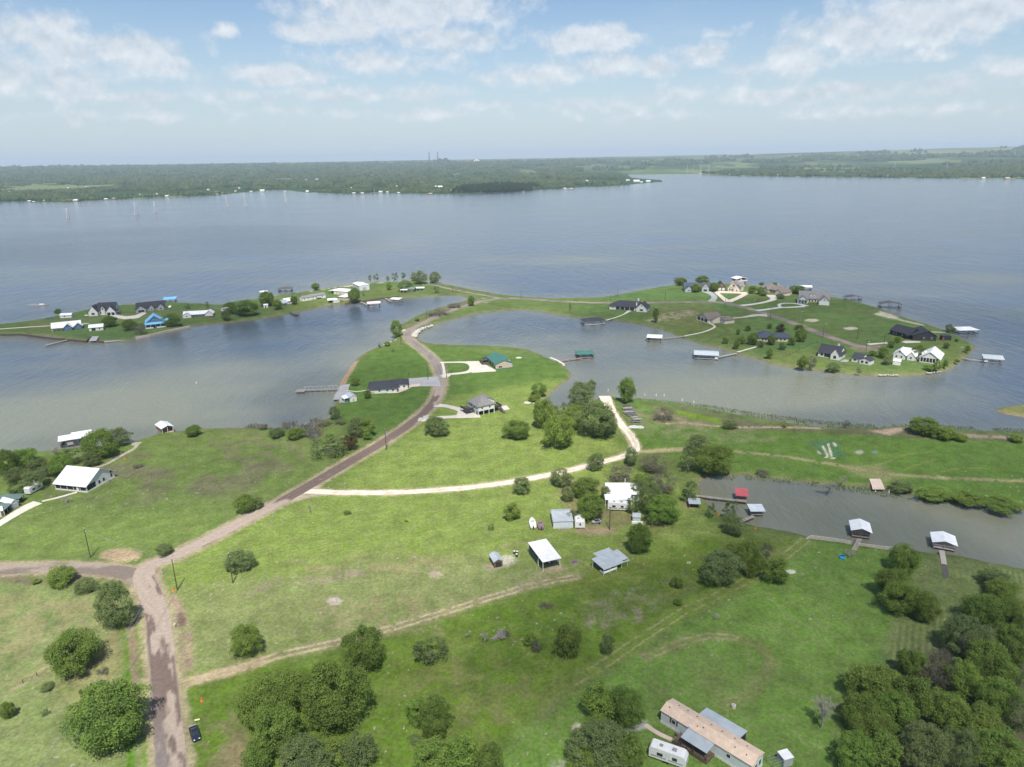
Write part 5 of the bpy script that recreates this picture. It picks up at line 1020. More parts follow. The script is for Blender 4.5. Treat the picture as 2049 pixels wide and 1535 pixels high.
s.gable(16.5, 24.4, -4.0, 6, 3.0, 3.9, 'y', o=.5, wm=W_LTGR); s.bx('wall', W_WHITE, 16.4, 24.5, -4.1, -3.9, 0, 2.8)
for x in (9.6, 12.2): s.gable(x, x+1.7, 5.4, 8.4, 5.9, 1.1, 'y', o=.15, z0=4.4, wm=W_WHITE)
s.wins('S', [2, 6], 0, 1.6, 1.3, 1.7); s.wins('S', [9.6, 11.8, 14.2], 4.5, 1.7, 1.2, 1.7); s.door('S', 4, 0); s.wins('S', [10.4, 13.05], 5.4, 5.3, .8, .8); s.win('S', 20.5, -4.1, 4.4, 1.1, 1.2); s.bx('hedge', FO['D'], 9.2, 15.8, .6, 1.9, 0, 1.0)
s = Th('brick_house', 'tan brick house with grey gabled roof and covered porch near the walkway dock', 'house', 'f', (405, 540), (520, 576)); s.rm = R_TAUPE; s.wm = W_CREAM
L = s.L; s.gable(0, L, 0, 13, 2.9, 3.4, 'y', o=.6); s.bx('porch_screen', SCREEN, .5, L-.6, -.12, -.06, .5, 2.7); s.posts([(.1, -.3), (L*.35, -.3), (L*.65, -.3), (L-.1, -.3)], 2.9, TRIM, .15); s.bx('wall', W_CREAM, .0, L, -.3, -.1, 0, .5); s.hip(L+1, L+8, 9, 18, 2.8, 2.5, o=.5); s.gable(L-.5, L+3, 2, 12, 2.8, 2.0, 'x', o=.3); s.wins('E', [4, 8], L, 1.5, 1.2, 1.2); s.garage('S', L+5.4, 9, 4.0, 2.2)
s = Th('hip_roof_house', 'low white house with dark hip roof in the middle of the orchard', 'house', 'f', (1085, 772), (1250, 778)); s.rm = R_DKBLUE; s.wm = W_CREAM
L = s.L; s.hip(-2, L*.85, 0, 12, 2.8, 3.2, o=.8); s.hip(L*.7, L*1.9, 1.5, 10, 2.8, 2.4, o=.8); s.wins('S', [1.5, 3.4, 6], 0, 1.5, 1.5, 1.5); s.wins('S', [L*1.1, L*1.35, L*1.6], 1.5, 1.5, 1.4, 1.4)
s = Th('farmhouse', 'white walled house with black gable roof, left of its small annexe', 'house', 'f', (1705, 932), (1935, 970)); s.rm = R_BLACK; s.wm = W_WHITE
L = s.L; s.gable(0, L, 0, 10.5, 3.0, 4.0, 'x', o=.5, rx=5.2); s.gable(L-4.6, L+.6, -1.8, 9, 3.0, 3.8, 'y', o=.4); s.bx('porch_screen', GLASS, L*.30, L-4.8, -.08, -.02, .5, 2.5); s.win('S', L*.18, 0, 1.6, 1.5, 1.4, fm=TRIMD); s.win('S', L-2.1, -1.8, 1.6, 1.6, 1.8, fm=TRIMD); s.win('E', 3, L+.6, 1.6, 1, 1.3, fm=TRIMD); s.chim(L-3, 6, 5, 8.2, .8)
s = Th('annexe', 'white annexe with black gable roof and attached carport by the turning place', 'annexe', 'g', (600, 768), (672, 782)); s.rm = R_BLACK; s.wm = W_WHITE
L = s.L; s.gable(0, L+1, 0, 8, 2.7, 2.2, 'x', o=.4); s.gable(L, L+6, -.8, 5, 2.6, 1.1, 'y', o=.3); s.win('S', 2, 0, 1.5, 1.2, 1.2, fm=TRIMD); s.wins('S', [L+1.6, L+4.2], -.8, 1.4, 1.4, 1.3, fm=TRIMD)
s = Th('black_house', 'long black metal clad house with two black gables near the east shore', 'house', 'g', (922, 540), (1085, 582)); s.rm = R_BLACK; s.wm = W_BLACK
L = s.L; s.gable(0, L, 0, 11, 3.2, 3.4, 'x', o=.5); s.wins('S', [3.2, 5.2, 10], 0, 1.6, 1, 1.2); s.bx('porch_screen', SCREEN, 6.2, 9.2, -.1, -.02, 0, 2.6)
s = Th('black_barn', 'black gabled barn joined to the east end of the long black house', 'house', 'g', (1112, 590), (1312, 597)); s.rm = R_BLACK; s.wm = W_BLACK
L = s.L; s.gable(0, L, 0, 15, 3.3, 3.2, 'y', o=.5, rx=L*.62); s.wins('S', [L*.48, L*.8], 0, 1.7, 1.0, 1.4); s.slab(-3.6, 0, 1, 10, 2.7, 3.2, 'x'); s.posts([(-3.4, 1.2), (-3.4, 5), (-3.4, 9.8)], 2.7, TRIMD)
s = Th('garden_shed', 'small black shed with a red door on the east shore', 'shed', 'g', (1358, 590), (1436, 592)); s.rm = R_BLACK; s.wm = W_BLACK; s.slab(-.2, s.L+.2, -.2, 3.8, 2.6, 3.0, 'y'); s.bx('wall', W_BLACK, 0, s.L, 0, 3.6, 0, 2.55); s.win('S', .9, 0, 1.1, 1.2, 2.0, fm=TRIMD, name='door', pm=mat('red_door', (.35, .06, .05), .6))
s = Th('farmhouse', 'white house with pale metal roofs and columned porch at the east tip', 'house', 'g', (948, 742), (1140, 768)); s.rm = R_WHITE; s.wm = W_WHITE
L = s.L; s.gable(0, 6.6, 0, 10, 2.8, 2.8, 'y', o=.5); s.gable(4, L, 1.8, 11, 3.0, 3.2, 'x', o=.5); s.gable(7.6, 11.6, .6, 6, 2.9, 2.2, 'y', o=.4); s.gable(L+2, L+12, 0, 16, 3.3, 3.5, 'y', o=.7); s.gable(L-1, L+4, 4, 10, 3.2, 2.4, 'x', o=.3)
s.wins('S', [1.8, 4.6], 0, 1.7, 1.1, 1.4); s.win('S', 3.3, 0, 4.6, 1.0, 1.1); s.wins('S', [9.6, 12.6], .6, 1.6, 1.2, 1.3)
s.bx('porch_screen', GLASS, L+2.4, L+11.6, -.06, -.01, .6, 3.0)
for i in range(7): s.bx('column', TRIM, L+2+i*1.62, L+2.25+i*1.62, -.3, -.07, 0, 3.5)
s = Th('garden_shed', 'small white gabled shed in front of the columned porch house', 'shed', 'g', (946, 795), (1012, 802)); s.rm = R_WHITE; s.gable(0, s.L, 0, 3.4, 2.3, 1.0, 'x', o=.2); s.door('S', 1.4, 0, TRIM)
s = Th('farmhouse', 'white house with charcoal roof and white chimneys beside the causeway road', 'house', 'e', (1020, 334), (1290, 352)); s.rm = R_BLACK; s.wm = W_WHITE
L = s.L; s.hip(0, 30, 0, 13, 3.0, 3.8, o=.8); s.gable(23, 31.6, -2.6, 8, 3.1, 4.0, 'y', o=.6); s.bx('porch_screen', SCREEN, 5.6, 21, -.12, -.04, .2, 2.6); s.posts([(5.4, -.3), (9, -.3), (13, -.3), (17, -.3), (21, -.3)], 2.8, TRIM, .14); s.win('S', 27.4, -2.6, 1.6, 2.8, 1.7); s.win('S', 27.4, -2.6, 5.0, 1.4, .9); s.win('S', 3, 0, 1.6, .8, 1.3); s.chim(22.4, 1.5, 2.5, 6.6, .9); s.chim(22.0, 9, 5, 8.6, 1.1)
# ---- buildings of the centre right
s = Th('metal_shop', 'pale blue metal shop building left of the travel trailer', 'workshop', 'j', (685, 482), (846, 476)); s.rm = R_PALE; s.wm = mat('pale_metal_wall_two', (.52, .56, .58), .6, .06, 1)
L = s.L; s.bx('wall', s.wm, 0, L, 0, 6.4, 0, 2.5); s.slab(-.15, L+.15, -.2, 6.6, 2.52, 3.0, 'y'); s.slab(-.1, L+.1, 6.62, 8.8, 3.0, 2.5, 'y', name='rear_roof'); s.bx('bench', WOOD, 1.5, 5.4, -1.4, -.6, .0, .45); s.bx('wall', s.wm, 0, L, 6.42, 8.6, 0, 2.45)
s = Th('open_shelter', 'tall open shelter with bright white roof and boat beneath', 'carport', 'j', (600, 838), (740, 806)); s.rm = R_WHITE; L = s.L
s.slab(-.3, L+.3, -.4, 11.4, 3.5, 3.9, 'y', th=.14)
for x in (.05, L-.05):
    for y in (.05, 3.7, 7.4, 11): s.part('post', MB().box(x-.08, x+.08, y-.08, y+.08, 0, 3.5+.034*y), TRIM)
s.bx('side_wall', mat('dark_green_panel', (.05, .075, .06), .8), -.04, .03, 4.2, 11, .1, 3.4); s.part('brace', MB().tube((-2.2, .5, 0), (0, 3.7, 2.3), .06), WOOD)
s = Th('carport', 'low grey roofed carport with white pickup under its front', 'carport', 'j', (1098, 868), (1300, 790)); s.rm = R_PALE; L = s.L
s.slab(-.4, L-2.2, -.2, 5.6, 2.35, 2.9, 'y'); s.slab(L-2.15, L+.3, .4, 5.6, 2.40, 2.9, 'y', name='roof'); s.slab(1.8, L-1.6, 5.65, 7.6, 2.95, 3.1, 'y', name='roof'); 
s.posts([(0, 0), (L*.25, 0), (L*.5, 0), (L*.75, .4), (L, .5), (0, 5.4), (L*.5, 5.4), (L, 5.4)], 2.3, TRIM, .07); s.bx('fascia', W_LTGR, -.3, L+.2, -.28, -.2, 2.0, 2.42)
s = Th('garden_shed', 'tiny brown wooden shed with metal gable roof on pale gravel', 'shed', 'j', (200, 806), (270, 792)); s.rm = R_PALE; s.wm = W_BROWN; s.gable(0, s.L, 0, 4.6, 2.0, .75, 'y', o=.2); s.bx('porch_opening', SCREEN, .5, s.L-.5, -.06, .02, .1, 1.8)
s = Th('metal_roof_house', 'house with bright white metal roof behind the motorhome, half under trees', 'house', 'j', (1128, 262), (1380, 262)); s.rm = R_WHITE; s.wm = mat('mint_wall', (.40, .47, .42), .8)
L = s.L; s.gable(0, 8.2, 0, 8.4, 2.9, 1.2, 'x', o=.5, rx=7.0); s.gable(8.3, 11.5, .6, 8.4, 2.7, 1.2, 'x', o=.4, rx=7.2); s.slab(-1.2, 8.4, -3.8, -.4, 2.6, 3.1, 'y'); s.posts([(-1, -3.6), (2.5, -3.6), (6, -3.6), (8.2, -3.6)], 2.6, TRIM); s.wins('S', [2, 5.6], 0, 1.7); s.chim(7.2, 7.6, 3.8, 5.6, .5, METALG)
s = Th('open_shelter', 'small open shelter with pale tin roof at the head of the pond', 'shelter', 'j', (1800, 318), (1888, 322)); s.rm = R_PALE; L = s.L
s.slab(-.3, L+.2, -.2, 3.4, 1.9, 2.4, 'y'); s.posts([(0, 0), (L, 0), (0, 3.2), (L, 3.2)], 1.95, POSTM, .06); s.bx('bench', WOODD, .5, L-.5, 1.2, 2.0, 0, .6)
s = Th('garden_shed', 'pale green shed under the tree right of the motorhome', 'shed', 'j', (1335, 430), (1398, 434)); s.rm = R_PALE; s.wm = mat('mint_wall', (.40, .47, .42), .8); s.gable(0, s.L, 0, 3, 2.0, .6, 'x', o=.2); s.bx('stored_items', TRIM, -.3, s.L+.8, -1.2, -.2, 0, .6)
s = Th('garden_shed', 'small white boat shed with lean-to roof beside the concrete ramp', 'shed', 'c', (1030, 1055), (1115, 1040)); s.rm = R_PALE; s.gable(0, s.L, 0, 7.2, 2.4, .9, 'y', o=.25); s.slab(-3, -.3, .8, 6.6, 1.9, 2.3, 'x', rm=R_WHITE); s.posts([(-2.9, 1), (-2.9, 6.4)], 1.9); s.win('S', s.L/2, 0, 1.0, 1.3, 2.0, name='door', pm=mat('tan_panel', (.42, .38, .3), .8)); s.bx('stored_boat', mat('teal_tarp', (.05, .14, .18), .6), -2.4, -.8, 1.2, 5, .1, .9)
# sheds at the left edge
s = Th('open_shed', 'green roofed open shed beside the pale lane at the left edge', 'shed', 'h', (190, 925), (240, 880)); s.rm = R_GRGREEN; s.wm = SCREEN; L = s.L; s.bx('wall', SCREEN, 0, L, .6, 6.5, 0, 2.3); s.slab(-.3, L+.3, -.6, 7, 2.35, 2.8, 'y'); s.posts([(0, 0), (L, 0)], 2.4, WOOD)
s = Th('open_shed', 'white roofed grey shed between two green roofed sheds, left edge', 'shed', 'h', (118, 975), (188, 945)); s.rm = R_WHITE; s.wm = W_GREY; L = s.L; s.gable(0, L, 0, 6, 2.4, .9, 'y', o=.3); s.garage('S', L*.5, 0, L*.6, 2, W_GREY)
s = Th('open_shed', 'green roofed open bay shed at the very left edge by the lane', 'shed', 'h', (45, 1035), (112, 975)); s.rm = R_GRGREEN; L = s.L; s.bx('wall', SCREEN, 0, L, .8, 6.5, 0, 2.3); s.slab(-.3, L+.3, -.6, 7, 2.35, 2.9, 'y'); s.posts([(0, 0), (L*.5, 0), (L, 0)], 2.4, WOOD); s.bx('wheelbarrow', TRIMD, L*.6, L*.6+.8, -.9, -.2, 0, .6)
s = Th('garden_shed', 'pale walled shed cut by the left edge of the photo', 'shed', 'h', (-40, 1060), (40, 1040)); s.rm = R_WHITE; s.wm = W_CREAM; s.gable(0, s.L, 0, 4, 2.4, .8, 'x', o=.25); s.door('S', 2.2, 0)
# mobile home bottom right
s = Th('mobile_home', 'long mobile home with peach shingle roof and metal roofed porches, bottom edge', 'mobile home', 'o', (1040, 1245), (1480, 1520)); s.rm = R_PEACH; s.wm = W_LTGR; L = 21.6
s.gable(0, L, 0, 4.6, 3.25, .75, 'x', o=.22, z0=.55); s.bx('skirting', mat('cream_skirting', (.6, .58, .53), .9, .2, 2), -.05, L+.05, -.05, 4.65, 0, .6)
s.win('S', 3.3, 0, 2.2, 1.1, 1.1); 
for dx in (-.8, .8): s.bx('shutter', TRIMD, 3.3+dx-.16, 3.3+dx+.16, -.07, -.02, 1.6, 2.8)
s.slab(7.0, 13.2, -3.2, -.28, 2.75, 3.1, 'y', rm=R_PALE, name='porch_roof'); s.bx('deck', W_BROWN, 5.2, 13.4, -3.3, -.1, .15, .7); s.posts([(7.1, -3.1), (10, -3.1), (13.1, -3.1)], 2.75, TRIMD, .06, .7); s.bx('railing', TRIMD, 5.2, 13.4, -3.36, -3.3, 1.5, 1.6); s.bx('railing', TRIMD, 5.2, 13.4, -3.36, -3.3, 1.0, 1.08); s.posts([(5.25, -3.3), (6.6, -3.3), (8.6, -3.3), (11.6, -3.3)], 1.6, TRIMD, .05, .7)
s.slab(6.4, 16.2, 4.9, 8.3, 3.05, 2.6, 'y', rm=R_PALE, name='rear_porch_roof'); s.bx('rear_porch_screen', SCREEN, 6.6, 16, 8.0, 8.1, .2, 2.6); s.bx('rear_porch_screen', SCREEN, 15.9, 16.0, 4.8, 8.0, .2, 2.6); s.bx('deck', W_BROWN, 6.5, 16.1, 4.7, 8.2, .1, .5)
s.bx('air_conditioner', METALG, 4.7, 5.5, -1.3, -.5, .7, 1.5); s.bx('satellite_box', TRIM, 7.0, 7.5, -.2, .2, 3.35, 3.75)
for x, y in ((1.2, 1.4), (2.4, 3.3), (4.6, 3.4), (7, 3.2), (9.6, 1.4), (10.4, 3.4), (13, 3.2), (15.8, 3.4), (17, 1.3), (19.6, 1.2), (18.6, 3.3), (8.4, 1.0)): 
    zz = 3.4+.75*(1-abs(y-2.3)/2.3)+.04; s.part('roof_vent', MB().box(x-.11, x+.11, y-.11, y+.11, zz-.1, zz+.12), W_BROWN)
s.wins('E', [1.4, 3.1], L, 2.1, 1.0, 1.4); s.win('S', 16.4, 0, 2.2, 1.0, 1.0)
KENN = Th('dog_kennel', 'small kennel with wire run and pale tin roof beside the mobile home', 'kennel', 'o', (1835, 1540), (1900, 1520)); KENN.slab(-.1, 2.3, -.1, 2.2, 2.0, 2.1, 'y', rm=R_WHITE); KENN.bx('wall', W_GREY, 0, 2.2, 0, 2.0, 0, 1.95)
m = MB()
for x in (-2.4, -1.2, -.1):
    for y in (0, 2): m.box(x-.03, x+.03, y-.03, y+.03, 0, 1.9)
for y in (0, 2):
    for z in (.05, .95, 1.87): m.box(-2.4, -.1, y-.02, y+.02, z, z+.05)
for x in (-2.4, -1.2): m.box(x-.02, x+.02, 0, 2, 1.87, 1.92)
KENN.part('wire_run', m, METALG)
# ================================================================ boat docks
D = boathouse
D('dock with dark shingle hip roof and white lower deck west of the white house', 'e', (735, 528), (972, 512), 9, 3.3, 2.0, 'hip', R_BLACK, [('e', 970, 462), ('e', 1020, 450)], pm=TRIMD, deck=CONC, rail=True)
D('dock with teal green roof and reddish walkway in the middle bay', 'e', (662, 905), (850, 897), 8.5, 3.0, 1.3, 'hip', R_GREEN, [('e', 700, 890), ('e', 560, 905), ('e', 420, 930)], deck=WOODR, pm=TRIMD)
D('dock with flat white roof and long walkway leading to the tan brick house', 'e', (1447, 708), (1612, 716), 9, 3.2, .5, 'gx', R_WHITE, [('e', 1610, 668), ('e', 1880, 640)])
D('dock with wide pale metal roof and white storage closet below the orchard', 'f', (372, 968), (630, 980), 10.5, 3.2, .8, 'gx', R_PALE, [('f', 635, 940), ('f', 835, 898)], nx=4, extra=lambda s: s.bx('storage_closet', TRIM, s.L-2, s.L-.2, .2, 2.2, .95, 3.1))
D('dock with white hip roof off the east shore', 'g', (1500, 548), (1665, 544), 10, 3.3, 1.4, 'hip', R_WHITE, [('g', 1500, 520), ('g', 1440, 520)], deck=WOODD, pm=TRIMD)
D('dock with pale lean-to roof and white closet at the end of the east pier', 'g', (1710, 782), (1872, 795), 6.5, 3.0, .7, 'shed', R_PALE, [('g', 1708, 762), ('g', 1600, 750), ('g', 1535, 738)], extra=lambda s: s.bx('storage_closet', TRIM, .1, 2, .2, 4, .95, 3.0))
D('tall orange brown boathouse with white roof on the far shore', 'f', (830, 158), (945, 150), 10, 5.2, 1.4, 'gy', R_WHITE, None, deck=WOODR, extra=lambda s: (s.bx('upper_floor', mat('orange_boards', (.42, .27, .17), .8), .5, s.L-1, 1.2, 9, 2.8, 5.1), s.bx('upper_deck', WOODR, 0, s.L, 0, 1.2, 2.6, 2.8), s.bx('railing', TRIM, 0, s.L, 0, .08, 2.9, 3.8)))
D('dock with white arched roof behind the cream two storey house', 'f', (1475, 228), (1640, 232), 9, 3.8, .8, 'gx', R_WHITE, None, deck=WOODD, pm=WOODD)
D('collapsed dark boat dock with wrecked roof off the cream house', 'g', (560, 262), (690, 262), 7, 3.0, 1.4, 'gy', R_RUST, [('g', 560, 258), ('g', 420, 258)], deck=WOODD, pm=WOODD)
D('ruined dark boat dock with skeletal frame above the sandy strip', 'g', (845, 325), (1020, 330), 8, 3.8, 1.4, 'gy', R_RUST, [('g', 840, 322), ('g', 720, 322)], deck=WOODD, pm=WOODD)
D('small dark dock at the west tip of the right peninsula', 'f', (165, 132), (262, 132), 7, 3.0, .8, 'gx', R_DKBLUE, None, deck=WOODD, pm=TRIMD)
D('dock with sky blue roof and brown storage on the far shore', 'a', (1310, 268), (1405, 262), 8, 3.2, .8, 'shed', R_BLUE, [('a', 1310, 266), ('a', 1290, 280)], deck=WOODR, pm=WOODD)
D('brown roofed dock at the end of a pale walkway on the far shore', 'b', (305, 262), (412, 258), 9, 3.2, 1.6, 'hip', R_RUST, [('b', 405, 256), ('b', 490, 278)], deck=WOODD, pm=WOODD)
D('small dock with white roof behind a dark waterside tree', 'b', (160, 285), (215, 283), 6, 3.2, .8, 'hip', R_WHITE, None)
D('dock with pinkish white roof and twin slips in the left bay', 'b', (1024, 383), (1125, 377), 8.5, 3.4, .9, 'gx', mat('pinkish_white_sheet', (.56, .51, .48), .6), [('b', 1025, 362), ('b', 968, 336)])
D('small dock with white roof and dark boat lift near the neck', 'b', (1205, 340), (1275, 344), 7.5, 2.9, .5, 'gx', R_WHITE, [('b', 1205, 332), ('b', 1165, 306)])
D('boathouse with small white roof standing on the far beach point', 'b', (1530, 186), (1575, 184), 6, 4, .8, 'gx', R_WHITE, None)
D('orange brown boathouse with white gable roof off the left field', 'h', (1590, 254), (1700, 226), 8.5, 3.4, 1.0, 'gy', R_WHITE, None, deck=mat('orange_deck', (.50, .33, .22), .8), pm=TRIM, slip=False, ov=.35, extra=lambda s: (s.bx('wall', mat('brown_side', (.2, .14, .11), .8), .05, .15, 1, 8.5, .95, 3.3), s.bx('wall', mat('brown_side', (.2, .14, .11), .8), s.L-.15, s.L-.05, 1, 8.5, .95, 3.3), s.bx('stair', mat('orange_deck', (.50, .33, .22), .8), .5, s.L-.5, -1.6, -.05, .3, .7)))
D('grey boathouse with two pale roofs at the left shore', 'h', (590, 380), (800, 345), 7, 3.6, 1.0, 'gx', R_WHITE, None, deck=WOODD, nx=4, extra=lambda s: (s.bx('storage_room', mat('pinkish_grey_wall', (.38, .34, .34), .8), s.L*.35, s.L*.62, .2, 4, .95, 3.4), s.gable(s.L*.6, s.L*1.5, 1, 8, 3.9, 1.2, 'x', walls=False, rm=R_WHITE)))
D('dock with red metal roof at the end of a grey pier in the pond', 'l', (338, 132), (398, 137), 4.4, 2.7, .5, 'shed', R_RED, [('l', 400, 128), ('l', 240, 110), ('l', 88, 92)], slip=False, group='pond docks', wk=1.3, nx=2)
D('small dock with pale lean-to roof and short angled pier in the pond', 'l', (425, 222), (497, 222), 3.6, 2.4, .4, 'shed', metal('pale_blue_sheet', (.55, .60, .64)), [('l', 440, 215), ('l', 362, 248)], slip=False, group='pond docks', wk=1.4, nx=2)
D('dock with pale gable roof and plank walkway by the blue pedal boat', 'l', (1022, 345), (1130, 360), 6.4, 2.9, 1.0, 'gy', R_WHITE_LIFT, [('l', 1072, 350), ('l', 1036, 420)], group='pond docks', wk=1.4, zd=.8, rail=False, extra=lambda s: s.bx('gable_wall', WOODD, .2, s.L-.2, .05, .12, 1.6, 2.9))
D('dock with white gable roof and chairs, right hand side of the pond', 'l', (1505, 412), (1637, 435), 6.2, 2.6, .9, 'gy', R_WHITE_LIFT, [('l', 1560, 420), ('l', 1575, 502)], slip=False, deck=mat('pale_planks', (.40, .35, .31), .9, .15, 2), group='pond docks', wk=1.5, zd=.8, rail=True)
# open piers
def pier(label, k, pts, w, m, z=.9, plat=None, group='open piers'):
    s = Th('pier', label, 'pier', k, pts[0], pts[1], group, z=0.); s.ramp([s.loc(k, x, y, z) for x, y in pts], w, z, m)
    if plat: x, y = s.loc(k, *plat[0], z); s.bx('platform', m, x-plat[1]/2, x+plat[1]/2, y-plat[2]/2, y+plat[2]/2, z-.2, z+.02)
    return s
s = pier('long pale pier with end platform beside the concrete ramp', 'c', [(400, 900), (870, 885)], 1.8, WOOD, 1.3, ((395, 905), 5.0, 4.6))
L = s.L; m = MB(); m.box(2.4, L, -.92, -.86, 2.2, 2.28)
for i in range(9): m.box(2.4+i*(L-2.5)/8, 2.5+i*(L-2.5)/8, -.92, -.84, .2, 2.2)
s.part('railing', m, TRIM)
pier('dark low pier at the west end of the left peninsula', 'a', [(362, 604), (540, 560)], 2.2, WOOD)
pier('short pier with a square end below the small white cottage', 'b', [(470, 438), (432, 432), (388, 414)], 1.6, WOODD, .9, ((452, 438), 5, 3.4))
pier('floating concrete dock beside the small boat ramp on the left peninsula', 'a', [(820, 577), (1000, 560)], 3.0, CONCG, .5)
# ================================================================ paved places
sheet('driveway', 'white concrete loop drive of the green roofed house', 'driveway', [way(PL('d', (345, 372), (480, 370), (620, 370), (690, 385), (725, 415), (715, 450), (660, 480), (560, 496), (450, 508), (385, 535)), [3, 2.6, 3, 4, 5, 5, 4, 3.4, 3.6, 6]), PL('d', (640, 358), (790, 358), (840, 385), (985, 462), (975, 475), (860, 480), (700, 492), (735, 440), (725, 400)), way(PL('d', (372, 380), (385, 440), (398, 545)), [1.6, 1.2, 3])], CONC)
sheet('driveway', 'grey concrete drive between the road and the black roofed house', 'driveway', [PL('c', (1775, 752), (2150, 725), (2190, 850), (1790, 855))], CONCG)
sheet('patio', 'pinkish patio at the corner of the black roofed house', 'patio', [PL('c', (1625, 860), (1920, 815), (1920, 850), (1820, 858), (1740, 900), (1640, 935), (1500, 940))], CONCP)
sheet('driveway', 'white curved drive of the raised white house', 'driveway', [way(PL('d', (320, 860), (420, 870), (540, 900), (640, 930), (730, 960)), [5, 3.5, 4, 6, 8]), way(PL('d', (120, 1035), (220, 1010), (420, 995), (620, 985), (800, 975)), [4, 3.4, 3.4, 5, 6]), PL('d', (560, 890), (620, 920), (700, 920), (790, 990), (580, 1005), (520, 1000), (540, 950))], CONC)
sheet('patio', 'pale slab at the east side of the raised white house', 'patio', [PL('d', (1060, 865), (1100, 860), (1140, 905), (1020, 925), (1000, 900))], CONC)
sheet('boat_ramp', 'grey concrete boat ramp slab sloping into the left bay', 'boat ramp', [PL('c', (905, 838), (1025, 822), (985, 960), (1000, 1055), (885, 1062), (895, 1020), (805, 1020))], CONCG, z=LAND+.05)
sheet('path', 'narrow white walk from the ramp to the black roofed house', 'path', [way(PL('c', (985, 908), (1120, 918), (1220, 905), (1290, 895)), 1.1)], CONC)
sheet('boat_ramp', 'white concrete ramp end at the bay beside the upright tree', 'boat ramp', [PL('i', (622, 208), (708, 206), (716, 240), (640, 245))], CONC, z=LAND+.05)
sheet('boat_ramp', 'small pale boat ramp on the far bank of the pond', 'boat ramp', [PL('k', (892, 590), (975, 592), (1000, 640), (912, 642)), PL('k', (912, 643), (998, 641), (1010, 668), (918, 668))], CONCP, z=LAND+.05)
sheet('path', 'long pale walk along the far end of the left peninsula', 'path', [way(PL('a', (-60, 478), (200, 460), (420, 447), (560, 436), (710, 430)), 2.4)], CONC)
sheet('driveway', 'white drive joining the two dark roofed houses, left peninsula', 'driveway', [PL('a', (860, 362), (920, 358), (1010, 372), (1080, 365), (1140, 340), (1175, 345), (1110, 385), (1010, 398), (930, 385))], CONC)
sheet('boat_ramp', 'narrow stone boat ramp on the left peninsula', 'boat ramp', [PL('a', (738, 532), (795, 532), (775, 568), (712, 570))], CONCG)
sheet('driveway', 'pink bordered loop drive before the timber framed house', 'driveway', [way(PL('f', (740, 345), (660, 285), (612, 240)), [6, 4, 4]), way(PL('f', (740, 345), (850, 300), (930, 255)), [6, 5, 5]), PL('f', (605, 225), (730, 232), (860, 240), (970, 240), (940, 262), (840, 255), (660, 250), (610, 245))], mat('pink_drive', (.55, .47, .41), .9, .08, .4))
sheet('driveway', 'grey drive of the house at the west tip', 'driveway', [way(PL('f', (556, 342), (590, 300), (560, 262), (500, 235)), [6, 5, 5, 8])], CONCG)
sheet('driveway', 'white winding drive of the brown roofed house', 'driveway', [way(PL('f', (880, 385), (1000, 372), (1150, 345), (1230, 312), (1190, 270)), [5, 4, 4, 6, 9])], CONC)
sheet('driveway', 'pale grey drive with an oval grass island by the two storey house', 'driveway', [way(PL('f', (1045, 440), (1150, 428), (1290, 408), (1400, 405), (1560, 395)), [5, 4, 4, 4, 5]), way(PL('f', (1300, 405), (1290, 375), (1340, 362), (1440, 362), (1530, 375), (1580, 392)), [2.6, 2.6, 2.6, 2.6, 4, 6])], mat('pale_grey_drive', (.42, .43, .43), .9, .08, .4))
sheet('driveway', 'pinkish forecourt and drive of the tan brick house', 'driveway', [PL('f', (650, 510), (715, 498), (775, 520), (770, 552), (660, 572), (590, 570)), way(PL('f', (770, 522), (900, 512), (1040, 490), (1160, 492)), [3.2, 3.2, 6, 9])], mat('pinkish_forecourt', (.42, .37, .34), .9, .08, .4))
sheet('path', 'curving pale footpath from the brick house down to its dock', 'path', [way(PL('f', (535, 575), (590, 605), (575, 630), (470, 672), (300, 708), (270, 715)), 1.6)], CONC)
sheet('path', 'straight pale footpath in the orchard', 'path', [way(PL('f', (838, 888), (1075, 822)), 1.6)], CONC)
sheet('path', 'white footpath from the causeway house to its dock', 'path', [way(PL('e', (1250, 352), (1180, 395), (1080, 432), (1010, 452)), [3.5, 1.5, 1.5, 1.5])], CONC)
sheet('driveway', 'pale drive and yard of the black house', 'driveway', [way(PL('g', (740, 625), (830, 618), (910, 612)), [4, 3, 3]), PL('g', (1020, 605), (1050, 595), (1180, 600), (1180, 610), (1060, 615))], CONC)
sheet('path', 'short pale path from the black house to its dock', 'path', [way(PL('g', (1230, 520), (1390, 524)), 1.6)], CONC)
sheet('patio', 'pale patio beside the white walled house', 'patio', [PL('g', (505, 768), (545, 752), (585, 758), (560, 775))], CONCG)
sheet('path', 'pale lane at the left edge leading to the barn house', 'path', [way(PL('h', (-60, 1150), (80, 1060), (250, 960), (370, 905)), [3.2, 3.6, 4.5, 5.0]), way(PL('h', (410, 895), (560, 860), (700, 820), (750, 806)), 1.3)], mat('pale_lane', (.60, .55, .47), .95, .14, .6))
sheet('path', 'dusty shore path behind the barn house', 'path', [way(PL('h', (880, 580), (1040, 530), (1180, 450), (1300, 385), (1340, 345)), [1.6, 1.6, 2, 1.8, 1.4]), PL('h', (1285, 322), (1390, 315), (1350, 348), (1285, 352))], mat('dusty_path', (.36, .32, .26), .95, .18, .6))
sheet('path', 'brick edged walk leading to the mobile home deck', 'path', [way(PL('o', (940, 1262), (1030, 1320), (1140, 1370)), 1.1)], CONCP)
sheet('path', 'dark mat at the foot of the right hand pond dock', 'path', [PL('l', (1558, 503), (1590, 503), (1602, 580), (1570, 592))], mat('dark_mat', (.09, .085, .085), .9))
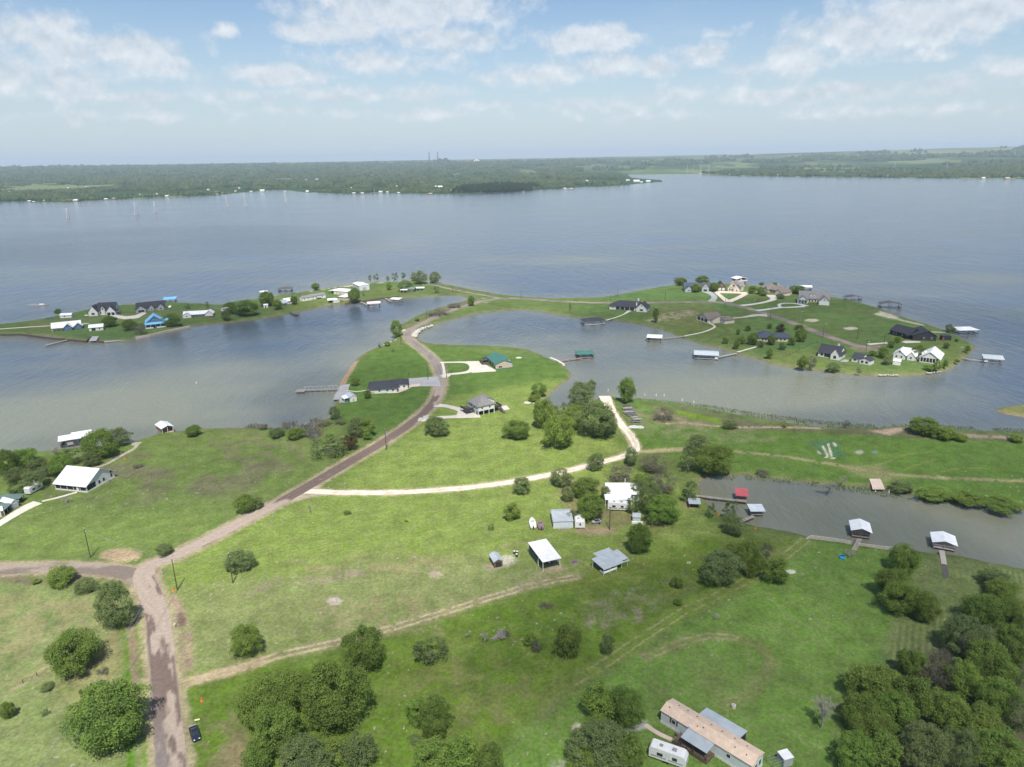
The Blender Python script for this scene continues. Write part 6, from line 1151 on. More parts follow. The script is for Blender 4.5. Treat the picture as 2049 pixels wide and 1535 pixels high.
sheet('fire_pit', 'round pale fire pit ring on the bright lawn by the cove', 'fire pit', [[tuple(np.array(G(*px('d', 1340, 830)))+np.array((math.cos(a*.4)*1.9, math.sin(a*.4)*1.9))) for a in range(16)]], CONC, kind=None)
sheet('fire_pit', 'round pale fire pit ring right of the green roofed house', 'fire pit', [[tuple(np.array(G(*px('d', 1240, 318)))+np.array((math.cos(a*.4)*1.9, math.sin(a*.4)*1.9))) for a in range(16)]], CONC, kind=None)
# ================================================================ shore works
def wall(name, label, cat, k, pts, w, z0, z1, m, kind=None, group=None):
    P = [Vector(G(*px(k, x, y), 0.8)) for x, y in pts]; mb = MB()
    for a, b in zip(P[:-1], P[1:]):
        d = (b-a).normalized(); n = Vector((-d.y, d.x))*w/2; mb.add([(*(a+n), z0), (*(a-n), z0), (*(b-n), z0), (*(b+n), z0), (*(a+n), z1), (*(a-n), z1), (*(b-n), z1), (*(b+n), z1)], [(3, 2, 1, 0), (4, 5, 6, 7), (0, 1, 5, 4), (1, 2, 6, 5), (2, 3, 7, 6), (3, 0, 4, 7)])
    o = mb.build(name, m); tag(o, label, cat, group, kind); return o
wall('retaining_wall', 'brown timber bulkhead along the west shore of the left peninsula', 'retaining wall', 'a', [(-100, 524), (170, 518), (400, 548), (560, 562), (690, 575), (724, 538)], .7, -1, 1.5, WOODD)
wall('retaining_wall', 'pale stone edging below the sky blue roofed house', 'retaining wall', 'a', [(1085, 543), (1200, 525), (1340, 490), (1520, 453)], 1.4, -1, 1.4, mat('pale_edging', (.40, .35, .30), .9, .2, 1))
wall('retaining_wall', 'dark bulkhead edge beside the small stone boat ramp', 'retaining wall', 'a', [(795, 540), (775, 572), (830, 580)], .6, -1, 1.5, WOODD)
wall('retaining_wall', 'dark bulkhead by the pink cottage in the left bay', 'retaining wall', 'b', [(840, 352), (960, 336), (1160, 306), (1290, 292)], .6, -1, 1.4, WOODD)
wall('retaining_wall', 'pale timber bulkhead along the near shore of the pond', 'retaining wall', 'l', [(750, 362), (780, 343), (900, 358), (1022, 378)], .22, -1, 1.6, mat('pale_timber', (.46, .43, .36), .9, .15, 2))
wall('retaining_wall', 'pale timber bulkhead between the two near pond docks', 'retaining wall', 'l', [(1060, 390), (1160, 402), (1270, 416)], .22, -1, 1.6, mat('pale_timber', (.46, .43, .36), .9, .15, 2))
wall('retaining_wall', 'white slab edging at the green roofed dock walkway', 'retaining wall', 'e', [(345, 895), (415, 922), (500, 970)], 1.6, -1, 1.5, CONC)
def rocks(label, k, pts, n, w, r, seed):
    P = smooth(PL(k, *pts, z=.6), 1.0); rg = random.Random(seed); mb = MB()
    for i in range(n):
        p = P[rg.randrange(len(P))]; x = p[0]+rg.uniform(-w, w); y = p[1]+rg.uniform(-w, w); q = r*rg.uniform(.5, 1.3); c = []
        for lvl, f in ((-.3, .8), (.35, 1.0), (.8, .55)):
            c.append([(x+math.cos(a*1.0472+i)*q*f*rg.uniform(.8, 1.2), y+math.sin(a*1.0472+i)*q*f*rg.uniform(.8, 1.2), .9+lvl*q) for a in range(6)])
        mb.loft(c)
    o = mb.build('riprap_rocks', STONE); tag(o, label, 'rocks', kind='stuff')
rocks('band of white boulders inside the road bend by the bay', 'b', [(1395, 625), (1410, 590), (1450, 560), (1530, 530)], 110, 1.8, .75, 1)
rocks('patch of white boulders at the foot of the upright tree', 'b', [(1285, 578), (1315, 572)], 22, 1.5, .9, 2)
rocks('white rocks where the curved drive meets the road', 'd', [(115, 1050), (160, 1015), (205, 995)], 26, 1.0, .8, 3)
rocks('white rocks at the northern mouth of the curved drive', 'd', [(300, 880), (330, 860)], 12, 1.0, .6, 4)
rocks('white broken slabs along the south bank of the right peninsula', 'g', [(830, 888), (980, 888)], 40, .7, .42, 5)
rocks('white broken slabs near the east pier of the right peninsula', 'g', [(1245, 870), (1345, 858)], 22, .7, .4, 6)
rocks('white rocks along the sandy bank north of the lakeside lawn', 'c', [(1480, 330), (1580, 285), (1640, 260)], 26, .9, .5, 7)
rocks('small pale stones scattered along the dirt driveway', 'x', [(700, 1290), (820, 1262), (920, 1232), (1000, 1208), (1090, 1188)], 260, 2.6, .17, 8)
rocks('small pale stones around the brown shed', 'x', [(900, 1120), (960, 1140), (1040, 1150)], 120, 5, .15, 9)
# dead reeds standing in the water
def reeds(label, k, poly, n, h, seed, m='K', kk=None):
    P = np.array([G(*px(k, x, y), 0) for x, y in poly]); rg = np.random.default_rng(seed); X = rg.uniform(P[:, 0].min(), P[:, 0].max(), n*4); Y = rg.uniform(P[:, 1].min(), P[:, 1].max(), n*4); g = inside(X, Y, P) & (fbm(X, Y, .18, 2, seed) > .38); X, Y = X[g][:n], Y[g][:n]; n = len(X)
    a = rg.uniform(0, 3.14, n); w = rg.uniform(.06, .22, n); H_ = h*rg.uniform(.4, 1.2, n); dx, dy = np.cos(a)*w, np.sin(a)*w; lx, ly = rg.normal(size=(2, n))*.25*h
    z0 = -.3; V = np.stack([np.stack([X-dx, Y-dy, np.full(n, z0)], 1), np.stack([X+dx, Y+dy, np.full(n, z0)], 1), np.stack([X+lx+dx*.2, Y+ly+dy*.2, H_], 1), np.stack([X+lx-dx*.6, Y+ly-dy*.6, H_*.8], 1)], 1).reshape(-1, 3)
    o = bpy.data.objects.new('reeds', mesh_np('reeds', V, np.arange(len(V)), 4, FO[m] if m != 'G' else mat('dry_stalks', (.26, .225, .17), .9, .25, 1))); COL.objects.link(o); tag(o, label, 'reeds', kind='stuff')
reeds('brown reeds standing in the shallows of the wild right shore', 'x', [(1270, 797), (1400, 808), (1520, 828), (1700, 848), (1860, 850), (2060, 860), (2060, 888), (1700, 872), (1500, 850), (1380, 830)], 9000, .75, 1, 'O')
reeds('tall weeds along the sandy strip of the wild shore', 'x', [(1400, 855), (1500, 858), (1700, 866), (1900, 875), (2060, 882), (2060, 892), (1800, 885), (1500, 868)], 1500, 1.6, 11, 'O')
reeds('dark reeds in the marshy inlet of the left bay', 'x', [(500, 850), (600, 845), (650, 835), (690, 850), (700, 880), (640, 890), (560, 872), (480, 862)], 3000, 1.2, 2)
reeds('thin brown reeds along the road bank at the neck', 'x', [(800, 650), (860, 620), (930, 603), (940, 608), (870, 632), (815, 662)], 900, 1.4, 3)
reeds('weeds fringing the far bank of the pond', 'x', [(1400, 960), (1500, 950), (1640, 965), (1800, 985), (2060, 1012), (2060, 1025), (1800, 1000), (1640, 976), (1500, 962)], 2600, .9, 4, 'O')
reeds('dry pale weed stalks in the rough ground', 'x', [(1150, 1235), (1210, 1190), (1300, 1172), (1316, 1222), (1240, 1245), (1180, 1250)], 2600, 1.2, 5, 'G')
reeds('dry stalks in the rough ground left of the thicket', 'x', [(1330, 1195), (1330, 1150), (1480, 1085), (1560, 1090), (1520, 1120), (1400, 1180)], 1500, 1.1, 6, 'G')
reeds('rough tall growth along the overgrown ditch strip', 'x', [(1120, 1232), (1330, 1150), (1500, 1085), (1592, 1085), (1500, 1150), (1330, 1212), (1160, 1300)], 10000, 1.5, 9, 'M')
reeds('tall green weeds in the rough ground', 'x', [(780, 1380), (900, 1290), (1120, 1230), (1180, 1260), (1150, 1360), (1000, 1450), (880, 1440)], 5000, 1.3, 7, 'O')
reeds('wild grass beside the boat trailers', 'x', [(1275, 815), (1340, 835), (1420, 862), (1330, 870), (1280, 860)], 900, 1.1, 8, 'O')
# sunken snags far out
rg = random.Random(4)
for i in range(26):
    u = rg.uniform(60, 600); v = rg.uniform(566, 606); x, y = G(u, v, 0)
    if 580 < y < 2000 and float(sdf(np.array([x]), np.array([y]), wpoly(SHORE))[0]) < -6:
        o = MB().tube((0, 0, -.5), (rg.uniform(-.4, .4), rg.uniform(-.4, .4), rg.uniform(1.2, 2.6)), .14, 5, .06).build('snag', BARK); o.location = (x, y, 0); tag(o, 'dark dead tree stub standing in the open lake behind the left peninsula', 'snag', 'dead tree stubs in the lake')
# ================================================================ poles, wires, lamps
def pole(k, u, v, h, label, arm=True, can=False, lean=0., group='utility poles', lamp=False, r=.17):
    x, y = G(*px(k, u, v)); t = empty('utility_pole' if not lamp else 'lamp_post', (x, y, LAND), 0); tag(t, label, 'utility pole' if not lamp else 'lamp post', group)
    MB().tube((0, 0, -.3), (lean*h, 0, h), r, 8, r*.65).build('pole', POLEM if not lamp else METALG, t)
    if lamp: MB().box(-.15, .9, -.12, .12, h-.15, h+.05).build('lamp_arm', METALG, t); MB().box(.5, 1.2, -.25, .25, h-.3, h-.16).build('lamp_head', TRIM, t); return (x, y)
    if arm:
        MB().tube((lean*h, 0, h), (lean*h, 0, h+.35), .06, 6, .04).build('insulator', TRIM, t); MB().tube((lean*(h-.9)+.15, 0, h-1.0), (lean*(h-.9)+.45, 0, h-.9), .07, 6).build('insulator', TRIM, t)
    if can: MB().tube((lean*h+.42, 0, h-2.6), (lean*h+.42, 0, h-1.5), .26, 10).build('transformer', METALG, t)
    return (x, y, h)
p1 = pole('x', 181, 1116, 10.5, 'dark utility pole left of the bare earth patch', lean=-.0)
p2 = pole('x', 355, 1181, 10.5, 'dark utility pole with orange marker at the road fork')
p3 = pole('x', 466, 1167, 10, 'dark utility pole leaning in front of the olive tree', lean=.0)
pole('x', 773, 900, 9.5, 'utility pole with white transformer beside the diagonal road', can=True)
pole('j', 1146, 490, 8.5, 'black pole in front of the motorhome')
pole('d', 208, 570, 9, 'pole standing on the grey concrete drive', arm=False)
pole('d', 418, 555, 9, 'pole at the mouth of the white loop drive', can=True)
pole('d', 475, 550, 6, 'thin pole right of the white loop drive', arm=False, r=.08)
for k, u, v, h, lb in (('b', 1703, 266, 9, 'pole at the narrow end of the left peninsula'), ('b', 1495, 470, 9.5, 'pole on the waterside of the road bank'), ('b', 1290, 680, 9, 'pole on the lawn inside the road bend'), ('b', 940, 192, 8, 'pole on the far beach behind the workshop'), ('b', 1200, 188, 7, 'small pole among the beach trees'),
    ('e', 15, 220, 9, 'pole where the two roads meet at the neck'), ('e', 1037, 270, 9, 'pole left of the causeway house'), ('e', 1115, 185, 8, 'pole behind the causeway house'), ('e', 1655, 235, 8, 'pole beside the causeway road'), ('f', 58, 330, 9, 'pole by the road below the west tip'), ('f', 705, 405, 10, 'pole at the road before the pink drive'),
    ('f', 1192, 540, 9, 'pole at the mouth of the brick house drive'), ('f', 1760, 735, 10, 'pole at the road below the open green'), ('g', 650, 585, 9, 'pole on the green near the turning place'), ('g', 875, 620, 8, 'pole beside the black house drive'), ('g', 722, 680, 9, 'pole at the turning place')): pole(k, u, v, h, lb)
for k, u, v, h, lb in (('f', 1015, 405, 7, 'lamp post beside the winding drive'), ('f', 1520, 548, 7, 'lamp post on the green before the two storey house'), ('f', 1770, 690, 7, 'lamp post at the roadside of the green'), ('g', 1505, 712, 5, 'lamp post on the east tip lawn'), ('g', 728, 690, 7, 'lamp post at the end of the peninsula road')): pole(k, u, v, h, lb, lamp=True, group='lamp posts', r=.10)
def wire(a, b, label, sag=1.2):
    A = Vector((a[0], a[1], LAND+a[2])); B = Vector((b[0], b[1], LAND+b[2])); mb = MB(); pr = A
    for i in range(1, 13):
        t = i/12; q = A.lerp(B, t)-Vector((0, 0, sag*4*t*(1-t))); mb.tube(pr, q, .03, 3); pr = q
    o = mb.build('power_line', METALG); tag(o, label, 'power line', 'power lines')
e1 = (p2[0]+12, 60, 10.6); wire(p2, e1, 'upper power line running from the fork pole off the bottom edge'); wire((p2[0]+.3, p2[1], 9.5), (e1[0]+.4, 60, 9.6), 'lower power line running from the fork pole off the bottom edge')
wire(p1, p2, 'power line between the two poles at the road fork')
wire(p2, p3, 'power line between the fork pole and the pole by the olive tree')
# ================================================================ vehicles and small things
def wheels(t, xs, w, r, ww=.22):
    for x in xs:
        for sg in (-1, 1):
            o = MB().tube((x, sg*(w/2-ww*.2), r), (x, sg*(w/2-ww*1.1), r), r, 14).build('wheel', RUBBER, t); MB().tube((x, sg*(w/2-ww*.15), r), (x, sg*(w/2-ww*.3), r), r*.55, 10).build('rim', METALG, o)
def car(name, label, cat, k, c, ang, L, W, body, kind='coupe', z=LAND):
    x, y = G(*px(k, *c), z); t = empty(name, (x, y, z), ang); tag(t, label, cat); w = W/2
    def sec(xx, ww, zb, zt): return [(xx, -ww, zb), (xx, ww, zb), (xx, ww, (zb+zt)/2+.08), (xx, ww*.86, zt), (xx, -ww*.86, zt), (xx, -ww, (zb+zt)/2+.08)]
    if kind == 'coupe':
        MB().loft([sec(-L/2, w*.8, .35, .75), sec(-L/2+.25, w*.96, .2, .88), sec(-L*.2, w, .18, .92), sec(L*.12, w, .18, .88), sec(L*.38, w*.97, .2, .76), sec(L/2, w*.75, .3, .58)]).build('body', body, t)
        MB().loft([[(-L*.36, -w*.7, .85), (-L*.36, w*.7, .85), (-L*.36, w*.68, .9), (-L*.36, -w*.68, .9)], [(-L*.16, -w*.8, .85), (-L*.16, w*.8, .85), (-L*.16, w*.62, 1.27), (-L*.16, -w*.62, 1.27)], [(L*.04, -w*.8, .85), (L*.04, w*.8, .85), (L*.04, w*.62, 1.28), (L*.04, -w*.62, 1.28)], [(L*.2, -w*.76, .82), (L*.2, w*.76, .82), (L*.2, w*.7, .86), (L*.2, -w*.7, .86)]]).build('windows', GLASS, t)
        MB().box(-L*.15, L*.03, -w*.58, w*.58, 1.265, 1.31).build('roof', body, t); o = MB().box(-L/2+.05, -L/2+.38, -w*.8, w*.8, 1.10, 1.15).build('spoiler', METALG, t)
        for sg in (-1, 1): MB().box(L/2-.35, L/2-.08, sg*w*.55-.16, sg*w*.55+.16, .55, .68).build('headlight', TRIM, t)
    elif kind == 'pickup':
        MB().loft([sec(-L/2, w*.96, .45, 1.05), sec(-L*.1, w, .4, 1.08), sec(L*.2, w, .4, 1.1), sec(L*.42, w*.98, .42, 1.02), sec(L/2, w*.9, .5, .85)]).build('body', body, t)
        MB().loft([sec(-L*.06, w*.9, 1.0, 1.1), sec(-L*.03, w*.86, 1.0, 1.75), sec(L*.16, w*.86, 1.0, 1.75), sec(L*.26, w*.9, 1.0, 1.1)]).build('windows', GLASS, t); MB().box(-L*.03, L*.15, -w*.7, w*.7, 1.74, 1.80).build('roof', body, t); MB().box(-L/2+.15, -L*.09, -w*.82, w*.82, 1.07, 1.12).build('bed', TRIMD, t)
    wheels(t, (-L*.3, L*.31), W, .34 if kind == 'coupe' else .40); return t
KS['y'] = (340, 1400, 11.37)
car('parked_car', 'dark blue sports car with grey rear spoiler parked on grass by the road', 'car', 'y', (578, 815), math.atan2(G(*px('y', 610, 1010))[1]-G(*px('y', 490, 640))[1], G(*px('y', 610, 1010))[0]-G(*px('y', 490, 640))[0]), 4.6, 1.9, mat('dark_blue_paint', (.012, .018, .035), .25, .1, 1, spec=.7))
a0 = G(*px('j', 1105, 835)); a1 = G(*px('j', 1195, 800)); car('pickup_truck', 'white pickup truck under the low grey roofed carport', 'pickup', 'j', (1138, 832), math.atan2(a1[1]-a0[1], a1[0]-a0[0]), 5.4, 1.95, mat('white_paint', (.72, .73, .72), .3, .03, 1, spec=.6), 'pickup')
def camper(name, label, k, A, B, W, H, nose=True, unit=1, stripe=W_GREY, motor=False):
    s = Th(name, label, 'motorhome' if motor else 'camper', k, A, B); L = s.L; b = MB()
    prof = [(0, .55), (L, .55), (L, H-.9), (L-.5, H-.15), (L-1.0, H), (.3, H), (0, H-.3)] if nose else [(0, .5), (L, .5), (L, H-.25), (L-.3, H), (.3, H), (0, H-.25)]
    s.part('body', MB().prism(prof, 'y', 0, W), STEELW); s.bx('stripe', stripe, .4, L-.6, -.03, .01, 1.0, 1.3); s.win('S', L*.3, 0, H*.6, 1.2, .7, fm=TRIMD, ft=.05); s.win('S', L*.7, 0, H*.6, 1.0, .7, fm=TRIMD, ft=.05); s.win('S', L*.5, 0, H*.5, .7, H*.6, name='door', pm=TRIM, fm=METALG, ft=.05)
    s.bx('roof_vent', METALG, L*.25, L*.25+.7, W*.35, W*.35+.6, H+.01, H+.22); s.bx('roof_air_conditioner', METALG, L*.6, L*.6+.9, W*.32, W*.32+.7, H+.01, H+.32)
    for x in (L*.42, L*.52) if not motor else (L*.2, L*.85):
        for y0 in (.02, W-.26): s.part('wheel', MB().tube((x, y0, .36), (x, y0+.24, .36), .36, 12), RUBBER)
    if motor: s.win('E', W/2, L, H*.55, W*.8, 1.0, fm=TRIMD, name='windscreen', ft=.05)
    return s
camper('camper', 'white travel trailer with two roof vents at the bottom edge', 'o', (962, 1475), (1200, 1560), 2.5, 3.1, stripe=mat('grey_stripe', (.3, .27, .25), .5))
camper('motorhome', 'white motorhome with brown swirls parked before the white roofed house', 'j', (1130, 335), (1300, 345), 2.5, 3.1, motor=True, stripe=mat('brown_stripe', (.2, .16, .13), .5))
s = Th('camper', 'white box trailer with black square window beside the metal shop', 'camper', 'j', (862, 485), (945, 485)); L = s.L; s.part('body', MB().prism([(0, .45), (L, .45), (L, 2.4), (L-.3, 2.65), (.3, 2.65), (0, 2.4)], 'y', 0, 6), STEELW); s.win('S', L*.52, 0, 1.75, .7, .9, fm=TRIM, pm=TRIMD, ft=.05); s.bx('roof_vent', METALG, 1, 1.6, 2, 2.6, 2.66, 2.85); s.part('wheel', MB().tube((.1, 3.2, .34), (.35, 3.2, .34), .34, 12), RUBBER); s.part('wheel', MB().tube((L-.35, 3.2, .34), (L-.1, 3.2, .34), .34, 12), RUBBER); s.part('tow_bar', MB().tube((L/2, 0, .5), (L/2, -1.0, .5), .06), METALG)
camper('camper', 'weathered white camper beside the grove near the barn house', 'h', (300, 835), (425, 765), 2.5, 3.0)
camper('camper', 'short white camper by the dense clump on the left peninsula', 'a', (1772, 335), (1830, 333), 3, 3.2)
def boat(name, label, k, A, B, hullm, z=LAND+.35, W=1.15, trailer=True, group=None, cover=None):
    s = Th(name, label, 'boat', k, A, B, group); L = s.L; h = MB(); secs = []
    for t, ww, zz in ((0, .88, 0), (.3, 1, 0), (.62, .95, .02), (.86, .6, .12), (1, .08, .3)):
        x = L*t; w = W*ww; secs.append([(x, -w, .95+zz*.5), (x, -w*.75, .45+zz), (x, 0, .35+zz), (x, w*.75, .45+zz), (x, w, .95+zz*.5), (x, 0, .97+zz*.5)])
    h.loft(secs); s.part('hull', h, hullm); s.part('cockpit', MB().prism([(L*.12, -W*.62), (L*.58, -W*.66), (L*.66, 0), (L*.58, W*.66), (L*.12, W*.62)], 'z', .96, 1.06), cover or GLASS); s.part('windscreen', MB().prism([(L*.56, 1.0), (L*.62, 1.0), (L*.55, 1.35)], 'y', -W*.6, W*.6), GLASS)
    s.part('outboard_motor', MB().box(-.45, -.02, -.2, .2, .5, 1.35), TRIMD)
    if trailer:
        tr = s.part('trailer', MB().box(-.1, L*.9, -.75, -.65, .28, .36).box(-.1, L*.9, .65, .75, .28, .36).tube((L*.8, 0, .34), (L*1.2, 0, .4), .05), METALG)
        for sg in (-1, 1): s.part('wheel', MB().tube((L*.32, sg*1.0, .3), (L*.32, sg*1.2, .3), .3, 12), RUBBER, tr)
    return s
boat('motorboat', 'white motorboat on a trailer standing on the lawn', 'j', (522, 490), (508, 412), STEELW, W=1.15, cover=mat('grey_seats', (.55, .55, .53), .6))
boat('motorboat', 'reddish grey covered boat beside the white motorboat', 'j', (588, 498), (572, 432), mat('faded_red_hull', (.22, .13, .12), .6), W=1.1, cover=mat('grey_cover', (.17, .16, .17), .8))
boat('motorboat', 'dark and white bass boat on a trailer right of the box trailer', 'j', (1070, 430), (1000, 450), mat('black_white_hull', (.35, .36, .38), .3), W=1.0, cover=TRIMD)
boat('motorboat', 'small white boat under the tall open shelter', 'j', (668, 770), (620, 745), STEELW, W=1.0)
# trailers and docks stored beside the gravel lane
for i, (x0, y0, x1, y1, wd) in enumerate(((825, 302, 895, 296, 0), (815, 316, 905, 312, 1), (830, 330, 912, 326, 0), (820, 345, 915, 342, 1), (835, 358, 935, 354, 0), (850, 370, 945, 366, 0), (880, 388, 945, 384, 1), (895, 404, 975, 400, 1), (880, 420, 970, 416, 0))):
    s = Th('flatbed_trailer', ['dark flatbed trailer in the stored row by the gravel lane, number %s from the lake', 'pale flatbed trailer in the stored row by the gravel lane, number %s from the lake'][wd] % ('one two three four five six seven eight nine'.split()[i]), 'trailer', 'i', (x0, y0), (x1, y1), 'trailers stored by the lane')
    s.bx('deck', WOOD if wd else TRIMD, 0, s.L*.82, 0, 1.9, .5, .62); s.part('tow_bar', MB().tube((s.L*.8, .95, .5), (s.L, .95, .45), .06), METALG); s.bx('side_rail', METALG, 0, s.L*.8, -.06, 0, .45, .8)
    for y in (-.28, 1.96): s.part('wheel', MB().tube((s.L*.4, y, .32), (s.L*.4, y+.22, .32), .32, 10), RUBBER)
s = Th('tarpaulin_pile', 'crumpled pale grey tarpaulin pile at the near end of the stored trailers', 'tarpaulin', 'i', (855, 452), (980, 456)); m = MB(); rg = random.Random(3)
m.loft([[(s.L*t+math.sin(a)*.0, math.cos(a*.7854)*1.2*f, max(0, math.sin(a*.7854))*.8*f*rg.uniform(.6, 1.3)) for a in range(8)] for t, f in ((0, .4), (.15, .9), (.35, 1.1), (.55, .9), (.8, 1.1), (1, .5))]); s.part('tarpaulin', m, mat('grey_tarp', (.42, .43, .43), .6, .2, 1.5))
# blue pedal boat, markers, signs, buoys
def small(name, label, cat, k, c, parts, z=LAND, ang=0., group=None):
    x, y = G(*px(k, *c), z); t = empty(name, (x, y, z), ang); tag(t, label, cat, group)
    for nm, mb, m in parts: mb.build(nm, m, t)
    return t
BLU = mat('bright_blue_plastic', (.03, .35, .60), .4, .1, 2)
small('pedal_boat', 'bright blue pedal boat lying on the lawn by the pond', 'boat', 'p', (598, 180), [('hull', MB().loft([[(x_, -w_, .1), (x_, w_, .1), (x_, w_, .55), (x_, -w_, .55)] for x_, w_ in ((-1.1, .5), (-.8, .8), (.7, .8), (1.1, .55))]), BLU), ('seat', MB().box(-.4, -.1, -.6, -.1, .56, .95).box(-.4, -.1, .1, .6, .56, .95), TRIMD), ('pedal_well', MB().box(.05, .6, -.5, .5, .56, .62), TRIMD)], ang=1.2)
for k, c, lb in (('l', (450, 292), 'orange marker cone at the pond bank below the small dock'), ('l', (232, 208), 'orange marker cone by the pond pier'), ('m', (1305, 1108), 'orange marker cone at the edge of the shaded grass, bottom left'), ('m', (1120, 395), 'orange marker lying at the foot of the fork pole'), ('h', (1217, 480), 'orange yellow marker post beside the shore path')):
    small('marker_cone', lb, 'marker', k, c, [('base', MB().box(-.3, .3, -.3, .3, 0, .06), ORANGE), ('cone', MB().tube((0, 0, .06), (0, 0, 1.0), .24, 10, .05), ORANGE)], group='orange markers')
small('plywood_sheet', 'pale yellow board lying in the grass behind the sports car', 'board', 'y', (618, 462), [('board', MB().box(-.55, .55, -.22, .22, .02, .08), mat('pale_yellow_board', (.66, .60, .38), .8)), ('batten', MB().box(-.5, .5, -.04, .04, .08, .11), mat('pale_yellow_board', (.66, .60, .38), .8))], ang=.3)
small('road_sign', 'small white sign on a post at the roadside by the largest tree', 'sign', 'm', (958, 1215), [('post', MB().box(-.04, .04, -.04, .04, 0, 2.0), METALG), ('panel', MB().box(-.3, .3, -.07, -.05, 1.5, 2.1), TRIM)], ang=-.2)
small('mailbox', 'white mailbox at the roadside right of the fork', 'mailbox', 'm', (1133, 632), [('post', MB().box(-.05, .05, -.05, .05, 0, 1.0), WOOD), ('box', MB().prism([(-.15, 1.0), (.15, 1.0), (.15, 1.2), (0, 1.32), (-.15, 1.2)], 'y', -.3, .3), TRIM)])
small('water_tank', 'round pale tank on the lawn beside the mobile home', 'tank', 'o', (1512, 1150), [('tank', MB().tube((0, 0, 0), (0, 0, .75), .5, 16), CONC), ('lid', MB().tube((0, 0, .75), (0, 0, .85), .3, 12, .2), METALG)])
small('fire_ring', 'dark stone fire ring on the lawn between the two shelters', 'fire pit', 'j', (858, 762), [('stones', MB().tube((0, 0, 0), (0, 0, .25), 1.5, 14, 1.3), mat('ring_stones', (.2, .17, .15), .9, .4, 3)), ('ash', MB().tube((0, 0, .25), (0, 0, .27), 1.0, 12), mat('ash', (.12, .10, .10), .9))])
for c, lb in (((365, 688), 'left'), ((388, 690), 'middle'), ((385, 712), 'front')):
    small('barrel', lb+' one of three black and white barrels near the brown shed', 'barrel', 'j', c, [('barrel', MB().tube((0, 0, 0), (0, 0, .9), .42, 14), TRIMD), ('lid', MB().tube((0, 0, .9), (0, 0, .95), .36, 12), TRIM)], group='barrels by the brown shed')
for k, c, lb in (('i', (697, 165), 'white buoy pole off the boat ramp'), ('i', (985, 200), 'white buoy left of three along the wild shore'), ('i', (1075, 202), 'white buoy middle of three along the wild shore'), ('i', (1138, 203), 'white buoy right of three along the wild shore'), ('i', (1280, 242), 'white buoy near the reeds'), ('i', (1372, 255), 'white buoy furthest right near the reeds'), ('k', (938, 690), 'white marker left of the pond boat ramp'), ('k', (1040, 692), 'white marker right of the pond boat ramp'), ('c', (460, 1345), 'white buoy at the marshy inlet'), ('x', (393, 767), 'white buoy alone in the middle of the left bay')):
    small('buoy', lb, 'buoy', k, c, [('float', MB().tube((0, 0, -.2), (0, 0, .5), .28, 10, .2), TRIM), ('pole', MB().tube((0, 0, .5), (0, 0, 1.4), .06, 6), TRIM)], z=0, group='white buoys')
for k, c, lb in (('m', (600, 925), 'grey brush pile'),): pass
small('satellite_dish', 'white round dish on the far lawn of the left peninsula', 'dish', 'a', (1362, 308), [('dish', MB().tube((0, 0, 1.2), (0, -.3, 1.6), .3, 14, 1.3), TRIM), ('stand', MB().tube((0, 0, 0), (0, 0, 1.2), .08, 6), METALG)])
small('patio_umbrella', 'white umbrella by the boathouse on the far shore', 'umbrella', 'f', (890, 195), [('canopy', MB().tube((0, 0, 2.1), (0, 0, 2.8), 2.4, 12, .1), TRIM), ('pole', MB().tube((0, 0, 0), (0, 0, 2.8), .05, 6), METALG)])
small('water_tank', 'white tank standing by the upright shore tree', 'tank', 'e', (1552, 345), [('tank', MB().tube((0, 0, 0), (0, 0, 2.2), 1.3, 14), TRIM), ('lid', MB().tube((0, 0, 2.2), (0, 0, 2.5), 1.2, 14, .3), TRIM)])
small('picnic_table', 'small pale table among lawn chairs near the cove', 'table', 'd', (1415, 855), [('frame', MB().tube((0, -.9, 0), (0, -.9, 1.1), .05, 6).tube((0, .9, 0), (0, .9, 1.1), .05, 6), METALG), ('panel', MB().prism([(-.9, 0), (.9, 0), (.9, .8), (0, 1.3), (-.9, .8)], 'x', -.6, .6), WOOD)])
small('parked_car', 'dark car standing beside the tall white brick house', 'car', 'a', (945, 352), [('body', MB().loft([[(x_, -.9, .3), (x_, .9, .3), (x_, .85, z_), (x_, -.85, z_)] for x_, z_ in ((-2.2, .8), (-1.9, 1.0), (1.2, .95), (2.2, .75))]), TRIMD), ('cabin', MB().loft([[(x_, -.75, .9), (x_, .75, .9), (x_, .6, z_), (x_, -.6, z_)] for x_, z_ in ((-1.6, 1.0), (-1.0, 1.5), (.4, 1.5), (1.1, 1.0))]), GLASS)])
small('raft', 'long low raft of floating timber off the far tip of the left peninsula', 'raft', 'a', (300, 282), [('logs', MB().box(-9, 8, -1.2, -.3, 0, .4).box(-6, 9, .2, 1.1, 0, .5), WOOD), ('float', MB().box(2, 6, -.4, .6, .4, 1.1), TRIM)], z=0)
small('kayak', 'blue kayak on the bank near the small white shed', 'kayak', 'a', (390, 392), [('hull', MB().loft([[(x_, -w_, .3), (x_, 0, 0), (x_, w_, .3), (x_, 0, .4)] for x_, w_ in ((-2.4, .05), (-1, .5), (1, .5), (2.4, .05))]), mat('deep_blue_plastic', (.03, .12, .4), .4)), ('cockpit', MB().box(-.5, .5, -.25, .25, .38, .45), TRIMD)])
small('propane_tank', 'white propane tank before the tall white brick house', 'tank', 'a', (695, 372), [('tank', MB().tube((-1.4, 0, .7), (1.4, 0, .7), .5, 12), TRIM), ('foot', MB().box(-1.1, -.9, -.4, .4, 0, .3).box(.9, 1.1, -.4, .4, 0, .3), CONCG)])
for i, (u, v) in enumerate(((1785, 305), (1835, 300), (1845, 302))): pass
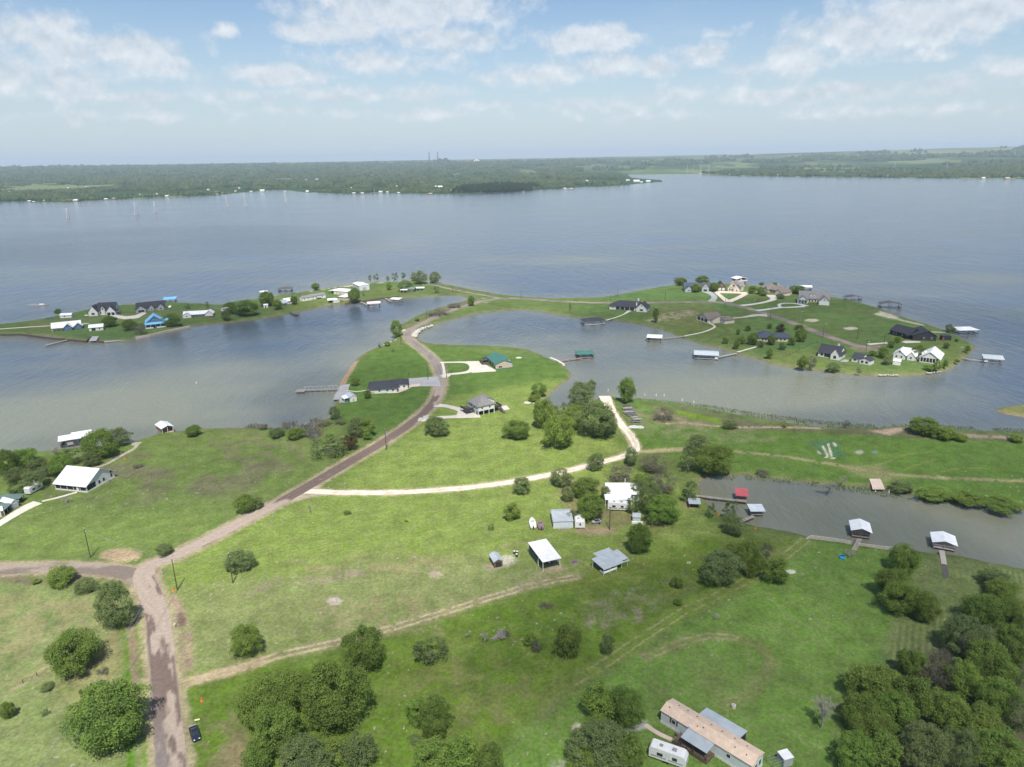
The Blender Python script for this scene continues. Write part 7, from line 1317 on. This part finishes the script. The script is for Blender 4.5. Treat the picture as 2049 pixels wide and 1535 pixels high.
# fences
def fence(label, k, pts, m=WOOD, h=1.1, step=5., rr=.022):
    P = smooth(PL(k, *pts), 1.); t = empty('fence', (P[0][0], P[0][1], LAND)); tag(t, label, 'fence'); o = P[0]; d = 0; mb = MB(); last = P[0]; MBp = 0
    for i in range(1, len(P)):
        if i % int(step) == 0 or i == len(P)-1:
            for z in (.45, .85): mb.tube((last[0]-o[0], last[1]-o[1], z), (P[i][0]-o[0], P[i][1]-o[1], z), rr, 4)
            last = P[i]; MBp += 1
            if MBp < 60: x, y = P[i]-o; MB().box(x-.06, x+.06, y-.06, y+.06, -.1, h).build('post', m, t)
    mb.build('rails', m, t)
fence('post fence across the orchard lawn', 'f', [(600, 595), (690, 640), (750, 665), (700, 700), (600, 740), (480, 790)], WOODD)
fence('dark fence line across the bottom left field', 'm', [(0, 1085), (120, 1010), (240, 945)], WOODD)
fence('thin post fence crossing the left field', 'h', [(60, 1150), (400, 1030), (640, 960), (900, 860), (1200, 690), (1500, 520), (1760, 380)], WOOD, 1.0, 6)
fence('fence on the lower lawn of the right peninsula', 'f', [(1290, 975), (1480, 880), (1700, 780)], WOODD, 1.1)
PYL = mat('pale_galvanised', (.42, .43, .44), .6)
# ================================================================ lattice pylons in the lake and far things
def pylon(u, v, h, label):
    x, y = G(u, v, 0); s_ = pxm(u, v, 0); H_ = h/s_; t = empty('transmission_tower', (x, y, -1), .3); tag(t, label, 'transmission tower', 'transmission towers'); w = H_*.11
    m = MB(); C4 = [(-1, -1), (1, -1), (1, 1), (-1, 1)]; lv = [(0, w), (.25, w*.72), (.5, w*.42), (.72, w*.2), (1, w*.1)]; r = .65
    for (a, wa), (b, wb) in zip(lv[:-1], lv[1:]):
        for i in range(4):
            p, q = C4[i], C4[(i+1) % 4]; m.tube((p[0]*wa, p[1]*wa, a*H_), (p[0]*wb, p[1]*wb, b*H_), r*.8, 4); m.tube((p[0]*wa, p[1]*wa, a*H_), (q[0]*wb, q[1]*wb, b*H_), r*.5, 3); m.tube((p[0]*wb, p[1]*wb, b*H_), (q[0]*wb, q[1]*wb, b*H_), r*.5, 3)
    m.build('lattice', PYL, t)
    for z in (.72, .84, .96): MB().box(-w*1.1, w*1.1, -.3, .3, H_*z, H_*z+.8).build('crossarm', PYL, t)
    MB().box(-w*1.2, w*1.2, -w*1.2, w*1.2, 0, 2.2).build('footing', CONCG, t)
for q in ((455, 414, 24, 'left one of three pale lattice towers nearest the far shore'), (491, 413, 27, 'tallest pale lattice tower in the lake'), (572, 405, 21, 'right one of three pale lattice towers nearest the far shore'), (311, 425, 22, 'faint lattice tower right of the leftmost pair'), (273, 430, 26, 'faint lattice tower left of the centre of the pair'), (136, 437, 20, 'faintest lattice tower near the left edge')): pylon(*q)
def far_tower(u, v, h, label):
    X, Y = G(u, v, 20); t = empty('transmission_tower', (X, Y, H1(X, Y)), .2); tag(t, label, 'transmission tower', 'transmission towers'); H_ = h/pxm(u, v, 20)*1.0
    m = MB()
    for sx_ in (-1, 1): m.tube((sx_*H_*.1, 0, 0), (0, 0, H_), .9, 4, .5)
    m.build('lattice', PYL, t); MB().box(-H_*.12, H_*.12, -.4, .4, H_*.8, H_*.83).box(-H_*.1, H_*.1, -.4, .4, H_*.92, H_*.95).build('crossarm', METALG, t)
for i, (u, v, h) in enumerate(((1375, 341, 14), (1388, 341, 15), (1402, 340, 15), (1418, 339, 13), (1670, 338, 12), (1790, 335, 15), (1895, 334, 12))):
    far_tower(u, v, h, 'distant lattice tower on the right shore, '+['first', 'second', 'third', 'fourth', 'fifth', 'sixth', 'seventh'][i]+' from the left')
# power plant on the horizon
HAZC = mat('plant_concrete', (.07, .07, .085), .9)
def at_far(u, v, zg=None):
    """walk out along the view ray until it meets the terrain"""
    d = FW+RT*((u-CX)/F)+UP*((CY-v)/F)
    for r in np.arange(2000, 20000, 50.):
        x, y, z = d.x*r, d.y*r, CAMZ+d.z*r
        if z < H1(x, y)+1: return x, y, H1(x, y)
    return d.x*12000, d.y*12000, H1(d.x*12000, d.y*12000)
dp = FW+RT*((868-CX)/F)+UP*((CY-329)/F); PR = 9800.; px_, py_ = dp.x*PR, dp.y*PR; pz_ = H1(px_, py_)
mp_ = F/PR
for dx, lb in ((-8.5, 'left'), (8.5, 'right')):
    t = empty('chimney_stack', (px_+dx/mp_, py_, pz_-5)); tag(t, lb+' one of two tall thin power station chimneys on the horizon', 'chimney', 'power station chimneys'); top = CAMZ+15.5/mp_-pz_+5
    MB().tube((0, 0, 0), (0, 0, top), 8, 12, 5).build('shaft', HAZC, t); MB().tube((0, 0, top), (0, 0, top+4), 5.6, 12).build('cap', HAZC, t)
t = empty('power_station', (px_, py_+40, pz_-5)); tag(t, 'grey blocky power station building on the horizon', 'power station')
for x0, x1, h in ((-2, 6, 62), (7, 14, 78), (15, 20, 66), (20, 27, 80), (27, 33, 58), (-2, 36, 34)): MB().box(x0/mp_, x1/mp_, 0, 40+h*.1, 0, h).build('boiler_house', HAZC, t)
t = empty('storage_hall', (px_-10/mp_-60, py_-60, pz_-5)); tag(t, 'long low pale hall left of the power station', 'building'); MB().box(-10/mp_, 6/mp_, 0, 30, 0, 20).build('wall', CONCP, t); MB().box(-10/mp_-1, 6/mp_+1, -1, 31, 20, 22).build('roof', R_WHITE, t)
t = empty('spoil_heap', (px_+88/mp_, py_, pz_-5)); tag(t, 'pale pinkish spoil heap right of the power station', 'spoil heap'); m = MB(); m.loft([[(x_/mp_, -w_, 0), (x_/mp_, w_, 0), (x_/mp_, w_*.3, h_), (x_/mp_, -w_*.3, h_)] for x_, w_, h_ in ((-16, 20, 6), (-10, 60, 24), (-3, 90, 58), (4, 90, 42), (12, 60, 22), (20, 20, 8))]); m.build('heap', mat('pale_spoil', (.60, .50, .45), .95), t)
# small buildings on the far shore
def farhouse(u, v, w, h, rm, wm, label, cat='house', inland=0, grp='houses on the far shore', dock=False):
    x, y = G(u, v, LAND); s_ = F/math.hypot(x, y); W_ = w/s_*.8; t = empty('far_house' if not dock else 'far_boat_dock', (x, y, LAND if not dock else 0)); tag(t, label, cat, grp); H_ = max(3., h/s_*.45); D_ = W_*.7
    if dock:
        for sx_ in (0, W_): MB().box(sx_-.2, sx_+.2, 0, .4, -1, H_).build('post', WOODD, t)
        MB().box(0, W_, 0, D_, .5, .8).build('deck', WOOD, t)
    else: MB().prism([(0, 0), (D_, 0), (D_, H_-.03), (D_/2, H_+W_*.16-.03), (0, H_-.03)], 'x', 0, W_).build('wall', wm, t); MB().box(W_*.2, W_*.35, -.06, 0.02, 1, 2.2).box(W_*.6, W_*.75, -.06, 0.02, 1, 2.2).build('window', GLASS, t)
    MB().prism([(-.6, H_-.3), (D_/2, H_+W_*.16), (D_+.6, H_-.3), (D_+.6, H_), (D_/2, H_+W_*.16+.3), (-.6, H_)], 'x', -.5, W_+.5).build('roof', rm, t)
FH = """55 403 6 3 w d at the left edge of the far shore
65 404 4 2 w d second from the left edge
134 402 7 4 t h beside the second pylon gap
146 402 9 4 w h right of a tan one, left far shore
86 402 4 3 t h between two small docks
208 399 7 3 w d below the woods left of the pylons
225 398 5 3 t h close behind a white dock
310 391 8 5 w h in a clearing left of the lake pylons
330 393 7 3 w h low at the shore left of the pylons
384 388 5 3 w h just left of the pylons
402 389 9 5 r h with red wall near the first pylon
432 389 5 3 t d at the shore under the first pylon
469 384 5 5 t h between the two left pylons
500 384 5 3 w h in a bare lot behind the tallest pylon
520 383 10 5 w h largest white one behind the pylons
532 369 9 4 w h on a clearing above the pylons
545 368 5 3 w h right of the clearing house
612 384 6 3 w d first right of the pylons
657 383 5 3 w d second right of the pylons
670 384 7 4 w d third right of the pylons
612 383 6 3 w h in the trees right of the pylons
672 385 4 2 r d with red front
705 387 7 3 w d left of the pair near the shore middle
722 387 7 3 w d right of the pair near the shore middle
746 383 4 5 w h tall and narrow near the shore middle
758 385 8 4 w h wide near the shore middle
773 385 5 3 w h right of the wide one
795 386 6 3 w d below the darker trees
824 383 6 3 w h before the grove
858 388 8 3 t d left of the dark grove
870 378 18 8 w h big pale one left of the dark grove
902 384 12 6 t h brown one touching the dark grove
1046 385 4 2 t d right of the dark grove
1128 378 6 3 w h on the sandy point
1140 378 8 3 t d on the sandy point
1172 363 6 4 w h inland of the sandy point
1253 362 8 4 w h left of the end of the point
1268 364 14 5 w h large at the end of the point
1281 365 6 3 w h middle at the end of the point
1293 364 10 4 w h last at the end of the point
1400 347 5 2 w d left on the right hand shore
1458 350 6 3 w d second on the right hand shore
1556 351 8 3 t h on bare ground of the right shore
1572 351 6 3 w h right of the bare ground
1660 352 8 3 t h on a red bank of the right shore
1772 354 10 4 w h white roofed on the right shore
1965 357 7 3 w h near the right end of the shore
2012 358 9 4 t h last at the right end of the shore"""
for ln in FH.splitlines():
    q = ln.split(' ', 6); dk = q[5] == 'd'
    farhouse(float(q[0]), float(q[1])+.6, float(q[2]), float(q[3]), {'w': R_WHITE, 't': W_TAN, 'r': R_RED}[q[4]], {'w': W_WHITE, 't': W_TAN, 'r': R_RED}[q[4]], ('tiny distant boat dock ' if dk else 'tiny distant house ')+q[6], 'boat dock' if dk else 'house', grp='docks on the far shore' if dk else 'houses on the far shore', dock=dk)
rg = random.Random(12)
for i in range(60):
    u = rg.uniform(10, 1120) if i < 42 else rg.uniform(1350, 2030); v = (404-(u*.018))-rg.uniform(8, 46) if i < 42 else 352-rg.uniform(5, 24)
    if v < 341: continue
    farhouse(u, v, rg.uniform(3, 6), rg.uniform(3, 4), R_WHITE, W_TAN, 'tiny pale far roof showing among the woods beyond the lake', grp='roofs in the far woods')
# ================================================================ real clouds overhead that shade the land (out of frame, above and behind the camera)
CV = {}
def cloud(u, v, rx, ry, tau, label, alt=950., rot=0.):
    """a soft cumulus of overlapping vapour puffs whose shadow falls round the given ground point"""
    gx_, gy_ = G(u, v); c = Vector((gx_, gy_, LAND))+SUN*((alt-LAND)/SUN.z); rz = 70.
    t = empty('cloud', c, rot); tag(t, label, 'cloud', 'clouds above the lake'); t['kind'] = 'stuff'; del t['category']
    rg = random.Random(int(u+v)); pf = [(0, 0, 0, 1.)]+[(math.cos(a)*.62, math.sin(a)*.62, rg.uniform(-.2, .3), rg.uniform(.42, .6)) for a in [rg.uniform(0, .5)+k*1.05 for k in range(6)]]
    key = round(tau, 3)
    if key not in CV:
        m = bpy.data.materials.new('cloud_vapour'); m.use_nodes = True; q = m.node_tree; q.nodes.clear(); o = q.nodes.new('ShaderNodeOutputMaterial'); vs_ = q.nodes.new('ShaderNodeVolumeScatter'); vs_.inputs['Color'].default_value = (1, 1, 1, 1); vs_.inputs['Density'].default_value = tau/(2*rz); vs_.inputs['Anisotropy'].default_value = .6; q.links.new(vs_.outputs[0], o.inputs['Volume']); CV[key] = m
    import bmesh
    for k, (a, b, z_, f) in enumerate(pf):
        bm = bmesh.new(); bmesh.ops.create_icosphere(bm, subdivisions=3, radius=1)
        for w_ in bm.verts: w_.co *= 1+.10*math.sin(w_.co.x*5+k)*math.sin(w_.co.y*4+k*2)
        me = bpy.data.meshes.new('puff'); bm.to_mesh(me); bm.free(); me.materials.append(CV[key]); o = bpy.data.objects.new('puff', me); COL.objects.link(o); o.parent = t; o.location = (a*rx, b*ry, z_*rz); o.scale = (rx*f, ry*f, rz*f)
for q in ((1640, 1240, 92, 78, .40, 0, 'broad cumulus shading the right hand lawn'), (880, 1440, 60, 34, .25, 0, 'small cumulus shading the bottom centre'), (1800, 930, 125, 60, .26, 0, 'cumulus shading the pond banks'), (330, 925, 85, 36, .28, 0, 'cumulus shading the left field'), (740, 790, 62, 52, .3, 0, 'thin cumulus shading the lakeside lawn'),
          (1680, 640, 190, 105, .36, 0, 'wide cumulus shading the right peninsula'), (280, 640, 175, 80, .36, 0, 'wide cumulus shading the left peninsula'), (300, 480, 420, 300, .45, 0, 'great cumulus bank over the open lake')): cloud(q[0], q[1], q[2], q[3], q[4], q[6])
